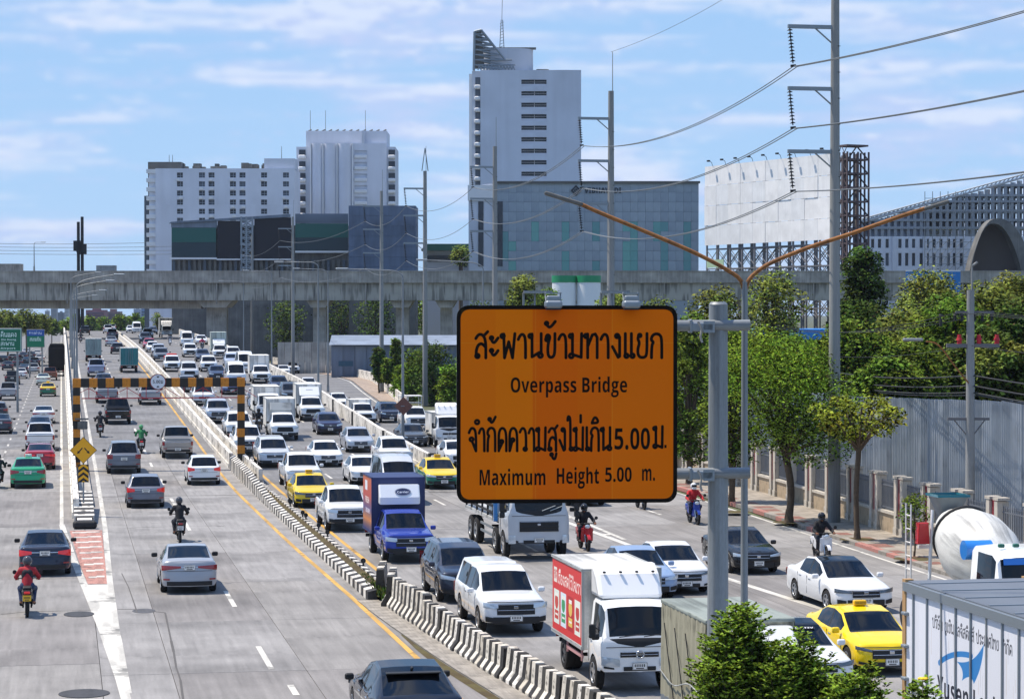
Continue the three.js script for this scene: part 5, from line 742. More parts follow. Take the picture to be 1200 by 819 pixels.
[[78, 190, 330], [80, 225, 336], [82, 265, 346], [84, 330, 351], [86, 300, 325]].forEach(([px, d, py], i) => lampPost('tall slim lamp post in tight row along ramp wall', 'row of lamp posts on ramp wall', new THREE.Vector3(1.2, flyH(d) + .2, -d), LY(py, d) - flyH(d) - .2, 3, .5, -YAW));
{ const p = hit(472, 528), g = thing('diamond_sign_back', 'brown back of diamond road sign on frontage lamp post', 'road sign', null, p, -YAW); const d = 158, q = box(.86, .86, .03); q.rotateZ(Math.PI / 4); q.translate(.05, LY(474, d), .14); mesh('plate', q, std({ map: rep(texGrime, 1), color: 0x7a5248, roughness: .7 }), g); mesh('strap', box(.24, .05, .3, 0, LY(474, d), .04), M.steel, g); }
{ // green and blue direction signs over the lower road
  const mk = (label, px0, px1, py0, py1, d, draw, col) => { const g = thing('direction_sign', label, 'road sign', null, flat0((px0 + px1) / 2, d), -YAW), w = (px1 - px0) * d / FOCAL, h = (py1 - py0) * d / FOCAL, y = LY((py0 + py1) / 2, d); mesh('board', rbox(w, h, .12, 0, y, 0, .05), M.galv, g); const f = new THREE.PlaneGeometry(w - .1, h - .1); f.translate(0, y, .07); mesh('sign_face', f, printMat(512, Math.round(512 * h / w), draw), g); for (const k of [-.35, .35]) mesh('post', cyl(.12, .1, y, w * k, 0, -.15, 8), M.galv, g); };
  mk('green overhead direction sign with white lettering', -14, 25, 384.5, 412.5, 215, (c, w, h) => { c.fillStyle = '#066a4a'; c.fillRect(0, 0, w, h); c.strokeStyle = '#cfe6dc'; c.lineWidth = 8; c.strokeRect(8, 8, w - 16, h - 16); thai(c, 'ดินแดง', 180, 130, 260, 60, 9, '#dfeee6'); latin(c, 'Din Daeng', 190, 190, 240, 40, '#dfeee6'); thai(c, 'สะพาน', 180, 270, 220, 50, 8, '#dfeee6'); latin(c, 'Airport', 180, 330, 240, 40, '#dfeee6'); }, 0);
  mk('smaller green sign with blue upper band beyond it', 30.5, 51.5, 386, 407, 330, (c, w, h) => { c.fillStyle = '#0b7350'; c.fillRect(0, 0, w, h); c.fillStyle = '#1d4f9a'; c.fillRect(0, 0, w, h * .36); thai(c, 'ทางด่วน', 60, 130, 380, 60, 10, '#dfe6ee'); thai(c, 'สนามบิน', 80, 330, 340, 80, 12, '#d8e8df'); }, 0);
}
{ // twin antenna masts beyond the expressway, far lamp
  const D = 470, g = facing('antenna_mast_pair', 'pair of dark slim antenna masts beyond expressway', 'antenna mast', D), X = (p) => LX(p, D), Y = (p) => LY(p, D);
  for (const [px, t] of [[91.5, 260], [96, 254]]) { mesh('mast', cyl(.35, .3, Y(t), X(px), 0, 0, 8), M.dark, g); for (let i = 0; i < 3; i++) mesh('antenna_panel', box(.6, 2, .5, X(px) + (i - 1) * .6, Y(288 + i * 2), .3), M.dark, g); }
  lampPost('lone thin street lamp standing on expressway', null, flat0(39.5, 405).setY(16), LY(284, 405) - 16, 1.2, 0);
}
{ // low wires strung left of the twin masts
  for (let i = 0; i < 4; i++) { const a = atDepth(-60, 284 + i * 4.2, 500), b = atDepth(170 + i * 40, 284.5 + i * 4, 500); const o = mesh('far_wire', sagWire(a, b, .3, .05), M.cable); tag(o, ['highest', 'upper', 'lower', 'lowest'][i] + ' of four faint wires above expressway left of hotel', 'wire', 'faint far wires'); }
}
// ---------------------------------------------------------------- vehicles: lofted bodies
const paintCache = {};
function paint(hex, metal = 0) { const k = hex + '_' + metal; return paintCache[k] ??= new THREE.MeshPhysicalMaterial({ color: hex, roughness: metal ? .4 : .55, metalness: metal * .7, specularIntensity: .3, clearcoat: .9, clearcoatRoughness: .05 }); }
const V = {
  glass: new THREE.MeshPhysicalMaterial({ color: 0x05070b, roughness: .05, ior: 1.45 }),
  tyre: std({ color: 0x1c1c1d, roughness: .95 }), rim: std({ color: 0xb3b7bb, roughness: .35, metalness: .7 }), rimDark: std({ color: 0x55585c, roughness: .5, metalness: .5 }),
  under: std({ color: 0x141516, roughness: .95 }), trim: std({ color: 0x17181a, roughness: .6 }), chrome: std({ color: 0xc8ccd0, roughness: .15, metalness: .9 }),
  head: new THREE.MeshPhysicalMaterial({ color: 0xc9d3da, roughness: .12, metalness: .35, clearcoat: 1 }), headDark: new THREE.MeshPhysicalMaterial({ color: 0x59636c, roughness: .12, metalness: .3, clearcoat: 1 }),
  tail: new THREE.MeshPhysicalMaterial({ color: 0x8e0f14, roughness: .2, clearcoat: 1 }), tailLit: new THREE.MeshPhysicalMaterial({ color: 0xc0161a, roughness: .2, clearcoat: 1, emissive: 0xe02418, emissiveIntensity: .22 }), amber: std({ color: 0xd07a1c, roughness: .3 }),
  plate: printMat(128, 64, (c, w, h) => { c.fillStyle = '#e9e9e4'; c.fillRect(0, 0, w, h); c.strokeStyle = '#333'; c.lineWidth = 3; c.strokeRect(3, 3, w - 6, h - 6); c.fillStyle = '#222'; for (let i = 0; i < 6; i++) c.fillRect(18 + i * 16, 14, 9, 24); c.fillRect(30, 46, 68, 9); }),
  plateY: printMat(128, 64, (c, w, h) => { c.fillStyle = '#e0b32a'; c.fillRect(0, 0, w, h); c.fillStyle = '#222'; for (let i = 0; i < 6; i++) c.fillRect(18 + i * 16, 14, 9, 24); c.fillRect(30, 46, 68, 9); }),
  boxWhite: std({ map: rep(texGrime, .25), color: 0xf4f5f4, roughness: .6 }), boxGrey: std({ map: rep(texGrime, .3), color: 0xb7bdbf, roughness: .6 }), steel: M.steel,
};
const SPEC = {
  sedan: { L: 4.62, W: 1.78, top: [[2.31, .70], [2.22, .77], [1.6, .9], [1.02, .98], [.28, 1.37], [-.25, 1.47], [-.9, 1.42], [-1.65, 1.07], [-2.2, 1.03], [-2.31, .97]], belt: [[2.31, .66], [1.6, .80], [1.02, .88], [0, .91], [-1.65, .98], [-2.2, .97], [-2.31, .93]], cowl: 1.02, rs: .28, re: -.9, rb: -1.65, side: [[.72, -.18], [-.26, -.98]], wr: .70, wheels: [1.38, -1.32], r: .315, sill: .22, kf: .3, kr: .25, d0: .3, hl: [.47, .975, .615, .64, .68, .77], tl: [.5, .975, .79, .71, .88, .94], grille: [.46, .5, .69], intake: [.62, .25, .43] },
  hatch: { L: 4.08, W: 1.73, top: [[2.04, .76], [1.96, .84], [1.5, .93], [1.06, .99], [.4, 1.4], [-.25, 1.5], [-1.35, 1.43], [-1.85, 1.0], [-2.04, .92]], belt: [[2.04, .70], [1.5, .82], [1.06, .9], [-1.3, 1.0], [-1.85, .97], [-2.04, .88]], cowl: 1.06, rs: .4, re: -1.35, rb: -1.85, side: [[.8, -.08], [-.16, -1.2]], wr: .71, wheels: [1.3, -1.26], r: .31, sill: .22, kf: .3, kr: .12, d0: .26, hl: [.5, .97, .62, .68, .74, .84], tl: [.58, .98, .78, .73, .9, .97], grille: [.46, .54, .72], intake: [.62, .26, .46] },
  suv: { L: 4.72, W: 1.86, top: [[2.36, .95], [2.28, 1.02], [1.75, 1.1], [1.15, 1.15], [.5, 1.62], [-.1, 1.76], [-1.6, 1.72], [-2.15, 1.15], [-2.36, 1.05]], belt: [[2.36, .88], [1.15, 1.03], [-2.15, 1.1], [-2.36, 1.0]], cowl: 1.15, rs: .5, re: -1.6, rb: -2.15, side: [[.88, 0], [-.1, -.95], [-1.03, -1.62]], wr: .73, wheels: [1.42, -1.4], r: .37, sill: .3, kf: .2, kr: .1, d0: .24, hl: [.54, .97, .76, .80, .90, .95], tl: [.66, .98, .86, .86, 1.1, 1.1], grille: [.56, .58, .88], intake: [.66, .32, .52], rails: true },
  pickup: { L: 5.25, W: 1.86, top: [[2.62, .98], [2.54, 1.05], [1.95, 1.13], [1.28, 1.18], [.62, 1.66], [.05, 1.78], [-.62, 1.74], [-.92, 1.16], [-1.0, 1.1], [-2.62, 1.1]], belt: [[2.62, .9], [1.28, 1.05], [-.9, 1.08], [-2.62, 1.09]], cowl: 1.28, rs: .62, re: -.62, rb: -.92, side: [[1.02, .14], [.06, -.6]], wr: .73, wheels: [1.55, -1.5], r: .37, sill: .36, kf: .2, kr: .02, d0: .22, hl: [.54, .97, .78, .82, .92, .97], tl: [.86, .985, .74, .74, 1.04, 1.04], grille: [.58, .62, .92], intake: [.7, .36, .56], bed: [-1.02, -2.52, .74] },
  canopy: { base: 'pickup', top: [[2.62, .98], [2.54, 1.05], [1.95, 1.13], [1.28, 1.18], [.62, 1.66], [.05, 1.78], [-.62, 1.77], [-.7, 1.74], [-.78, 1.8], [-2.35, 1.78], [-2.6, 1.14], [-2.62, 1.1]], re: -2.35, rb: -2.6, side: [[1.02, .14], [.06, -.6], [-.9, -2.2]], bed: null },
  van: { L: 5.2, W: 1.88, top: [[2.6, 1.0], [2.52, 1.1], [2.2, 1.22], [1.5, 1.98], [.95, 2.2], [0, 2.26], [-2.3, 2.22], [-2.52, 1.3], [-2.6, 1.05]], belt: [[2.6, .92], [2.2, 1.14], [-2.5, 1.18], [-2.6, 1.0]], cowl: 2.2, rs: 1.5, re: -2.3, rb: -2.52, side: [[1.95, 1.0], [.92, -.4], [-.5, -2.15]], wr: .8, wheels: [1.62, -1.4], r: .34, sill: .28, kf: .2, kr: .03, d0: .22, hl: [.62, .97, .72, .74, .92, 1.0], tl: [.84, .98, .8, .8, 1.2, 1.2], grille: [.5, .72, .86], intake: [.5, .3, .46] },
  sedanB: { base: 'sedan', top: [[2.31, .72], [2.22, .80], [1.6, .92], [1.1, .99], [.38, 1.38], [-.2, 1.46], [-.8, 1.43], [-1.75, 1.12], [-2.22, 1.07], [-2.31, .99]], cowl: 1.1, rs: .38, re: -.8, rb: -1.75, side: [[.8, -.12], [-.2, -1.1]], hl: [.56, .975, .60, .66, .66, .75], tl: [.3, .975, .84, .76, .9, .93], grille: [.56, .44, .66], intake: [.5, .24, .36], wr: .72 },
  suvB: { base: 'suv', top: [[2.36, .9], [2.28, .97], [1.85, 1.05], [1.35, 1.12], [.6, 1.58], [0, 1.7], [-1.8, 1.68], [-2.2, 1.1], [-2.36, 1.0]], cowl: 1.35, rs: .6, re: -1.8, rb: -2.2, side: [[1.05, .1], [0, -.9], [-.98, -1.75]], hl: [.5, .97, .72, .78, .82, .92], tl: [.72, .98, .8, .8, 1.2, 1.24], grille: [.48, .6, .78], intake: [.72, .3, .46], rails: false },
  pickupB: { base: 'pickup', hl: [.62, .97, .8, .82, .96, .98], grille: [.62, .56, .94], intake: [.5, .38, .5], tl: [.84, .985, .8, .8, 1.02, 1.02], wr: .75, top: [[2.62, 1.0], [2.55, 1.08], [1.95, 1.16], [1.32, 1.21], [.7, 1.68], [.1, 1.8], [-.66, 1.77], [-.92, 1.2], [-1.0, 1.1], [-2.62, 1.1]], cowl: 1.32, rs: .7, re: -.66 },
  fastback: { base: 'suv', L: 4.82, W: 1.92, top: [[2.41, .88], [2.33, .95], [1.8, 1.03], [1.25, 1.08], [.5, 1.5], [-.2, 1.62], [-.95, 1.57], [-1.3, 1.47], [-2.1, 1.14], [-2.41, 1.02]], belt: [[2.41, .82], [1.25, .97], [-2.1, 1.06], [-2.41, .97]], cowl: 1.25, rs: .5, re: -1.3, rb: -2.1, side: [[.92, .02], [-.08, -1.15]], wr: .69, wheels: [1.46, -1.42], hl: [.5, .97, .7, .74, .78, .86], tl: [.05, .98, .92, .9, .97, .97] },
  cab: { L: 1.72, W: 1.86, top: [[.86, 1.12], [.82, 1.26], [.76, 1.32], [.5, 2.04], [.2, 2.16], [-.7, 2.16], [-.86, 2.1]], belt: [[.86, 1.1], [.76, 1.26], [-.86, 1.26]], cowl: .76, rs: .5, re: -9, rb: -10, side: [[.56, -.5]], wr: .84, wheels: [-.12], r: .4, sill: .5, kf: .06, kr: .0, d0: .12, hl: [.52, .97, .66, .70, .84, .9], tl: null, grille: [.5, .88, 1.0], intake: [.42, .56, .66] },
  bigcab: { L: 2.1, W: 2.32, top: [[1.05, 1.62], [1.02, 1.74], [.98, 1.8], [.78, 2.72], [.45, 2.9], [-.8, 2.92], [-1.05, 2.86]], belt: [[1.05, 1.6], [.98, 1.72], [-1.05, 1.72]], cowl: .98, rs: .78, re: -9, rb: -10, side: [[.7, -.5]], wr: .86, wheels: [-.05], r: .5, sill: .62, kf: .05, kr: 0, d0: .12, hl: [.74, .96, .62, .62, .92, .92], tl: null, grille: [.62, 1.05, 1.42], intake: [.5, .62, .74] },
  pickcab: { base: 'pickup', L: 3.7, off: .78, top: [[1.85, .98], [1.77, 1.05], [1.18, 1.13], [.5, 1.18], [-.15, 1.66], [-.7, 1.76], [-1.45, 1.74], [-1.7, 1.5], [-1.85, 1.1]], belt: [[1.85, .9], [.5, 1.05], [-1.85, 1.08]], cowl: .5, rs: -.15, re: -9, rb: -10, side: [[.22, -.62], [-.7, -1.35]], wheels: [.78], bed: null, tl: null },
};
function specOf(t) { const s = SPEC[t]; return s.base ? { ...SPEC[s.base], ...s } : s; }
const bodyCache = {};
function bodyParts(type, fine) {
  const key = type + fine; if (bodyCache[key]) return bodyCache[key];
  const S = specOf(type), hl = S.L / 2, hw = S.W / 2, p = 2.5, z0 = hl - S.d0, desc = (t) => [...t].sort((a, b) => a[0] - b[0]);
  const topT = desc(S.top), beltT = desc(S.belt), Hmax = Math.max(...S.top.map((q) => q[1]));
  // stations
  const st = new Set(); const add = (z) => { if (z <= hl && z >= -hl) st.add(+z.toFixed(4)); };
  for (const e of [1, -1]) for (const r of [0, .35, .6, .78, .9, .965, .995]) add(e * (z0 + S.d0 * r));
  for (const [z] of [...S.top, ...S.belt]) add(z);
  for (const [a, b] of S.side) { add(a); add(b); } add(S.cowl + .1);
  for (const w of S.wheels) for (let i = -6; i <= 6; i++) add(w + Math.sin(i / 6 * Math.PI / 2) * (S.r + .055));
  for (const w of S.wheels) { add(w - S.r - .08); add(w + S.r + .08); }
  if (S.bed) { add(S.bed[0]); add(S.bed[0] - .03); add(S.bed[1]); add(S.bed[1] - .03); }
  for (let z = -hl + .2; z < hl; z += fine ? .22 : .5) add(z);
  let Z = [...st].sort((a, b) => b - a); Z = Z.filter((z, i) => i === 0 || Z[i - 1] - z > .012 || (S.bed && (Math.abs(z - S.bed[0]) < .04 || Math.abs(z - S.bed[1]) < .04)));
  const scale = (z) => { const a = Math.abs(z); if (a <= z0) return 1 - .025 * smooth(z0 - 1, z0, a); const r = Math.min(.9985, (a - z0) / S.d0); return .975 * Math.pow(1 - Math.pow(r, p), 1 / p); };
  const rake = (z, y) => { const a = Math.abs(z); if (a <= z0) return 0; const r = (a - z0) / S.d0; return -(z > 0 ? S.kf : S.kr) * Math.max(0, y - .5) * r * Math.sign(z); };
  const arch = (z) => { let y = S.sill + (Math.abs(z) > hl - .5 ? .04 : 0), on = 0; for (const w of S.wheels) { const d = Math.abs(z - w), R = S.r + .055; if (d < R) { const q = S.r + Math.sqrt(R * R - d * d); if (q > y) { y = q; on = 1; } } } return [y, on]; };
  const NJ = 11, rings = Z.map((z) => {
    const w = hw * scale(z), top = table(topT, z), belt = Math.min(table(beltT, z), top - .004), e = top - belt, g = Math.min(1, Math.max(0, (e - .12) / (Hmax - belt - .12))), [yb, on] = arch(z), wr = S.wr * w, Y = (t) => lerp(Math.min(yb, belt - .05), belt, t);
    let q = [[0, S.sill + .03], [w * (on ? .985 : .93), Y(0)], [w * .99, Y(.16)], [w, Y(.55)], [w * .99, Y(.86)], [w * .958, belt], [w * .925, belt + e * lerp(.4, .03, g)], [lerp(w * .86, wr, g), belt + e * lerp(.72, .87, g)], [lerp(w * .78, wr * .93, g), belt + e * lerp(.86, .965, g)], [lerp(w * .4, wr * .5, g), belt + e * lerp(.97, .993, g)], [0, top]];
    if (S.bed && z < S.bed[0] - .005 && z > S.bed[1] - .035) { const inn = z < S.bed[0] - .02 && z > S.bed[1] - .01; q[6] = [w * .93, belt + .01]; q[7] = [w * .88, belt + .01]; q[8] = [w * .87, inn ? S.bed[2] : belt + .005]; q[9] = [w * .4, inn ? S.bed[2] : belt]; q[10] = [0, inn ? S.bed[2] : belt]; }
    return q.map(([x, y]) => [x, y, z + rake(z, y)]);
  });
  const pos = [], cls = []; const tri = (a, b, c, k) => { pos.push(...a, ...b, ...c); cls.push(k); }, mir = ([x, y, z]) => [-x, y, z];
  const kind = (i, j) => {
    const zm = (Z[i] + Z[i + 1]) / 2;
    if (j === 0) return 'underbody';
    if (j >= 8 && zm < S.rs && zm > S.re && S.re > -8) return 'roof';
    if (j >= 8 && zm > S.cowl - .01 && zm < S.cowl + .1) return 'cowl';
    if (j >= 8 && zm < S.cowl - .01 && zm > S.rs) return 'windshield';
    if (j >= 8 && zm < S.re && zm > S.rb + .03) return 'rear_window';
    if (j === 6) { let k = 0; for (const [a, b] of S.side) { if (zm < a && zm > b) return 'side' + k; k++; } }
    if (j === 6 && zm < S.side[0][0] && zm > S.side[S.side.length - 1][1]) return 'pillar';
    if (S.bed && j >= 7 && zm < S.bed[0] - .02 && zm > S.bed[1]) return 'bed_liner';
    return j <= 3 ? 'lower' : 'body';
  };
  for (let i = 0; i < Z.length - 1; i++) for (let j = 0; j < NJ - 1; j++) {
    const A = rings[i][j], B = rings[i][j + 1], C = rings[i + 1][j + 1], D = rings[i + 1][j]; let k = kind(i, j);
    for (const sd of [1, -1]) { const kk = k.startsWith('side') ? k + (sd > 0 ? 'l' : 'r') : k; if (sd > 0) { tri(A, D, B, kk); tri(B, D, C, kk); } else { tri(mir(A), mir(B), mir(D), kk); tri(mir(B), mir(C), mir(D), kk); } }
  }
  for (const [ri, f] of [[0, 1], [Z.length - 1, -1]]) { const R = rings[ri]; for (let j = 0; j < NJ - 1; j++) { const A = R[j], B = R[j + 1]; const t = [[A, B, mir(B)], [A, mir(B), mir(A)]]; for (const [a, b, c] of t) f > 0 ? tri(a, b, c, j <= 3 ? 'lower' : 'body') : tri(a, c, b, j <= 3 ? 'lower' : 'body'); } }
  let g = new THREE.BufferGeometry(); g.setAttribute('position', new THREE.Float32BufferAttribute(pos, 3)); g = toCreasedNormals(g, .62);
  const P = g.attributes.position.array, N = g.attributes.normal.array, out = {}; cls.forEach((k, i) => { const o = out[k] ??= { p: [], n: [] }; for (let q = i * 9; q < i * 9 + 9; q++) { o.p.push(P[q]); o.n.push(N[q]); } });
  const geos = {}; for (const k in out) { const q = new THREE.BufferGeometry(); q.setAttribute('position', new THREE.Float32BufferAttribute(out[k].p, 3)); q.setAttribute('normal', new THREE.Float32BufferAttribute(out[k].n, 3)); q.setAttribute('uv', new THREE.Float32BufferAttribute(new Float32Array(out[k].p.length / 3 * 2), 2)); geos[k] = q; }
  geos.upper = geos.roof ? mergeGeometries([geos.body, geos.roof]) : geos.body; geos.whole = mergeGeometries([geos.lower, geos.upper]); geos.noRoof = mergeGeometries([geos.lower, geos.body]);
  const endZ = (x, y, f) => { const r = Math.min(.995, Math.abs(x) / (hw * .975)), z = z0 + S.d0 * Math.pow(1 - Math.pow(r, p), 1 / p); return f * (z - (f > 0 ? S.kf : S.kr) * Math.max(0, y - .5) * ((z - z0) / S.d0)); };
  const patch = (x0, x1, ya0, ya1, yb0, yb1, f, off = .012, nx = 8) => { const ps = [], ix = []; for (let i = 0; i <= nx; i++) for (let j = 0; j <= 2; j++) { const x = lerp(x0, x1, i / nx), y = lerp(lerp(ya0, ya1, i / nx), lerp(yb0, yb1, i / nx), j / 2), z = endZ(x, y, f) + f * off; const bulge = j === 1 ? f * .008 : 0; const wx = x + Math.sign(x) * off * (Math.abs(x) / hw) ** 4; ps.push(wx, y, z + bulge); } const flip = (x1 > x0) === (f > 0); for (let i = 0; i < nx; i++) for (let j = 0; j < 2; j++) { const a = i * 3 + j, b = a + 3; if (flip) ix.push(a, b, a + 1, b, b + 1, a + 1); else ix.push(a, a + 1, b, b, a + 1, b + 1); } const q = new THREE.BufferGeometry(); q.setAttribute('position', new THREE.Float32BufferAttribute(ps, 3)); q.setIndex(ix); q.computeVertexNormals(); return plain(q); };
  const R = { geos, S, patch, endZ, hw };
  R.headlights = S.hl && [1, -1].map((s) => patch(s * S.hl[0] * hw, s * S.hl[1] * hw, S.hl[2], S.hl[3], S.hl[4], S.hl[5], 1));
  R.tails = S.tl && [1, -1].map((s) => patch(s * S.tl[0] * hw, s * S.tl[1] * hw, S.tl[2], S.tl[3], S.tl[4], S.tl[5], -1));
  R.grille = patch(-S.grille[0] * hw, S.grille[0] * hw, S.grille[1], S.grille[1], S.grille[2], S.grille[2], 1, .008);
  R.slats = [0, 1].map((i) => { const y = lerp(S.grille[1], S.grille[2], i ? .93 : .4); return patch(-S.grille[0] * hw * .96, S.grille[0] * hw * .96, y, y, y + .014, y + .014, 1, .016); }); R.emblem = rbox(.13, .08, .03, 0, lerp(S.grille[1], S.grille[2], .68), endZ(0, lerp(S.grille[1], S.grille[2], .68), 1) + .02, .015); R.fogs = [1, -1].map((s) => patch(s * hw * .66, s * hw * .92, S.intake[1] + .04, S.intake[1] + .07, S.intake[2] - .02, S.intake[2] + .02, 1, .009)); R.hoodLine = patch(-.86 * hw, .86 * hw, S.top[0][1] - .012, S.top[0][1] - .012, S.top[0][1] + .004, S.top[0][1] + .004, 1, .006, 12); R.trunkBar = S.tl && patch(-S.tl[0] * hw, S.tl[0] * hw, S.tl[4] - .05, S.tl[4] - .05, S.tl[4] - .02, S.tl[4] - .02, -1, .012, 10); R.trunkLine = S.tl && patch(-.8 * hw, .8 * hw, S.tl[2] - .1, S.tl[2] - .1, S.tl[2] - .088, S.tl[2] - .088, -1, .006, 10); R.reflect = S.tl && [1, -1].map((s) => patch(s * hw * .7, s * hw * .92, S.sill + .24, S.sill + .24, S.sill + .29, S.sill + .29, -1, .01));
  R.intake = patch(-S.intake[0] * hw, S.intake[0] * hw, S.intake[1], S.intake[1], S.intake[2], S.intake[2], 1, .008);
  const pl = (f, y) => { const q = new THREE.BoxGeometry(.36, .17, .02); q.translate(0, y, endZ(.0, y, f) + f * .022); return q; };
  R.fplate = pl(1, (S.intake[1] + S.intake[2]) / 2 + .06); R.rplate = pl(-1, type.startsWith('pickup') || type === 'canopy' ? .58 : S.tl ? Math.min(.86, (S.tl[2] + S.tl[4]) / 2 - .02) : .6);
  R.rbumper = patch(-.8 * hw, .8 * hw, S.sill + .06, S.sill + .06, S.sill + .2, S.sill + .2, -1, .008);
  const mz = S.cowl - (S.L < 2.5 ? .1 : .22), my = table(beltT, mz) + .1; R.mirrors = [1, -1].map((s) => rbox(.2, .15, .12, s * (hw + .1), my, mz, .05, 2));
  R.handles = S.side.slice(0, 2).flatMap(([a, b]) => [1, -1].map((s) => rbox(.03, .03, .2, s * (hw * .985 + .006), table(beltT, (a + b) / 2) - .1, b + .18, .012, 1)));
  R.seams = S.side.slice(0, 2).flatMap(([a, b]) => [1, -1].map((s) => box(.012, table(beltT, b) - S.sill - .16, .014, s * (hw * .992), (table(beltT, b) + S.sill) / 2 + .05, b - .04)));
  R.rails = S.rails && [1, -1].map((s) => bar([s * hw * S.wr * .94, Hmax - .02, S.rs - .45], [s * hw * S.wr * .94, Hmax - .02, S.re + .1], .022));
  return bodyCache[key] = R;
}
const wheelCache = {};
function wheelGeo(r, w) {
  const k = r + '_' + w; if (wheelCache[k]) return wheelCache[k];
  const ri = r * .64, pr = [[ri, -w / 2], [r * .93, -w / 2], [r, -w * .36], [r, w * .36], [r * .93, w / 2], [ri, w / 2]].map((a) => new THREE.Vector2(...a)); const tyre = new THREE.LatheGeometry(pr, 22); tyre.rotateZ(-Math.PI / 2);
  const rim = []; const disc = new THREE.CylinderGeometry(ri, ri, w * .5, 20, 1, true); disc.rotateZ(Math.PI / 2); const dk = new THREE.CircleGeometry(ri, 20); dk.rotateY(Math.PI / 2); rim.push(disc); for (let i = 0; i < 5; i++) { const s = box(.03, ri * .92, ri * .34, w * .36, ri * .5, 0); s.rotateX(i * 1.2566); rim.push(s); } const hub = new THREE.CylinderGeometry(ri * .26, ri * .26, w * .8, 10); hub.rotateZ(Math.PI / 2); rim.push(hub); const back = dk.clone(); back.translate(w * .18, 0, 0); const lip = new THREE.TorusGeometry(ri * .96, .018, 5, 22); lip.rotateY(Math.PI / 2); lip.translate(w * .44, 0, 0); rim.push(lip);
  return wheelCache[k] = { tyre: plain(tyre), rim: merge(rim), well: plain(back) };
}
function addWheel(t, x, z, r, w = .2, rimM = V.rim, cy = r) { const g = new THREE.Group(); g.name = 'wheel'; g.position.set(x, cy, z); if (x < 0) g.rotation.y = Math.PI; t.add(g); const k = wheelGeo(r, w); mesh('tyre', k.tyre, V.tyre, g); mesh('rim', k.rim, rimM, g); mesh('brake_disc', k.well, V.under, g); return g; }
// a loft body with its parts, added under t; o: {paint, lower, roof, fine, lit, oz}
function addBody(t, type, o) {
  const R = bodyParts(type, o.fine ? 1 : 0), S = R.S, oz = o.oz || 0, put = (n, g, m, par = t) => { const q = mesh(n, g, m, par); if (par === t && oz) q.position.z = oz; return q; };
  let body; if (o.lower) { body = put('body', R.geos.upper, o.paint); put('lower_body', R.geos.lower, o.lower); } else if (o.blackRoof) { body = put('body', R.geos.noRoof, o.paint); put('roof_panel', R.geos.roof, V.glass); } else body = put('body', R.geos.whole, o.paint);
  if (R.geos.cowl) put('cowl', R.geos.cowl, V.trim); if (R.geos.pillar) put('door_pillar', R.geos.pillar, V.trim);
  put('underbody', R.geos.underbody, V.under); put('windshield', R.geos.windshield, V.glass); if (R.geos.rear_window) put('rear_window', R.geos.rear_window, V.glass); if (R.geos.bed_liner) put('bed_liner', R.geos.bed_liner, o.liner || V.trim);
  for (const k in R.geos) if (k.startsWith('side')) put('side_window', R.geos[k], V.glass);
  if (R.headlights) R.headlights.forEach((g) => put('headlight', g, o.darkHead ? V.headDark : V.head));
  if (R.tails) R.tails.forEach((g) => put('taillight', g, o.lit ? V.tailLit : V.tail));
  const gr = put('grille', R.grille, o.grille || V.trim); if (o.fine) { R.slats.forEach((g) => mesh('slat', g, V.chrome, gr)); mesh('emblem', R.emblem, V.chrome, gr); put('hood_seam', R.hoodLine, V.trim); } R.fogs.forEach((g) => put('fog_light', g, V.trim)); if (S.tl) { put('boot_strip', R.trunkBar, o.fine ? V.chrome : V.trim); put('boot_seam', R.trunkLine, V.trim); R.reflect.forEach((g) => put('reflector', g, V.tail)); } put('lower_intake', R.intake, V.trim); put('number_plate', R.fplate, o.yellowPlate ? V.plateY : V.plate); if (S.tl) { put('number_plate', R.rplate, o.yellowPlate ? V.plateY : V.plate); put('rear_bumper_trim', R.rbumper, V.trim); }
  R.mirrors.forEach((g) => put('mirror', g, o.fine && !o.blackMirror ? o.paint : V.trim));
  if (o.fine) { R.handles.forEach((g) => put('door_handle', g, V.chrome)); R.seams.forEach((g) => put('door_seam', g, V.trim)); }
  if (R.rails && o.rails) R.rails.forEach((g) => put('roof_rail', g, V.trim));
  for (const z of S.wheels) for (const s of [1, -1]) addWheel(t, s * (R.hw - .115), z + oz, S.r, .21, o.rim || V.rim);
  return R;
}
const slopeAt = (hf, s) => (hf(s + 2) - hf(s - 2)) / 4;
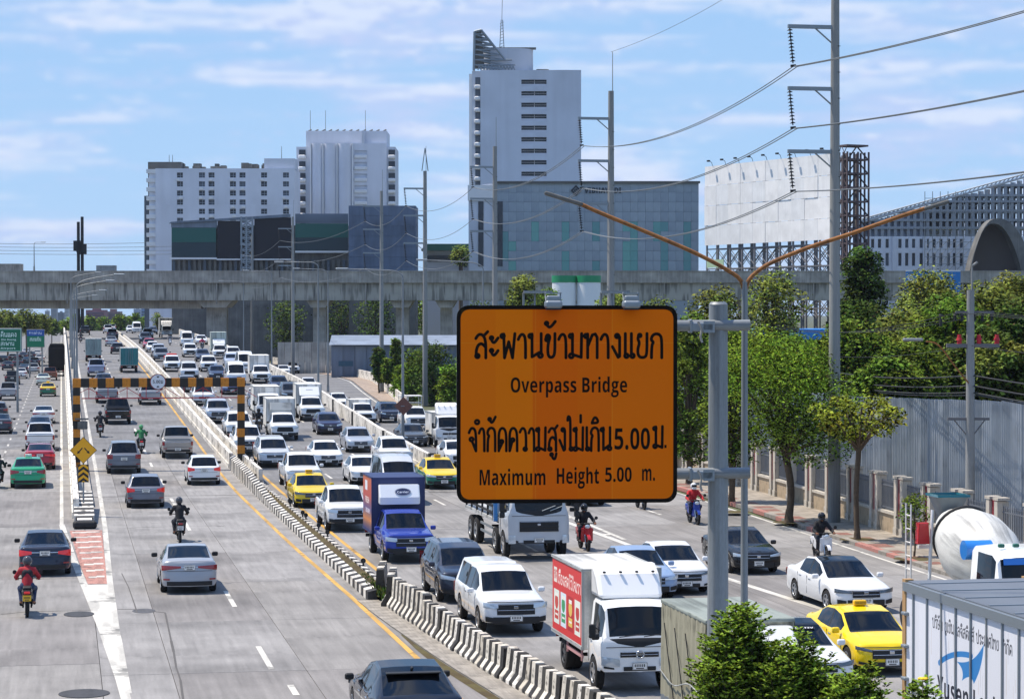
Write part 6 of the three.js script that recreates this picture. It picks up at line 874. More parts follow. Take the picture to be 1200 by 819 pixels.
// stand a vehicle on the road: its near end meets the ground at pixel (px, py)
function park(t, px, py, hf, L, toward, yaw = 0) {
  const p = hit(px, py, hf), away = new THREE.Vector3(Math.sin(yaw), 0, -Math.cos(yaw)); p.addScaledVector(away, L / 2); const s = -p.z; p.y = hf(s) + .004;
  t.position.copy(p); t.rotation.order = 'YXZ'; t.rotation.y = (toward ? 0 : Math.PI) - yaw; t.rotation.x = Math.atan(slopeAt(hf, s)) * (toward ? 1 : -1); return p;
}
function car(type, label, group, px, py, hf, toward, col, o = {}) {
  const base = type; if (SPEC[type + 'B'] && (Math.round(px * 7 + py * 3) % 5) < 2 && !o.lower) type = type + 'B';
  const cat = { sedan: 'car', sedanB: 'car', suvB: 'car', pickupB: 'pickup truck', hatch: 'car', suv: 'car', fastback: 'car', pickup: 'pickup truck', canopy: 'pickup truck', van: 'van' }[type], nm = { sedan: 'sedan_car', sedanB: 'sedan_car', suvB: 'sport_utility_car', pickupB: 'pickup_truck', hatch: 'hatchback_car', suv: 'sport_utility_car', fastback: 'fastback_car', pickup: 'pickup_truck', canopy: 'canopy_pickup_truck', van: 'passenger_van' }[type];
  const t = thing(o.name || nm, label, o.cat || cat, group), S = specOf(type); t.userData.label = label;
  addBody(t, type, { paint: paint(col, o.metal || 0), ...o }); park(t, px, py, hf, S.L, toward, o.yaw || 0); const hv = (k) => (hash2(Math.round(px * 3) + k * 17, Math.round(py * 5)) - .5); t.scale.set(1 + .05 * hv(1), 1 + .06 * hv(2), 1 + .06 * hv(3));
  const Hm = Math.max(...S.top.map((q) => q[1]));
  if (o.taxi) { const s = mesh('taxi_sign', rbox(.34, .14, .16, 0, Hm + .07, -.15, .04), o.taxi === 1 ? paint(0xe8b810) : V.boxWhite, t); mesh('sign_lettering', printBoard('TAXI-METER', .3, .09, '#c8a010', '#241a08'), boardMat('TAXI-METER', '#c8a010', '#241a08'), s).position.set(0, Hm + .07, -.065); }
  if (o.rack) { const gs = []; for (const s of [-.8, .8]) for (const z of [-1.1, -2.45]) gs.push(bar([s, 1.1, z], [s, 2.5, z], .025)); for (const y of [1.6, 2.0, 2.5]) { for (const s of [-.8, .8]) gs.push(bar([s, y, -1.1], [s, y, -2.45], .02)); for (const z of [-1.1, -2.45]) gs.push(bar([-.8, y, z], [.8, y, z], .02)); } mesh('cage_rack', gs, paint(0xdddddd), t); mesh('rack_roof', rbox(1.75, .06, 1.5, 0, 2.53, -1.78, .02), V.boxWhite, t); }
  if (o.banner) { const b = new THREE.PlaneGeometry(.9, .1); const w = mesh('windshield_banner', b, boardMat(o.banner, '#14161a', '#e8eaec'), t); w.position.set(0, lerp(.98, 1.37, .84), lerp(1.02, .28, .84) + .04); w.rotation.x = -1.05; }
  if (o.load) { mesh('load', [rbox(1.5, .55, 1.3, 0, 1.35, -1.75, .12, 2), rbox(1.1, .3, .9, .1, 1.72, -1.8, .12, 2)], std({ color: o.load, roughness: .8 }), t); }
  return t;
}
const boardMats = {}; function boardMat(text, bg, fg) { return boardMats[text + bg] ??= printMat(256, 64, (c, w, h) => { c.fillStyle = bg; c.fillRect(0, 0, w, h); latin(c, text, 10, 48, w - 20, 46, fg); }); }
function printBoard(text, w, h) { return new THREE.PlaneGeometry(w, h); }
// ---------------------------------------------------------------- trucks
function dualAxle(t, W, z, r) { for (const s of [1, -1]) { addWheel(t, s * (W / 2 - .16), z, r, .24, V.rimDark); } }
function chassis(t, z0, z1, y) { mesh('chassis', [box(.1, .18, z0 - z1, .38, y, (z0 + z1) / 2), box(.1, .18, z0 - z1, -.38, y, (z0 + z1) / 2), box(1.6, .1, .1, 0, y - .08, z1 + .1), box(.5, .35, .7, .65, y - .05, (z0 + z1) / 2), box(1.7, .08, .08, 0, y - .1, (z0 + z1) / 2 + .4)], V.under, t); }
// pickup cab with a box body behind; o: {paint, boxMat, boxW, boxH, unit, label}
function boxPickup(label, group, px, py, hf, toward, o) {
  const t = thing('box_pickup_truck', label, 'truck', group), bw = o.bw || 1.9, bl = o.bl || 2.7, y0 = .78, bh = o.bh || 2.0, zc = -.35 - bl / 2; // cab occupies 2.6..-1.1
  addBody(t, 'pickcab', { paint: o.paint, oz: .78, fine: o.fine, ...o.body }); chassis(t, .2, -2.6, .6); for (const s of [1, -1]) addWheel(t, s * (bw / 2 - .16), -1.75, .37, .24, V.rim);
  const bx = mesh('cargo_box', rbox(bw, bh, bl, 0, y0 + bh / 2, zc - .75 + .35, .03, 1), o.box || V.boxWhite, t), zf = zc - .4 + bl / 2, zr = zf - bl;
  mesh('box_edge_trim', [-1, 1].flatMap((s) => [box(.05, bh, .05, s * (bw / 2 + .003), y0 + bh / 2, zf - .02), box(.05, .05, bl, s * (bw / 2 + .003), y0 + bh - .02, (zf + zr) / 2), box(.05, .05, bl, s * (bw / 2 + .003), y0 + .02, (zf + zr) / 2)]), o.trim || V.boxGrey, bx);
  mesh('rear_door', [box(bw * .48, bh * .92, .03, bw * .245, y0 + bh / 2, zr - .012), box(bw * .48, bh * .92, .03, -bw * .245, y0 + bh / 2, zr - .012)], o.door || V.boxGrey, bx); mesh('door_bar', [-.35, -.1, .1, .35].map((x) => bar([x, y0 + .1, zr - .05], [x, y0 + bh - .1, zr - .05], .018)), M.steel, bx);
  for (const s of [1, -1]) mesh('taillight', box(.16, .12, .03, s * (bw / 2 - .15), .66, zr - .03), V.tail, t); mesh('rear_bumper', box(bw * .9, .12, .08, 0, .5, zr - .02), V.trim, t); mesh('number_plate', box(.36, .17, .02, 0, .62, zr - .04), V.plate, t);
  if (o.unit) { const u = extr([[0, -.36], [.0, .36], [.22, .36], [.46, -.1], [.42, -.36]], bw * .78, .05); u.rotateY(-Math.PI / 2); const q = mesh('cooling_unit', u, o.unit, bx); q.position.set(0, y0 + bh - .62, zf + .0); if (o.logo) { const l = mesh('maker_badge', new THREE.CircleGeometry(.3, 28), o.logo, q); l.scale.set(1, .5, 1); l.position.set(.12, .1, .38); l.rotation.x = -.47; } else mesh('vent', box(bw * .3, .08, .02, 0, .25, .24), V.trim, q); }
  if (o.spoiler) { const u = extr([[0, 0], [.0, .62], [.12, .66], [.75, .06], [.75, 0]], bw * .8, .06); u.rotateY(-Math.PI / 2); const q = mesh('wind_deflector', u, o.paint, t); q.position.set(0, 1.76, zf - .02); mesh('deflector_vent', box(.5, .02, .2, 0, .45, .26), V.trim, q); }
  if (o.sidePrint) for (const s of [1, -1]) { const f = new THREE.PlaneGeometry(bl * .97, bh * .95); f.rotateY(s * Math.PI / 2); f.translate(s * (bw / 2 + .006), y0 + bh / 2, (zf + zr) / 2); mesh('side_print', f, o.sidePrint, bx); }
  park(t, px, py, hf, toward ? 5.26 : 6.9, toward, o.yaw || 0); return t;
}
// cab-over truck with box
function cabOver(label, group, px, py, hf, toward, o) {
  const t = thing('box_truck', label, 'truck', group), W = o.W || 1.95, L = o.L || 5.6, bh = o.bh || 2.25, y0 = o.y0 || .92, k = W / 1.86, zc = L / 2 - .86, bl = L - 1.9, zb = L / 2 - 1.85;
  addBody(t, 'cab', { paint: o.paint, oz: zc, fine: o.fine, blackMirror: true, ...o.body }); chassis(t, zc, -L / 2 + .1, .68); dualAxle(t, W, -L / 2 + 1.25, .4); addWheel(t, .6, -L / 2 + 1.25, .4, .22, V.rimDark); addWheel(t, -.6, -L / 2 + 1.25, .4, .22, V.rimDark);
  const bx = mesh('cargo_box', rbox(W, bh, bl, 0, y0 + bh / 2, zb - bl / 2, .03, 1), o.box || V.boxWhite, t);
  mesh('box_edge_trim', [1, -1].flatMap((s) => [box(.06, bh, .06, s * (W / 2 + .004), y0 + bh / 2, zb - .02), box(.06, .06, bl, s * (W / 2 + .004), y0 + bh - .02, zb - bl / 2), box(.06, .08, bl, s * (W / 2 + .004), y0 + .03, zb - bl / 2)]).concat([box(W, .06, .05, 0, y0 + bh - .02, zb + .004)]), o.trim || V.boxGrey, bx);
  if (o.sidePrint) for (const s of [1, -1]) { const f = new THREE.PlaneGeometry(bl - .14, bh - .16); f.rotateY(s * Math.PI / 2); f.translate(s * (W / 2 + .008), y0 + bh / 2, zb - bl / 2); mesh('side_print', f, o.sidePrint, bx); }
  mesh('rear_door', [1, -1].map((s) => box(W * .48, bh * .93, .03, s * W * .245, y0 + bh / 2, zb - bl - .012)), o.door || V.boxGrey, bx); mesh('door_bar', [-.5, -.12, .12, .5].map((x) => bar([x, y0 + .1, zb - bl - .05], [x, y0 + bh - .1, zb - bl - .05], .02)), M.steel, bx);
  if (o.spoiler) { const u = extr([[0, 0], [0, .72], [.2, .78], [.62, .55], [.92, .08], [.9, 0]], W * .82, .1); u.rotateY(-Math.PI / 2); const q = mesh('wind_deflector', u, paint(0xf2f2f0), t); q.position.set(0, 2.17, zb + .05); for (const x of [-.6, -.2, .2, .6]) mesh('deflector_light', rbox(.07, .05, .1, x, .6, .66, .02), V.trim, q); }
  for (const s of [1, -1]) { mesh('side_guard', [box(.04, .08, bl * .5, s * (W / 2 - .05), .62, zb - bl * .32), box(.04, .08, bl * .5, s * (W / 2 - .05), .8, zb - bl * .32), box(.04, .4, .06, s * (W / 2 - .05), .7, zb - bl * .1), box(.04, .4, .06, s * (W / 2 - .05), .7, zb - bl * .55)], o.guard || V.steel, t); mesh('mirror_arm', [bar([s * .9, 1.5, zc + .6], [s * 1.1, 1.62, zc + .7], .015), rbox(.16, .34, .08, s * 1.12, 1.5, zc + .72, .04)], V.trim, t); mesh('taillight', box(.2, .12, .03, s * (W / 2 - .2), .72, zb - bl - .02), V.tail, t); }
  mesh('wiper', [bar([-.5, 1.36, zc + .86], [.1, 1.42, zc + .84], .012), bar([.1, 1.36, zc + .86], [.6, 1.42, zc + .84], .012)], V.trim, t); mesh('badge', new THREE.TorusGeometry(.09, .018, 6, 20).translate(0, .95, zc + .9), V.chrome, t);
  park(t, px, py, hf, L, toward, o.yaw || 0); return t;
}
// ---------------------------------------------------------------- motorcycles and riders
function sdfMesh(bones, lo, hi, res, blend = .05) {
  const mc = new MarchingCubes(res, leafM, false, false, 60000); mc.isolation = 0; const size = mc.size, half = size / 2, c = lo.map((v, i) => (v + hi[i]) / 2), ext = Math.max(...hi.map((v, i) => v - lo[i])) / 2 * 1.06;
  const W = (i) => (i - half) / half * ext; const f = mc.field;
  for (let k = 0; k < size; k++) for (let j = 0; j < size; j++) for (let i = 0; i < size; i++) { const x = W(i) + c[0], y = W(j) + c[1], z = W(k) + c[2]; let acc = 0; for (const [a, b, ra, rb] of bones) { const dx = b[0] - a[0], dy = b[1] - a[1], dz = b[2] - a[2], l2 = dx * dx + dy * dy + dz * dz || 1e-9; let t = ((x - a[0]) * dx + (y - a[1]) * dy + (z - a[2]) * dz) / l2; t = t < 0 ? 0 : t > 1 ? 1 : t; const ex = x - a[0] - dx * t, ey = y - a[1] - dy * t, ez = z - a[2] - dz * t; acc += Math.exp(-(Math.sqrt(ex * ex + ey * ey + ez * ez) - (ra + (rb - ra) * t)) / (blend * .35)); } f[i + j * size + k * size * size] = Math.log(Math.max(acc, 1e-30)) * blend * .35; }
  mc.update(); const n = mc.count, p = new Float32Array(n * 3), nn = new Float32Array(n * 3); for (let i = 0; i < n; i++) for (let q = 0; q < 3; q++) { p[i * 3 + q] = mc.positionArray[i * 3 + q] * ext + c[q]; nn[i * 3 + q] = mc.normalArray[i * 3 + q]; }
  let g = new THREE.BufferGeometry(); g.setAttribute('position', new THREE.BufferAttribute(p, 3)); g = mergeVertices(g, 1e-4); g.computeVertexNormals(); return g.toNonIndexed();
}
const riderGeo = (() => {
  const J = { hip: [0, .88, -.22], chest: [0, 1.24, -.1], neck: [0, 1.42, -.04], head: [0, 1.57, .0] }, S = (s, a) => [a[0] * s, a[1], a[2]];
  const legs = [], arms = [], skin = [];
  for (const s of [1, -1]) { const h = S(s, [.1, .86, -.2]), k = S(s, [.21, .76, .26]), a = S(s, [.18, .38, .06]), toe = S(s, [.2, .31, .26]), sh = S(s, [.19, 1.35, -.08]), el = S(s, [.33, 1.12, .12]), ha = S(s, [.33, 1.02, .42]); legs.push([h, k, .1, .068], [k, a, .066, .045], [a, toe, .045, .04]); arms.push([sh, el, .062, .05], [el, ha, .048, .036]); }
  const torso = [[J.hip, J.chest, .145, .155], [J.chest, J.neck, .15, .075], [[-.15, 1.33, -.1], [.15, 1.33, -.1], .085, .085]];
  const headB = [[J.neck, [0, 1.5, -.02], .055, .055], [[0, 1.55, -.01], [0, 1.62, 0], .09, .092], [[0, 1.52, .06], [0, 1.52, .07], .045, .04], [[0, 1.56, .1], [0, 1.55, .115], .014, .012]];
  const grow = (b, d) => b.map(([a, c, r, q]) => [a, c, r + d, q + d]);
  const lo = [-.5, .24, -.45], hi = [.5, 1.75, .55]; const body = sdfMesh([...torso, ...legs, ...arms, ...headB].map((b) => b), lo, hi, 56);
  const fing = []; for (const s of [1, -1]) { for (let i = 0; i < 4; i++) fing.push(tube([[s * (.29 + i * .024), 1.03, .43], [s * (.29 + i * .024), 1.045, .475 - i * .003], [s * (.29 + i * .024), 1.0, .49 - i * .004], [s * (.29 + i * .024), .985, .455]], .0095, 8, 5)); fing.push(tube([[s * .275, 1.02, .42], [s * .265, 1.0, .45], [s * .27, .985, .47]], .011, 6, 5)); }
  return { body: merge([body, ...fing]), jacket: sdfMesh([...grow(torso, .014), ...grow(arms, .012).map((b, i) => i % 2 ? [b[0], [lerp(b[0][0], b[1][0], .85), lerp(b[0][1], b[1][1], .85), lerp(b[0][2], b[1][2], .85)], b[2], b[3]] : b)], lo, hi, 56), trousers: sdfMesh([...grow(legs.filter((_, i) => i % 3 < 2), .012), [[-.08, .88, -.21], [.08, .88, -.21], .13, .13]], lo, hi, 56), shoes: sdfMesh(legs.filter((_, i) => i % 3 === 2).map(([a, b]) => [a, b, .056, .05]), lo, hi, 56) };
})();
const helmetGeo = (() => { const g = new THREE.SphereGeometry(.145, 20, 14); g.scale(.95, 1.06, 1.1); g.translate(0, 1.6, -.005); return merge([g, rbox(.2, .08, .12, 0, 1.5, .09, .04, 2)]); })(), visorGeo = (() => { const g = new THREE.SphereGeometry(.149, 18, 8, Math.PI * .5 - .95, 1.9, 1.15, .62); g.scale(.96, 1.06, 1.12); g.rotateY(0); g.translate(0, 1.6, -.002); return g; })();
const bikeGeo = (() => {
  const scoot = extr([[-.85, .62], [-.95, .8], [-.6, .86], [-.25, .8], [-.1, .58], [.18, .5], [.36, .62], [.42, .95], [.52, .98], [.56, .6], [.5, .34], [.2, .3], [-.2, .34], [-.5, .42]], .3, .06); scoot.rotateY(-Math.PI / 2);
  const seat = rbox(.26, .1, .78, 0, .86, -.42, .05, 3), fork = merge([bar([.09, .29, .66], [.09, .82, .46], .025), bar([-.09, .29, .66], [-.09, .82, .46], .025)]), bars = merge([tube([[-.36, 1.0, .42], [-.2, 1.04, .46], [0, .98, .48], [.2, 1.04, .46], [.36, 1.0, .42]], .016, 16, 6), rbox(.24, .12, .12, 0, 1.0, .48, .05)]);
  const swing = merge([bar([.12, .3, -.62], [.12, .45, -.1], .03), bar([-.12, .3, -.62], [-.12, .45, -.1], .03), bar([.16, .32, -.2], [.18, .4, -.8], .045, 8), bar([-.14, .34, -.62], [-.14, .7, -.5], .025)]);
  const fend = (() => { const g = new THREE.CylinderGeometry(.33, .33, .13, 14, 1, true, 0, 2.2); g.rotateZ(Math.PI / 2); return g; })(); const ff = fend.clone(); ff.rotateX(-.5); ff.translate(0, .3, .66);
  const mir = [1, -1].map((s) => merge([bar([s * .26, 1.03, .44], [s * .36, 1.2, .4], .01), (() => { const g = new THREE.CylinderGeometry(.065, .065, .02, 12); g.rotateX(Math.PI / 2); g.translate(s * .38, 1.23, .4); return g; })()]));
  return { body: scoot, seat, fork, bars, swing, ff, mir, head: (() => { const g = new THREE.SphereGeometry(.085, 12, 8); g.scale(1.2, .9, .5); g.translate(0, .92, .585); return g; })(), tail: rbox(.18, .07, .06, 0, .76, -.97, .02), plate: box(.24, .17, .015, 0, .6, -.98), leg: rbox(.46, .5, .06, 0, .62, .5, .03), trunk: rbox(.42, .38, .4, 0, 1.08, -.98, .04) };
})();
function bike(label, rlabel, px, py, hf, toward, o) {
  const t = thing('motorcycle', label, 'motorcycle', o.group), bm = paint(o.col), B = bikeGeo;
  mesh('body', B.body, bm, t); mesh('seat', B.seat, V.trim, t); mesh('fork', B.fork, V.chrome, t); mesh('handlebar', B.bars, V.trim, t); mesh('swing_arm', B.swing, V.under, t); mesh('front_fender', B.ff, bm, t); B.mir.forEach((g) => mesh('mirror', g, V.trim, t)); mesh('headlight', B.head, V.head, t); mesh('taillight', B.tail, o.lit ? V.tailLit : V.tail, t); mesh('number_plate', B.plate, o.yp ? V.plateY : V.plate, t); if (o.scooter) mesh('leg_shield', B.leg, bm, t); if (o.trunk) mesh('delivery_box', B.trunk, paint(o.trunk), t);
  for (const z of [.66, -.62]) { const g = new THREE.Group(); g.name = 'wheel'; g.position.set(0, .29, z); t.add(g); const k = wheelGeo(.29, .1); mesh('tyre', k.tyre, V.tyre, g); mesh('rim', k.rim, V.rimDark, g); }
  park(t, px, py, hf, 1.9, toward, o.yaw || 0);
  const r = thing('person', rlabel, 'person', 'motorcycle riders'); mesh('body', riderGeo.body, std({ color: o.skin || 0xa9765a, roughness: .7 }), r); mesh('jacket', riderGeo.jacket, std({ color: o.jacket, roughness: .85 }), r); mesh('trousers', riderGeo.trousers, std({ color: o.trousers || 0x23262e, roughness: .9 }), r); mesh('shoes', riderGeo.shoes, V.trim, r); mesh('helmet', helmetGeo, paint(o.helmet ?? 0x15161a), r); mesh('visor', visorGeo, V.glass, r);
  if (o.vest) mesh('vest', [rbox(.34, .42, .3, 0, 1.17, -.13, .12, 3)], std({ color: o.vest, roughness: .9 }), r); if (o.pack) mesh('backpack', rbox(.3, .4, .18, 0, 1.2, -.3, .07, 3), std({ color: o.pack, roughness: .9 }), r);
  r.position.copy(t.position); r.rotation.copy(t.rotation); return t;
}
// ---------------------------------------------------------------- traffic: A lower road, B ramp going away, C ramp coming, D frontage lane
const WHITE = 0xe0e2e2, SILVER = 0xa9adb1, GREY = 0x6a6e75, DARK = 0x2b2e35, BLACK = 0x101114, NAVY = 0x1a2338, G = flatH, F = flyH;
const A = (type, label, px, py, col, o = {}) => car(type, label, o.group, px, py, G, false, col, o), B = (type, label, px, py, col, o = {}) => car(type, label, o.group, px, py, F, false, col, o), C = (type, label, px, py, col, o = {}) => car(type, label, o.group, px, py, F, true, col, o), Dn = (type, label, px, py, col, o = {}) => car(type, label, o.group, px, py, G, true, col, o);
const fine = true;
// lower road, seen from behind
A('sedan', 'dark navy sedan with glowing red brake lights beside motorcycle rider in red', 52, 676, NAVY, { fine, lit: true, blackMirror: true });
A('sedan', 'bright green taxi sedan behind red sedan', 32, 573, 0x1f9a6a, { fine, blackMirror: true, taxi: 2 });
A('sedan', 'red sedan between green taxi and white pickup', 46, 551, 0x9c2433, { blackMirror: true, lit: true });
A('pickup', 'white pickup truck directly ahead of red sedan', 46, 529, 0xdfe0df);
A('sedan', 'navy sedan half hidden ahead of white pickup truck', 46, 513, 0x2c3650, {});
A('sedan', 'white sedan with dark rear glass on lower road beside ramp wall', 50.5, 497, WHITE, {});
A('sedan', 'dark grey sedan at edge of lower road beside lane dashes', -1, 509, 0x3d4048, {});
A('hatch', 'black hatchback ahead of dark grey sedan at road edge', -4, 492, DARK, {});
A('pickup', 'silver pickup truck in outer lane of lower road', 8.5, 469.5, 0x9ea2a8);
A('suv', 'black sport utility car in outer lane of lower road', 13.5, 451, BLACK, { rails: true });
A('sedan', 'white sedan ahead of black sport utility car', 23.5, 444, WHITE);
A('sedan', 'dark sedan ahead of white sedan in middle lane', 28, 438, DARK);
A('hatch', 'small silver hatchback in far middle lane of lower road', 38.7, 438, SILVER, { metal: .4 });
A('sedan', 'pale green-white sedan ahead of yellow and green taxi', 50, 451.5, 0xd5ded2);
A('sedan', 'yellow and green taxi sedan seen from behind by ramp wall', 55.5, 465, 0xe2c21c, { lower: paint(0x1f6a4a), taxi: 1 });
A('pickup', 'brown pickup truck behind black covered truck', 58, 446, 0x6b3d2e);
[[8, 434, DARK], [20, 430, 0x33363c], [31, 428, 0x2c2e33], [40, 429, 0x3a3d44], [3, 426, BLACK], [14, 424, 0x34373d], [26, 422, DARK], [36, 421, 0x2d3036]].forEach(([x, y, c]) => A('sedan', 'dark distant sedan in queue on lower road before signals', x, y, c, { group: 'dark queue on lower road' }));
[[46, 425, 0xc9ccd0], [43, 419, WHITE], [30, 417, 0xb9bcc2]].forEach(([x, y, c]) => A('sedan', 'pale distant sedan in queue on lower road before signals', x, y, c, { group: 'pale queue on lower road' }));
{ // black covered truck
  const t = thing('covered_truck', 'tall black covered truck seen from behind beside ramp wall', 'truck'), W = 2.35, blk = std({ map: rep(texGrime, .4), color: 0x2a2626, roughness: .9 }), dk = std({ color: 0x161516, roughness: 1 });
  mesh('cargo_box', rbox(W, 2.9, 6.4, 0, 2.55, -.6, .06), blk, t); mesh('tarp_top', extr([[-W / 2, 0], [W / 2, 0], [W / 2 - .25, .55], [-W / 2 + .25, .55]], 6.3, .04).translate(0, 4.0, -.6), dk, t); mesh('rear_door', [box(W * .46, 2.6, .04, .56, 2.55, -3.82), box(W * .46, 2.6, .04, -.56, 2.55, -3.82)], dk, t); mesh('rear_bumper', box(W * .9, .16, .1, 0, .62, -3.7), V.trim, t); for (const s of [1, -1]) mesh('taillight', box(.3, .12, .04, s * .9, .8, -3.84), V.tail, t);
  addBody(t, 'bigcab', { paint: paint(0x2b2f3a), oz: 3.75 }); chassis(t, 3, -3.6, .9); for (const z of [-1.6, -2.8]) dualAxle(t, W, z, .5); park(t, 66, 441, G, 7.7, false);
  const b = thing('city_bus', 'white bus with red upper stripe beyond black covered truck', 'bus'); mesh('body', rbox(2.5, 2.9, 10, 0, 1.95, 0, .18, 3), V.boxWhite, b); mesh('red_stripe', box(2.52, .35, 9.6, 0, 3.18, 0), std({ color: 0xb9322a, roughness: .5 }), b); mesh('rear_window', box(2.0, .8, .04, 0, 2.4, -5.0), V.glass, b); for (const s of [1, -1]) { mesh('side_window', box(.04, .8, 9, s * 1.25, 2.4, 0), V.glass, b); mesh('taillight', box(.2, .4, .04, s * 1.05, 1.1, -5.0), V.tail, b); for (const z of [3.2, -2.8]) addWheel(b, s * 1.1, z, .48, .28, V.rimDark); } mesh('air_unit', rbox(1.8, .35, 3, 0, 3.55, -2, .1), V.boxGrey, b); park(b, 67, 427, G, 10, false);
}
// ramp, seen from behind
B('sedan', 'silver-blue sedan alone in middle lane near the camera bridge', 222, 697, 0xa3a6ab, { fine, metal: .3, blackMirror: true });
B('hatch', 'grey metallic hatchback ahead of motorcycle in black', 170.5, 596, 0x6f727c, { fine, metal: .5, blackMirror: true, lit: true });
B('suv', 'grey compact sport utility car ahead of grey hatchback', 145, 556, 0x6c7078, { fine, metal: .4, blackMirror: true });
B('hatch', 'white hatchback with red tail lights by median wall', 239, 569, WHITE, { fine, blackMirror: true, lit: true });
B('pickup', 'pale gold pickup truck with dark bed ahead of white hatchback', 208, 538, 0xa39f99, { fine, metal: .3, blackMirror: true });
B('pickup', 'black pickup truck passing under height gantry', 138, 498, BLACK, { fine, blackMirror: true, liner: paint(BLACK) });
B('pickup', 'grey pickup truck ahead of black pickup under gantry beam', 125, 473, 0x8c8f94, { metal: .3 });
B('pickup', 'silver flatbed pickup truck under round height sign', 176, 475, 0x9a9da2, { metal: .3, liner: paint(0x8a8d92) });
B('sedan', 'dark blue sedan just beyond gantry beam on ramp', 121, 457, 0x2f3550);
B('pickup', 'pale blue-silver pickup truck beyond dark blue sedan', 112.5, 442, 0x8e98b0, { metal: .3 });
B('hatch', 'black hatchback behind silver sedans on climbing ramp', 137, 415, BLACK);
B('sedan', 'silver sedan ahead of black hatchback on climbing ramp', 130, 406, SILVER, { metal: .4 });
B('suv', 'dark grey sport utility car ahead of silver sedan on climbing ramp', 131, 397, 0x55585f);
[[126, 391, WHITE], [131, 388, 0xd9dadb], [121, 385, 0xd0d2d6]].forEach(([x, y, c]) => B('suv', 'white far sport utility car near ramp crest', x, y, c, { group: 'white cars near ramp crest' }));
B('pickup', 'black pickup truck near crest in outer ramp lane', 99, 393, BLACK);
[[113, 386, 0x33363c], [106, 384, 0x2c2e33], [118, 382, 0x4a4d54]].forEach(([x, y, c]) => B('suv', 'dark far sport utility car near ramp crest', x, y, c, { group: 'dark cars near ramp crest' }));
const tealDoor = std({ map: rep(texGrime, .5), color: 0x2e7f86, roughness: .6 });
boxPickup('small box truck with teal rear doors climbing ramp', null, 151, 437, F, false, { paint: paint(0xd9dadb), door: tealDoor, box: V.boxGrey, bh: 1.9 });
boxPickup('small box truck with pale grey-green rear doors higher on ramp', null, 109, 424, F, false, { paint: paint(0xd9dadb), door: std({ map: rep(texGrime, .5), color: 0x8da3a5, roughness: .6 }), box: V.boxGrey, bh: 2.0 });
// near bottom: dark blue car with glass roof
const fb = B('fastback', 'glossy dark blue fastback car with light bar beside striped blocks', 493, 880, 0x0b1220, { fine, metal: .3, blackMirror: true, darkHead: true, blackRoof: true });
mesh('rear_emblem', rbox(.09, .09, .03, 0, 1.02, -2.4, .02), V.chrome, fb); mesh('roof_antenna', rbox(.05, .06, .16, 0, 1.56, -1.15, .02), V.trim, fb); mesh('rear_spoiler', rbox(1.15, .03, .22, 0, 1.49, -1.35, .012), V.trim, fb);
// ramp, coming toward us
C('pickup', 'white pickup truck in front of yellow taxi by striped median', 410, 624, WHITE, { fine });
C('sedan', 'yellow taxi sedan beside striped median kerb behind white pickup', 368, 596, 0xe0c010, { fine, taxi: 1, darkHead: true });
C('pickup', 'white pickup truck directly behind yellow taxi', 357, 575, WHITE, { fine });
C('suv', 'silver-white sport utility car beside gantry leg', 322, 549, 0xcfd2d5, { fine, metal: .2, rails: true });
C('sedan', 'white sedan alongside white pickup behind yellow taxi', 385, 548, WHITE, { fine });
C('sedan', 'white sedan just left of silver van roof', 431, 569, WHITE, { fine });
C('van', 'silver van behind blue refrigerated truck', 470, 593, 0xc8ccd1, { fine, metal: .2 });
C('pickup', 'white pickup truck cab showing behind silver van', 466, 551, WHITE, { fine });
C('sedan', 'yellow and green taxi sedan beside silver van', 521, 574, 0xe6c416, { fine, lower: paint(0x15705a), taxi: 1 });
C('sedan', 'silver sedan ahead of purple hatchback near white lane wall', 423, 531, 0xb4b9c0, { fine, metal: .4 });
C('hatch', 'dark purple-blue hatchback behind silver sedan', 387, 510, 0x2d2c4c, { fine, metal: .2 });
boxPickup('white refrigerated box pickup with high cooling unit near gantry', null, 334, 517, F, true, { paint: paint(WHITE), unit: V.boxGrey, bh: 1.85 });
boxPickup('white box pickup with roof wind deflector behind purple hatchback', null, 367, 494, F, true, { paint: paint(WHITE), spoiler: true, bh: 1.85 });
cabOver('white cab-over box truck just right of gantry leg', null, 315, 496, F, true, { paint: paint(WHITE), L: 5.2, W: 1.9, y0: .8, bh: 1.8 });
C('suv', 'dark grey sport utility car left of white deflector truck', 343, 473, 0x43464c);
C('hatch', 'dark blue hatchback behind dark grey sport utility car', 328, 461, 0x26304e);
C('suv', 'silver sport utility car beside pale median wall under gantry', 256, 497, 0xb9bec6, { fine, metal: .3, rails: true });
C('suv', 'white sport utility car behind silver one under gantry', 239, 476, WHITE, { fine });
C('suv', 'white sport utility car seen past gantry leg', 281, 515, WHITE, { fine });
C('pickup', 'white pickup truck with dark windshield at foot of gantry leg', 292, 535, WHITE, { fine });
C('sedan', 'purple-blue sedan below gantry beam in middle lane', 272, 463, 0x4a5380, { metal: .3 });
C('van', 'white van rising behind gantry beam', 277, 452, WHITE);
C('sedan', 'navy sedan left of white van behind gantry beam', 255, 446, 0x26314e);
C('suv', 'white crossover behind navy sedan on ramp', 245, 436, WHITE);
C('canopy', 'silver pickup truck with white canopy behind gantry beam', 222, 446, 0xc9cccf);
C('sedan', 'grey sedan below gantry beam beside median wall', 220, 460, 0x868a8f, { metal: .3 });
C('pickup', 'white pickup truck with bright red load by median wall', 202, 436, WHITE, { load: 0xc23a38 });
C('suv', 'dark silver sport utility car ahead of red loaded pickup', 189, 424, 0x6b7078);
C('suv', 'white sport utility car below white van on climbing ramp', 223, 419, WHITE);
C('van', 'white passenger van above white sport utility car on climbing ramp', 219, 406, WHITE);
C('pickup', 'white pickup truck above white passenger van under expressway', 218, 391, WHITE);
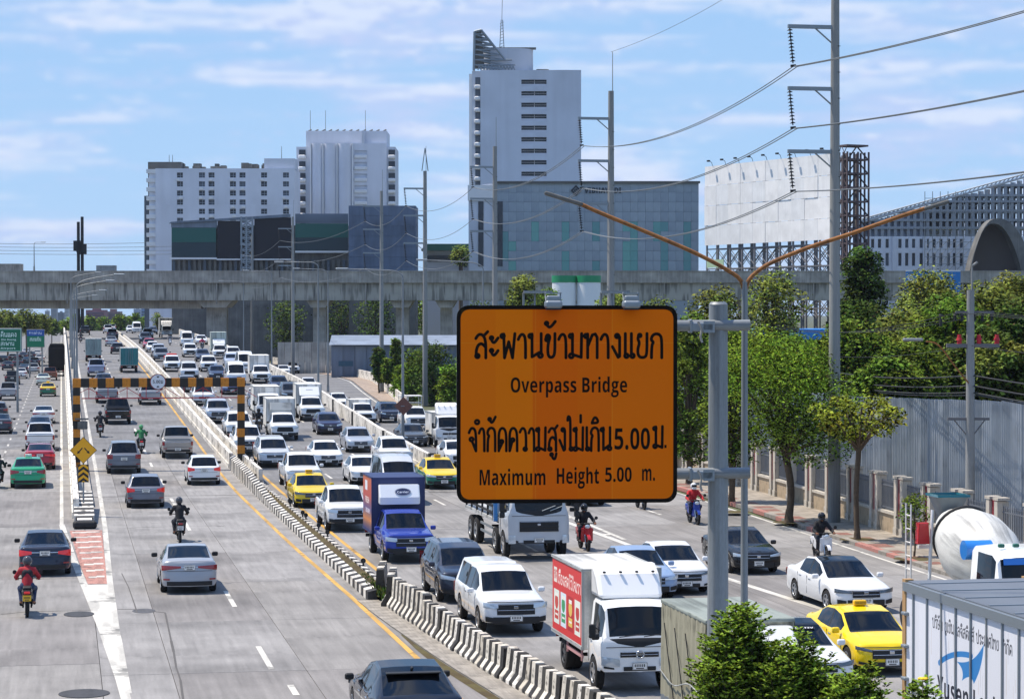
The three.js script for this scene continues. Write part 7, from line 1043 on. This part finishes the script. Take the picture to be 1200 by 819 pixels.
C('sedan', 'white sedan behind rider in pink on ramp', 236, 404, 0xdfe3e8);
C('sedan', 'dark blue sedan between white crossover and ramp rider', 238, 424, 0x2a3048);
C('sedan', 'silver-blue sedan beside white lane wall far up ramp', 272, 430, 0xaab4c6, { metal: .3 });
C('suv', 'white sport utility car behind silver-blue sedan by lane wall', 274, 423, WHITE);
C('van', 'white van beside white lane wall far up ramp', 288, 437, WHITE);
cabOver('large grey-fronted box truck under expressway on ramp', null, 195, 396, F, true, { paint: paint(0xc4c8ca), W: 2.25, L: 7.5, bh: 2.5, spoiler: true, box: V.boxGrey });
boxPickup('pale green box truck with white cab by far white wall', null, 258, 421, F, true, { paint: paint(WHITE), box: std({ map: rep(texGrime, .3), color: 0xb9c8c4, roughness: .6 }), bh: 2.5, spoiler: true });
boxPickup('white cage-sided box pickup right of white van', null, 307, 450, F, true, { paint: paint(WHITE), bh: 1.9 });
C('sedan', 'red sedan near median wall high on ramp', 175, 409, 0xa83040);
C('sedan', 'white sedan in front of red sedan high on ramp', 179, 413, WHITE);
C('suv', 'silver sport utility car near median wall high on ramp', 186, 419, 0xb0b8c4, { metal: .3 });
C('suv', 'dark sport utility car behind red sedan high on ramp', 170, 403, 0x30343c);
C('pickup', 'dark pickup truck behind dark sport utility car high on ramp', 173, 397, 0x3a3e46);
C('van', 'white van near ramp crest by median wall', 160, 391, WHITE);
[[149, 387], [153, 390], [144, 384]].forEach(([x, y]) => C('sedan', 'white far sedan near crest in opposite lanes', x, y, WHITE, { group: 'white cars near opposite crest' }));
[[179, 392, 0x3b3f48], [166, 386, 0x555a64], [186, 388, 0x30333a]].forEach(([x, y, c]) => C('sedan', 'dark far sedan near crest in opposite lanes', x, y, c, { group: 'dark cars near opposite crest' }));
// frontage lane
Dn('sedan', 'white sedan behind white lane wall at lane curve', 333, 440, WHITE);
Dn('pickup', 'white pickup truck at start of frontage curve', 344, 438, WHITE);
Dn('sedan', 'white sedan in middle of frontage curve', 363, 458, WHITE);
Dn('sedan', 'white sedan hidden to its bonnet by white lane wall', 399, 480, WHITE);
boxPickup('small white box van truck beside white lane wall', null, 428, 499, G, true, { paint: paint(WHITE), bh: 1.2, bl: 2.4, bw: 1.75 });
Dn('suv', 'dark blue people carrier before verge of frontage lane', 459, 496, 0x2b3044, { fine });
Dn('pickup', 'white pickup truck with tall cage rack by diamond sign', 490, 505, WHITE, { fine, rack: true });
Dn('sedan', 'dark grey sedan under diamond sign lamp post', 487, 524, 0x4b4f55, { fine });
cabOver('small white box truck at left edge of orange sign', null, 527, 525, G, true, { paint: paint(WHITE), L: 5, W: 1.8, bh: 1.5, y0: .8, spoiler: true });
Dn('sedan', 'white sedan mostly hidden by orange sign edge', 541, 548, WHITE);
Dn('sedan', 'black sedan showing under bottom edge of orange sign', 690, 594, BLACK, {});
// near lanes on the right
C('suv', 'dark blue-grey sport utility car in front of flatbed truck', 551, 708, 0x2a3040, { fine, metal: .2 });
C('canopy', 'white canopy pickup truck beside red-sided box truck', 605, 746, WHITE, { fine, name: 'canopy_pickup_truck' });
C('sedan', 'light blue sedan partly behind red-sided box truck', 765, 704, 0x8fa6c4, { fine, metal: .35 });
C('sedan', 'white sedan with sunroof beside thick sign post', 806, 698, WHITE, { fine, darkHead: true });
C('sedan', 'black luxury sedan with chrome grille behind lamp post', 890, 674, 0x07080d, { fine });
{ const t = C('sedan', 'white luxury sedan with dark glass roof right of lamp post', 1013, 719, WHITE, { fine, darkHead: true, blackRoof: true, yaw: -.02 }); t.scale.set(1.05, 1, 1.1); }
C('sedan', 'bright yellow taxi sedan in front of white luxury sedan', 1046, 793, 0xf0cf08, { fine, taxi: 1, darkHead: true });
C('sedan', 'white sedan with dark roof and windshield banner behind leafy bush', 962, 813, WHITE, { fine, darkHead: true, blackRoof: true, banner: 'YARIS ATIV' });
// blue refrigerated truck
{
  const side = printMat(512, 384, (c, w, h) => { const g = c.createLinearGradient(0, 0, 0, h); g.addColorStop(0, '#c0663f'); g.addColorStop(.35, '#b5483c'); g.addColorStop(.6, '#5a4a7c'); g.addColorStop(.8, '#c77a3a'); g.addColorStop(1, '#2b2c6c'); c.fillStyle = g; c.fillRect(0, 0, w, h); c.fillStyle = '#dfe4ea'; c.fillRect(120, 30, 130, 70); latin(c, 'FRESH', 130, 190, 220, 60, '#f0e6dc'); latin(c, 'DELIVERY', 150, 260, 240, 44, '#eee6f0'); });
  const logo = printMat(256, 256, (c, w, h) => { c.fillStyle = '#1d2a52'; c.fillRect(0, 0, w, h); c.strokeStyle = '#c9d2e6'; c.lineWidth = 6; c.beginPath(); c.arc(128, 128, 116, 0, 6.3); c.stroke(); latin(c, 'Carrier', 34, 168, 188, 96, '#e9edf5'); });
  boxPickup('blue refrigerated box truck with white cooling unit above cab', null, 482, 661, F, true, { paint: paint(0x1c3596), fine: true, box: std({ color: 0x24325f, roughness: .5 }), trim: std({ color: 0x1c2858, roughness: .5 }), bh: 2.1, bw: 1.95, unit: paint(0xeef0f2), logo, sidePrint: side });
}
// white cab-over truck with red printed side
{
  const side = printMat(1024, 560, (c, w, h) => {
    c.fillStyle = '#d4312f'; c.fillRect(0, 0, w, h); c.fillStyle = '#e9e2d6'; c.fillRect(50, 60, 110, 120); thai(c, 'ซีพี', 60, 150, 90, 46, 8, '#c02a2a'); thai(c, 'เรื่องสดไว้ใจเรา', 185, 176, 790, 74, 12, '#f6ece2');
    [['#dfe9dc', '#c9473a'], ['#d9e8ef', '#3f9a62'], ['#b51f22', '#e6c25a'], ['#e8efe0', '#c23a34']].forEach(([bg, fg], i) => { const x = 50 + i * 240; c.fillStyle = bg; c.fillRect(x, 235, 190, 270); c.fillStyle = fg; c.beginPath(); c.arc(x + 95, 330, 60, 0, 6.3); c.fill(); c.fillRect(x + 30, 400, 130, 70); c.fillStyle = '#f4f0e4'; c.fillRect(x + 45, 260, 100, 30); c.fillRect(x + 50, 425, 90, 16); });
  });
  cabOver('white cab-over box truck with red printed side panel', null, 750, 814, F, true, { paint: paint(0xeff0ee), fine: true, W: 1.92, L: 5.6, y0: .82, bh: 1.95, spoiler: true, sidePrint: side, box: std({ map: rep(texGrime, .25), color: 0xe4e5e2, roughness: .55 }), guard: std({ color: 0xc09090, roughness: .6 }) });
}
{ // big flatbed truck with blue frame
  const t = thing('flatbed_truck', 'big silver-white flatbed truck with blue headboard below orange sign', 'truck'), L = 9.4, zc = L / 2 - 1.05, W = 2.32, bl = paint(0x2f7fc0), gl = paint(0xb9bfc4, .2);
  const R = addBody(t, 'bigcab', { paint: gl, oz: zc, fine: true, blackMirror: true, rim: V.chrome }); chassis(t, zc - .5, -L / 2 + .2, .95);
  for (let i = 0; i < 3; i++) { const y = 1.05 + i * .14; const q = mesh('grille_bar', R.patch(-.62 * R.hw, .62 * R.hw, y, y, y + .06, y + .06, 1, .03), V.trim, t); q.position.z = zc; }
  for (const z of [zc - 1.9, -L / 2 + 2.3, -L / 2 + 1.05]) for (const s of [1, -1]) addWheel(t, s * (W / 2 - .18), z, .5, .28, V.rim);
  mesh('bed_floor', box(W, .14, 6.4, 0, 1.25, -L / 2 + 3.25), std({ map: rep(texGrime, .4), color: 0xc4c9cc, roughness: .7 }), t);
  mesh('headboard', [box(W, .12, .1, 0, 2.9, -L / 2 + 6.5), box(.14, 1.8, .14, W / 2 - .07, 2.1, -L / 2 + 6.5), box(.14, 1.8, .14, -W / 2 + .07, 2.1, -L / 2 + 6.5), box(W, .1, .1, 0, 2.1, -L / 2 + 6.5), box(.1, 1.5, .08, .4, 2.1, -L / 2 + 6.5), box(.1, 1.5, .08, -.4, 2.1, -L / 2 + 6.5)], bl, t);
  for (const s of [1, -1]) { mesh('side_rack', [box(.06, .1, 6.3, s * (W / 2 - .03), 1.75, -L / 2 + 3.25), box(.06, .08, 6.3, s * (W / 2 - .03), 1.5, -L / 2 + 3.25), ...[0, 1, 2, 3, 4, 5].map((i) => box(.07, .6, .08, s * (W / 2 - .03), 1.52, -L / 2 + .3 + i * 1.2))], V.trim, t); mesh('side_guard', [box(.04, .09, 2.6, s * (W / 2 - .08), .62, -.1), box(.04, .09, 2.6, s * (W / 2 - .08), .9, -.1)], V.steel, t); mesh('mirror_arm', [bar([s * 1.1, 2.3, zc + .9], [s * 1.36, 2.2, zc + 1.1], .02), rbox(.2, .42, .12, s * 1.38, 2.0, zc + 1.1, .05), rbox(.2, .22, .12, s * 1.38, 1.68, zc + 1.1, .05)], V.trim, t); mesh('wiper', bar([s * .15 + .25, 1.8, zc + 1.06], [s * .15 + .75, 1.98, zc + 1.02], .016), V.boxGrey, t); }
  const ld = mesh('tank_load', rbox(1.9, .9, 2.2, 0, 1.8, -L / 2 + 5.0, .1), paint(0x9fb7cc), t);
  park(t, 632, 657, F, L, true);
}
{ // curtain-sided truck in the near lane
  const t = thing('tarpaulin_truck', 'beige tarpaulin covered truck just behind leafy bush', 'truck'), L = 5.5, W = 1.9, tarp = std({ map: rep(texGrime, .5), color: 0xa8a692, roughness: .85 }), top = std({ map: rep(texGrime, .3), color: 0x98a39f, roughness: .8 });
  const pos = [], n = 50, h0 = .55, h1 = 2.58, idx = []; setSeed(61); // rippled curtain on each side
  const side = (s) => { const ps = [], ix = [], uv = []; for (let i = 0; i <= n; i++) for (let j = 0; j <= 8; j++) { const z = lerp(L / 2 - 1.75, -L / 2, i / n), y = lerp(h0, h1, j / 8), w = .025 * Math.sin(i * 1.3 + j * .35) * (1 - Math.abs(j / 8 - .45)) + .015 * vnoise(i * .4, j * .5); ps.push(s * (W / 2 + w), y, z); uv.push(z, y); if (i && j) { const a = (i - 1) * 9 + j - 1, b = i * 9 + j - 1; s > 0 ? ix.push(a, b, a + 1, b, b + 1, a + 1) : ix.push(a, a + 1, b, b, a + 1, b + 1); } } const g = new THREE.BufferGeometry(); g.setAttribute('position', new THREE.Float32BufferAttribute(ps, 3)); g.setAttribute('uv', new THREE.Float32BufferAttribute(uv, 2)); g.setIndex(ix); g.computeVertexNormals(); return g; };
  for (const s of [1, -1]) { const q = mesh('side_curtain', side(s), tarp, t); for (let i = 0; i < 3; i++) mesh('strap', bar([s * (W / 2 + .045), h0 + .05, .3 - i * .9], [s * (W / 2 + .045), h1 - .4, .0 - i * .9 - .5], .012), V.trim, q); mesh('bottom_rail', box(.06, .14, L - 1.75, s * (W / 2 - .02), h0 - .05, -.87), V.steel, t); }
  mesh('roof_cover', rbox(W + .04, .1, L - 1.72, 0, h1 + .03, -.87, .04), top, t); mesh('rear_cover', box(W - .02, h1 - h0, .04, 0, (h0 + h1) / 2, -L / 2 + .02), tarp, t); mesh('front_wall', box(W - .02, h1 - h0, .04, 0, (h0 + h1) / 2, L / 2 - 1.76), tarp, t); mesh('bed_floor', box(W - .04, .12, L - 1.9, 0, h0 + .1, -.87), V.under, t); mesh('rope', tube([[-W / 2 - .05, 1.1, -L / 2 + .1], [-W / 2 - .08, .95, -L / 2 + 1.4], [-W / 2 - .06, 1.15, -L / 2 + 2.6], [-W / 2 - .08, 1.0, -L / 2 + 4]], .015, 20, 5), V.boxGrey, t);
  addBody(t, 'cab', { paint: paint(0xdfe1e0), oz: L / 2 - .86, fine: true, blackMirror: true }); const df = extr([[0, 0], [0, .36], [.3, .38], [.75, .04], [.7, 0]], W * .86, .06); df.rotateY(-Math.PI / 2); mesh('wind_deflector', df, paint(0xdfe1e0), t).position.set(0, 2.16, L / 2 - 1.72); chassis(t, 1.6, -L / 2 + .2, .6); dualAxle(t, W, -L / 2 + 1.2, .36);
  const rearLeft = hit(775, 703, G, 2.63); t.position.set(rearLeft.x + W / 2, .004, rearLeft.z + L / 2); t.userData.note = undefined; delete t.userData.note;
}
{ // white container trailer with printed side
  const t = thing('container_trailer', 'white container trailer with blue swoosh and dark company lettering', 'trailer'), L = 12.2, W = 2.44, y0 = 1.25, y1 = 4.0, H = y1 - y0;
  const side = (flip) => printMat(2048, 460, (c, w, h) => { c.fillStyle = '#e3e6ee'; c.fillRect(0, 0, w, h); const k = w / L; setSeed(88); for (let i = 0; i < 260; i++) { c.fillStyle = ['rgba(120,105,85,.10)', 'rgba(90,90,95,.10)', 'rgba(140,90,50,.12)'][i % 3]; c.fillRect(rr(0, w), rr(0, h * .8), rr(1, 5), rr(20, 140)); } c.fillStyle = '#dfe2ea'; for (let i = 0; i < 9; i++) c.fillRect(i * w / 9, 0, w / 18, h); const x0 = 1.35 * k; thai(c, 'บริษัท ยูเซ็น โลจิสติกส์ ประเทศไทย จำกัด', x0, 88, 3.7 * k, 30, 4.4, '#3a3d48'); c.save(); c.translate(0, -66); c.strokeStyle = '#2b7fc4'; c.lineWidth = 18; c.lineCap = 'round'; c.beginPath(); c.moveTo(x0 + .35 * k, 262); c.quadraticCurveTo(x0 + 1.0 * k, 205, x0 + 1.9 * k, 200); c.stroke(); c.fillStyle = '#2b7fc4'; c.beginPath(); c.moveTo(x0 + 1.2 * k, 236); c.quadraticCurveTo(x0 + 2.0 * k, 230, x0 + 2.45 * k, 150); c.quadraticCurveTo(x0 + 2.4 * k, 225, x0 + 2.0 * k, 285); c.quadraticCurveTo(x0 + 1.9 * k, 250, x0 + 1.45 * k, 290); c.quadraticCurveTo(x0 + 1.6 * k, 250, x0 + 1.2 * k, 236); c.fill(); latin(c, 'Yusen Logistics', x0 + .25 * k, 372, 3.9 * k, 96, '#1f2230'); c.restore(); });
  mesh('container_body', box(W, H, L, 0, (y0 + y1) / 2, 0), std({ map: rep(texGrime, .2), color: 0xe6e8ee, roughness: .5 }), t);
  for (const s of [1, -1]) { const f = new THREE.PlaneGeometry(L - .1, H - .22); f.rotateY(s * Math.PI / 2); f.translate(s * (W / 2 + .006), (y0 + y1) / 2 - .04, 0); const p = mesh('side_print', f, side(), t); for (let i = 0; i < 17; i++) mesh('side_post', rbox(.04, H - .14, i % 3 === 2 ? .03 : .055, s * (W / 2 + .02), (y0 + y1) / 2, -L / 2 + .46 + i * .7, .012, 1), i % 3 === 2 ? V.boxGrey : M.steel, t); mesh('top_rail', box(.1, .16, L + .02, s * (W / 2 + .01), y1 - .06, 0), M.steel, t); mesh('bottom_rail', box(.1, .16, L + .02, s * (W / 2 + .01), y0 + .04, 0), M.steel, t); for (let i = 0; i < 4; i++) mesh('door_hinge', rbox(.12, .06, .2, s * (W / 2 + .04), y0 + .4 + i * .6, -L / 2 + .1, .02), M.steel, t); }
  mesh('roof_sheet', box(W - .04, .03, L - .04, 0, y1 + .03, 0), std({ map: rep(texSheet, .15), color: 0xaab0b8, roughness: .6 }), t); for (let i = 0; i < 11; i++) mesh('roof_bow', box(W - .1, .02, .07, 0, y1 + .052, -L / 2 + .6 + i * 1.1), M.steel, t);
  for (const s of [1, -1]) mesh('corner_post', box(.16, H + .1, .16, s * (W / 2 - .05), (y0 + y1) / 2 + .02, -L / 2 - .02), std({ map: rep(texGrime, 1), color: 0xc09a6a, roughness: .7 }), t); mesh('rear_door', [box(W * .47, H * .92, .04, W * .24, (y0 + y1) / 2, -L / 2 - .02), box(W * .47, H * .92, .04, -W * .24, (y0 + y1) / 2, -L / 2 - .02)], V.boxWhite, t);
  chassis(t, L / 2, -L / 2, 1.0); for (const z of [-L / 2 + 1.2, -L / 2 + 2.5]) dualAxle(t, W, z, .5); mesh('landing_leg', [box(.12, 1, .12, .8, .6, L / 2 - 3), box(.12, 1, .12, -.8, .6, L / 2 - 3)], M.steel, t); for (const z of [L / 2 - 1, L / 2 - 2.2]) dualAxle(t, W, z, .5);
  addBody(t, 'bigcab', { paint: paint(0xe4e6e6), oz: L / 2 + 1.5, fine: true, blackMirror: true }); const c = hit(1062, 682, G, y1 + .02); t.position.set(c.x + W / 2, .004, c.z + L / 2);
}
{ // concrete mixer truck
  const t = thing('mixer_truck', 'white concrete mixer truck with tilted drum and blue tank behind trailer', 'mixer truck'), L = 7.6, zc = L / 2 - 1.05, wm = paint(0xeef0ef);
  addBody(t, 'bigcab', { paint: wm, oz: zc, fine: true, blackMirror: true }); chassis(t, 2.5, -L / 2 + .2, .95); for (const z of [-1.6, -2.85]) for (const s of [1, -1]) addWheel(t, s * .98, z, .48, .3, V.rimDark);
  const pr = [[.35, 0], [.8, .35], [1.02, 1.2], [1.04, 2.0], [.82, 3.0], [.52, 3.75], [.48, 3.8]].map((a) => new THREE.Vector2(...a)), dr = new THREE.LatheGeometry(pr, 32); dr.rotateX(-Math.PI / 2 + .26); dr.translate(0, 2.05, 1.5); mesh('drum', dr, std({ map: rep(texGrime, 1.3, .8), color: 0xe6e8e6, roughness: .5 }), t);
  const ring = new THREE.TorusGeometry(.86, .05, 8, 32); ring.rotateX(.26); ring.translate(0, 2.8, -1.3); mesh('drum_ring', ring, V.trim, t);
  const hop = new THREE.CylinderGeometry(.62, .3, .6, 4, 1, true); hop.rotateY(Math.PI / 4); hop.translate(0, 3.55, -2.5); mesh('hopper', hop, std({ color: 0x7d868a, roughness: .7, side: THREE.DoubleSide }), t); mesh('hopper_rim', [box(.96, .07, .07, 0, 3.86, -2.05), box(.96, .07, .07, 0, 3.86, -2.95), box(.07, .07, .9, .44, 3.86, -2.5), box(.07, .07, .9, -.44, 3.86, -2.5)], paint(0x2a7080), t);
  const tk = cyl(.26, .26, .75, 0, 0, 0, 18); tk.rotateZ(Math.PI / 2); tk.translate(-.35, 2.72, 1.5); mesh('water_tank', tk, paint(0x2a7fd0), t); mesh('frame_support', [bar([.6, 1, -2.4], [.45, 3.45, -2.5], .05), bar([-.6, 1, -2.4], [-.45, 3.45, -2.5], .05), box(1.6, .1, .1, 0, 2.4, -2.7)], wm, t);
  mesh('ladder', [bar([-1.05, .8, -2.6], [-1.05, 3.6, -2.6], .025), bar([-1.05, .8, -3], [-1.05, 3.6, -3], .025), ...[0, 1, 2, 3, 4, 5, 6].map((i) => bar([-1.05, 1 + i * .38, -2.6], [-1.05, 1 + i * .38, -3], .018))], V.boxWhite, t); mesh('red_chute', extr([[-.18, 0], [.18, 0], [.15, .6], [-.15, .6]], .25, .03).translate(-.75, 2.5, -2.5), paint(0xc22a30), t); mesh('roof_lamp', [-.7, -.3, .3, .7].map((x) => rbox(.16, .1, .12, x, 2.98, zc + .35, .03)), std({ color: 0x2f6a5a, roughness: .4 }), t);
  const sv = new THREE.PlaneGeometry(1.7, .17); const s2 = mesh('sun_visor_strip', sv, std({ color: 0x2f7fd6, roughness: .4 }), t); s2.position.set(0, 2.62, zc + .87); s2.rotation.x = -.22;
  const c = atDepth(1217, 560, 61); t.position.set(c.x, .004, c.z - L / 2);
}
// motorcycles with riders
bike('motorcycle with yellow plate behind dark navy sedan', 'person in red sleeves and dark vest riding behind navy sedan', 31, 725, G, false, { col: 0x2a2a2e, jacket: 0xa3242e, vest: 0x22242a, helmet: 0x3d4048, trousers: 0x2c3a58, yp: true, lit: true });
bike('dark motorcycle cut off at edge of lower road', 'person in dark clothes riding at edge of lower road', -3, 573, G, false, { col: 0x22242a, jacket: 0x24262c });
bike('dark motorcycle under height gantry left of black pickup', 'person all in black riding left of black pickup', 117, 513, F, false, { col: 0x1c1d22, jacket: 0x1b1d24, helmet: 0x1a1b20 });
bike('motorcycle with bright tail light between grey car and gold pickup', 'person in green jacket and helmet riding between lanes', 165.5, 532, F, false, { col: 0x24262a, jacket: 0x2f7a4a, helmet: 0x4f9a62, lit: true });
bike('black motorcycle ahead of silver-blue sedan', 'person in black jacket riding ahead of silver-blue sedan', 211, 637, F, false, { col: 0x26282c, jacket: 0x16171c, helmet: 0x35373d });
bike('small motorcycle high on ramp beside black pickup', 'person in dark clothes high on ramp', 94, 402, F, false, { col: 0x2a2c30, jacket: 0x2a2c34 });
bike('red scooter beside flatbed truck mirror', 'person in black riding red scooter beside flatbed truck', 691, 647, F, true, { col: 0xb51c24, jacket: 0x191a1f, scooter: true });
bike('orange motorcycle below orange sign', 'person in orange vest riding under orange sign', 757, 598, G, true, { col: 0xc8801c, jacket: 0xc87a20, scooter: true });
bike('blue motorcycle behind thick sign post', 'person in red shirt and white helmet riding blue motorcycle', 820, 616, G, true, { col: 0x26409a, jacket: 0xb8252c, helmet: 0xd8dadc, trousers: 0x27304a });
bike('white scooter behind white luxury sedan', 'person in black riding white scooter by pavement', 973, 660, G, true, { col: 0xd9dadc, jacket: 0x17181d, scooter: true, helmet: 0x1b1c20 });
bike('dark motorcycle between white pickup and white box truck', 'person in dark clothes riding between white box trucks', 304, 509, F, true, { col: 0x24262b, jacket: 0x1e2026 });
bike('white scooter behind gantry leg', 'person in pale shirt riding white scooter behind gantry leg', 294, 481, F, true, { col: 0xdcdedf, jacket: 0xb9bec6, scooter: true, helmet: 0xd8dadc });
bike('dark motorcycle in front of white sedan high on ramp', 'person in pink jacket riding high on ramp', 237, 410, F, true, { col: 0x2c2e33, jacket: 0xb03058 });
bike('white scooter beside red loaded pickup', 'person in grey riding scooter beside red loaded pickup', 199, 405, F, true, { col: 0xc9ccd0, jacket: 0x7c8088, scooter: true });
// ---------------------------------------------------------------- thin haze in the air
scene.fog = new THREE.FogExp2(0xc4d4ec, .00006);
renderer.render(scene, camera);
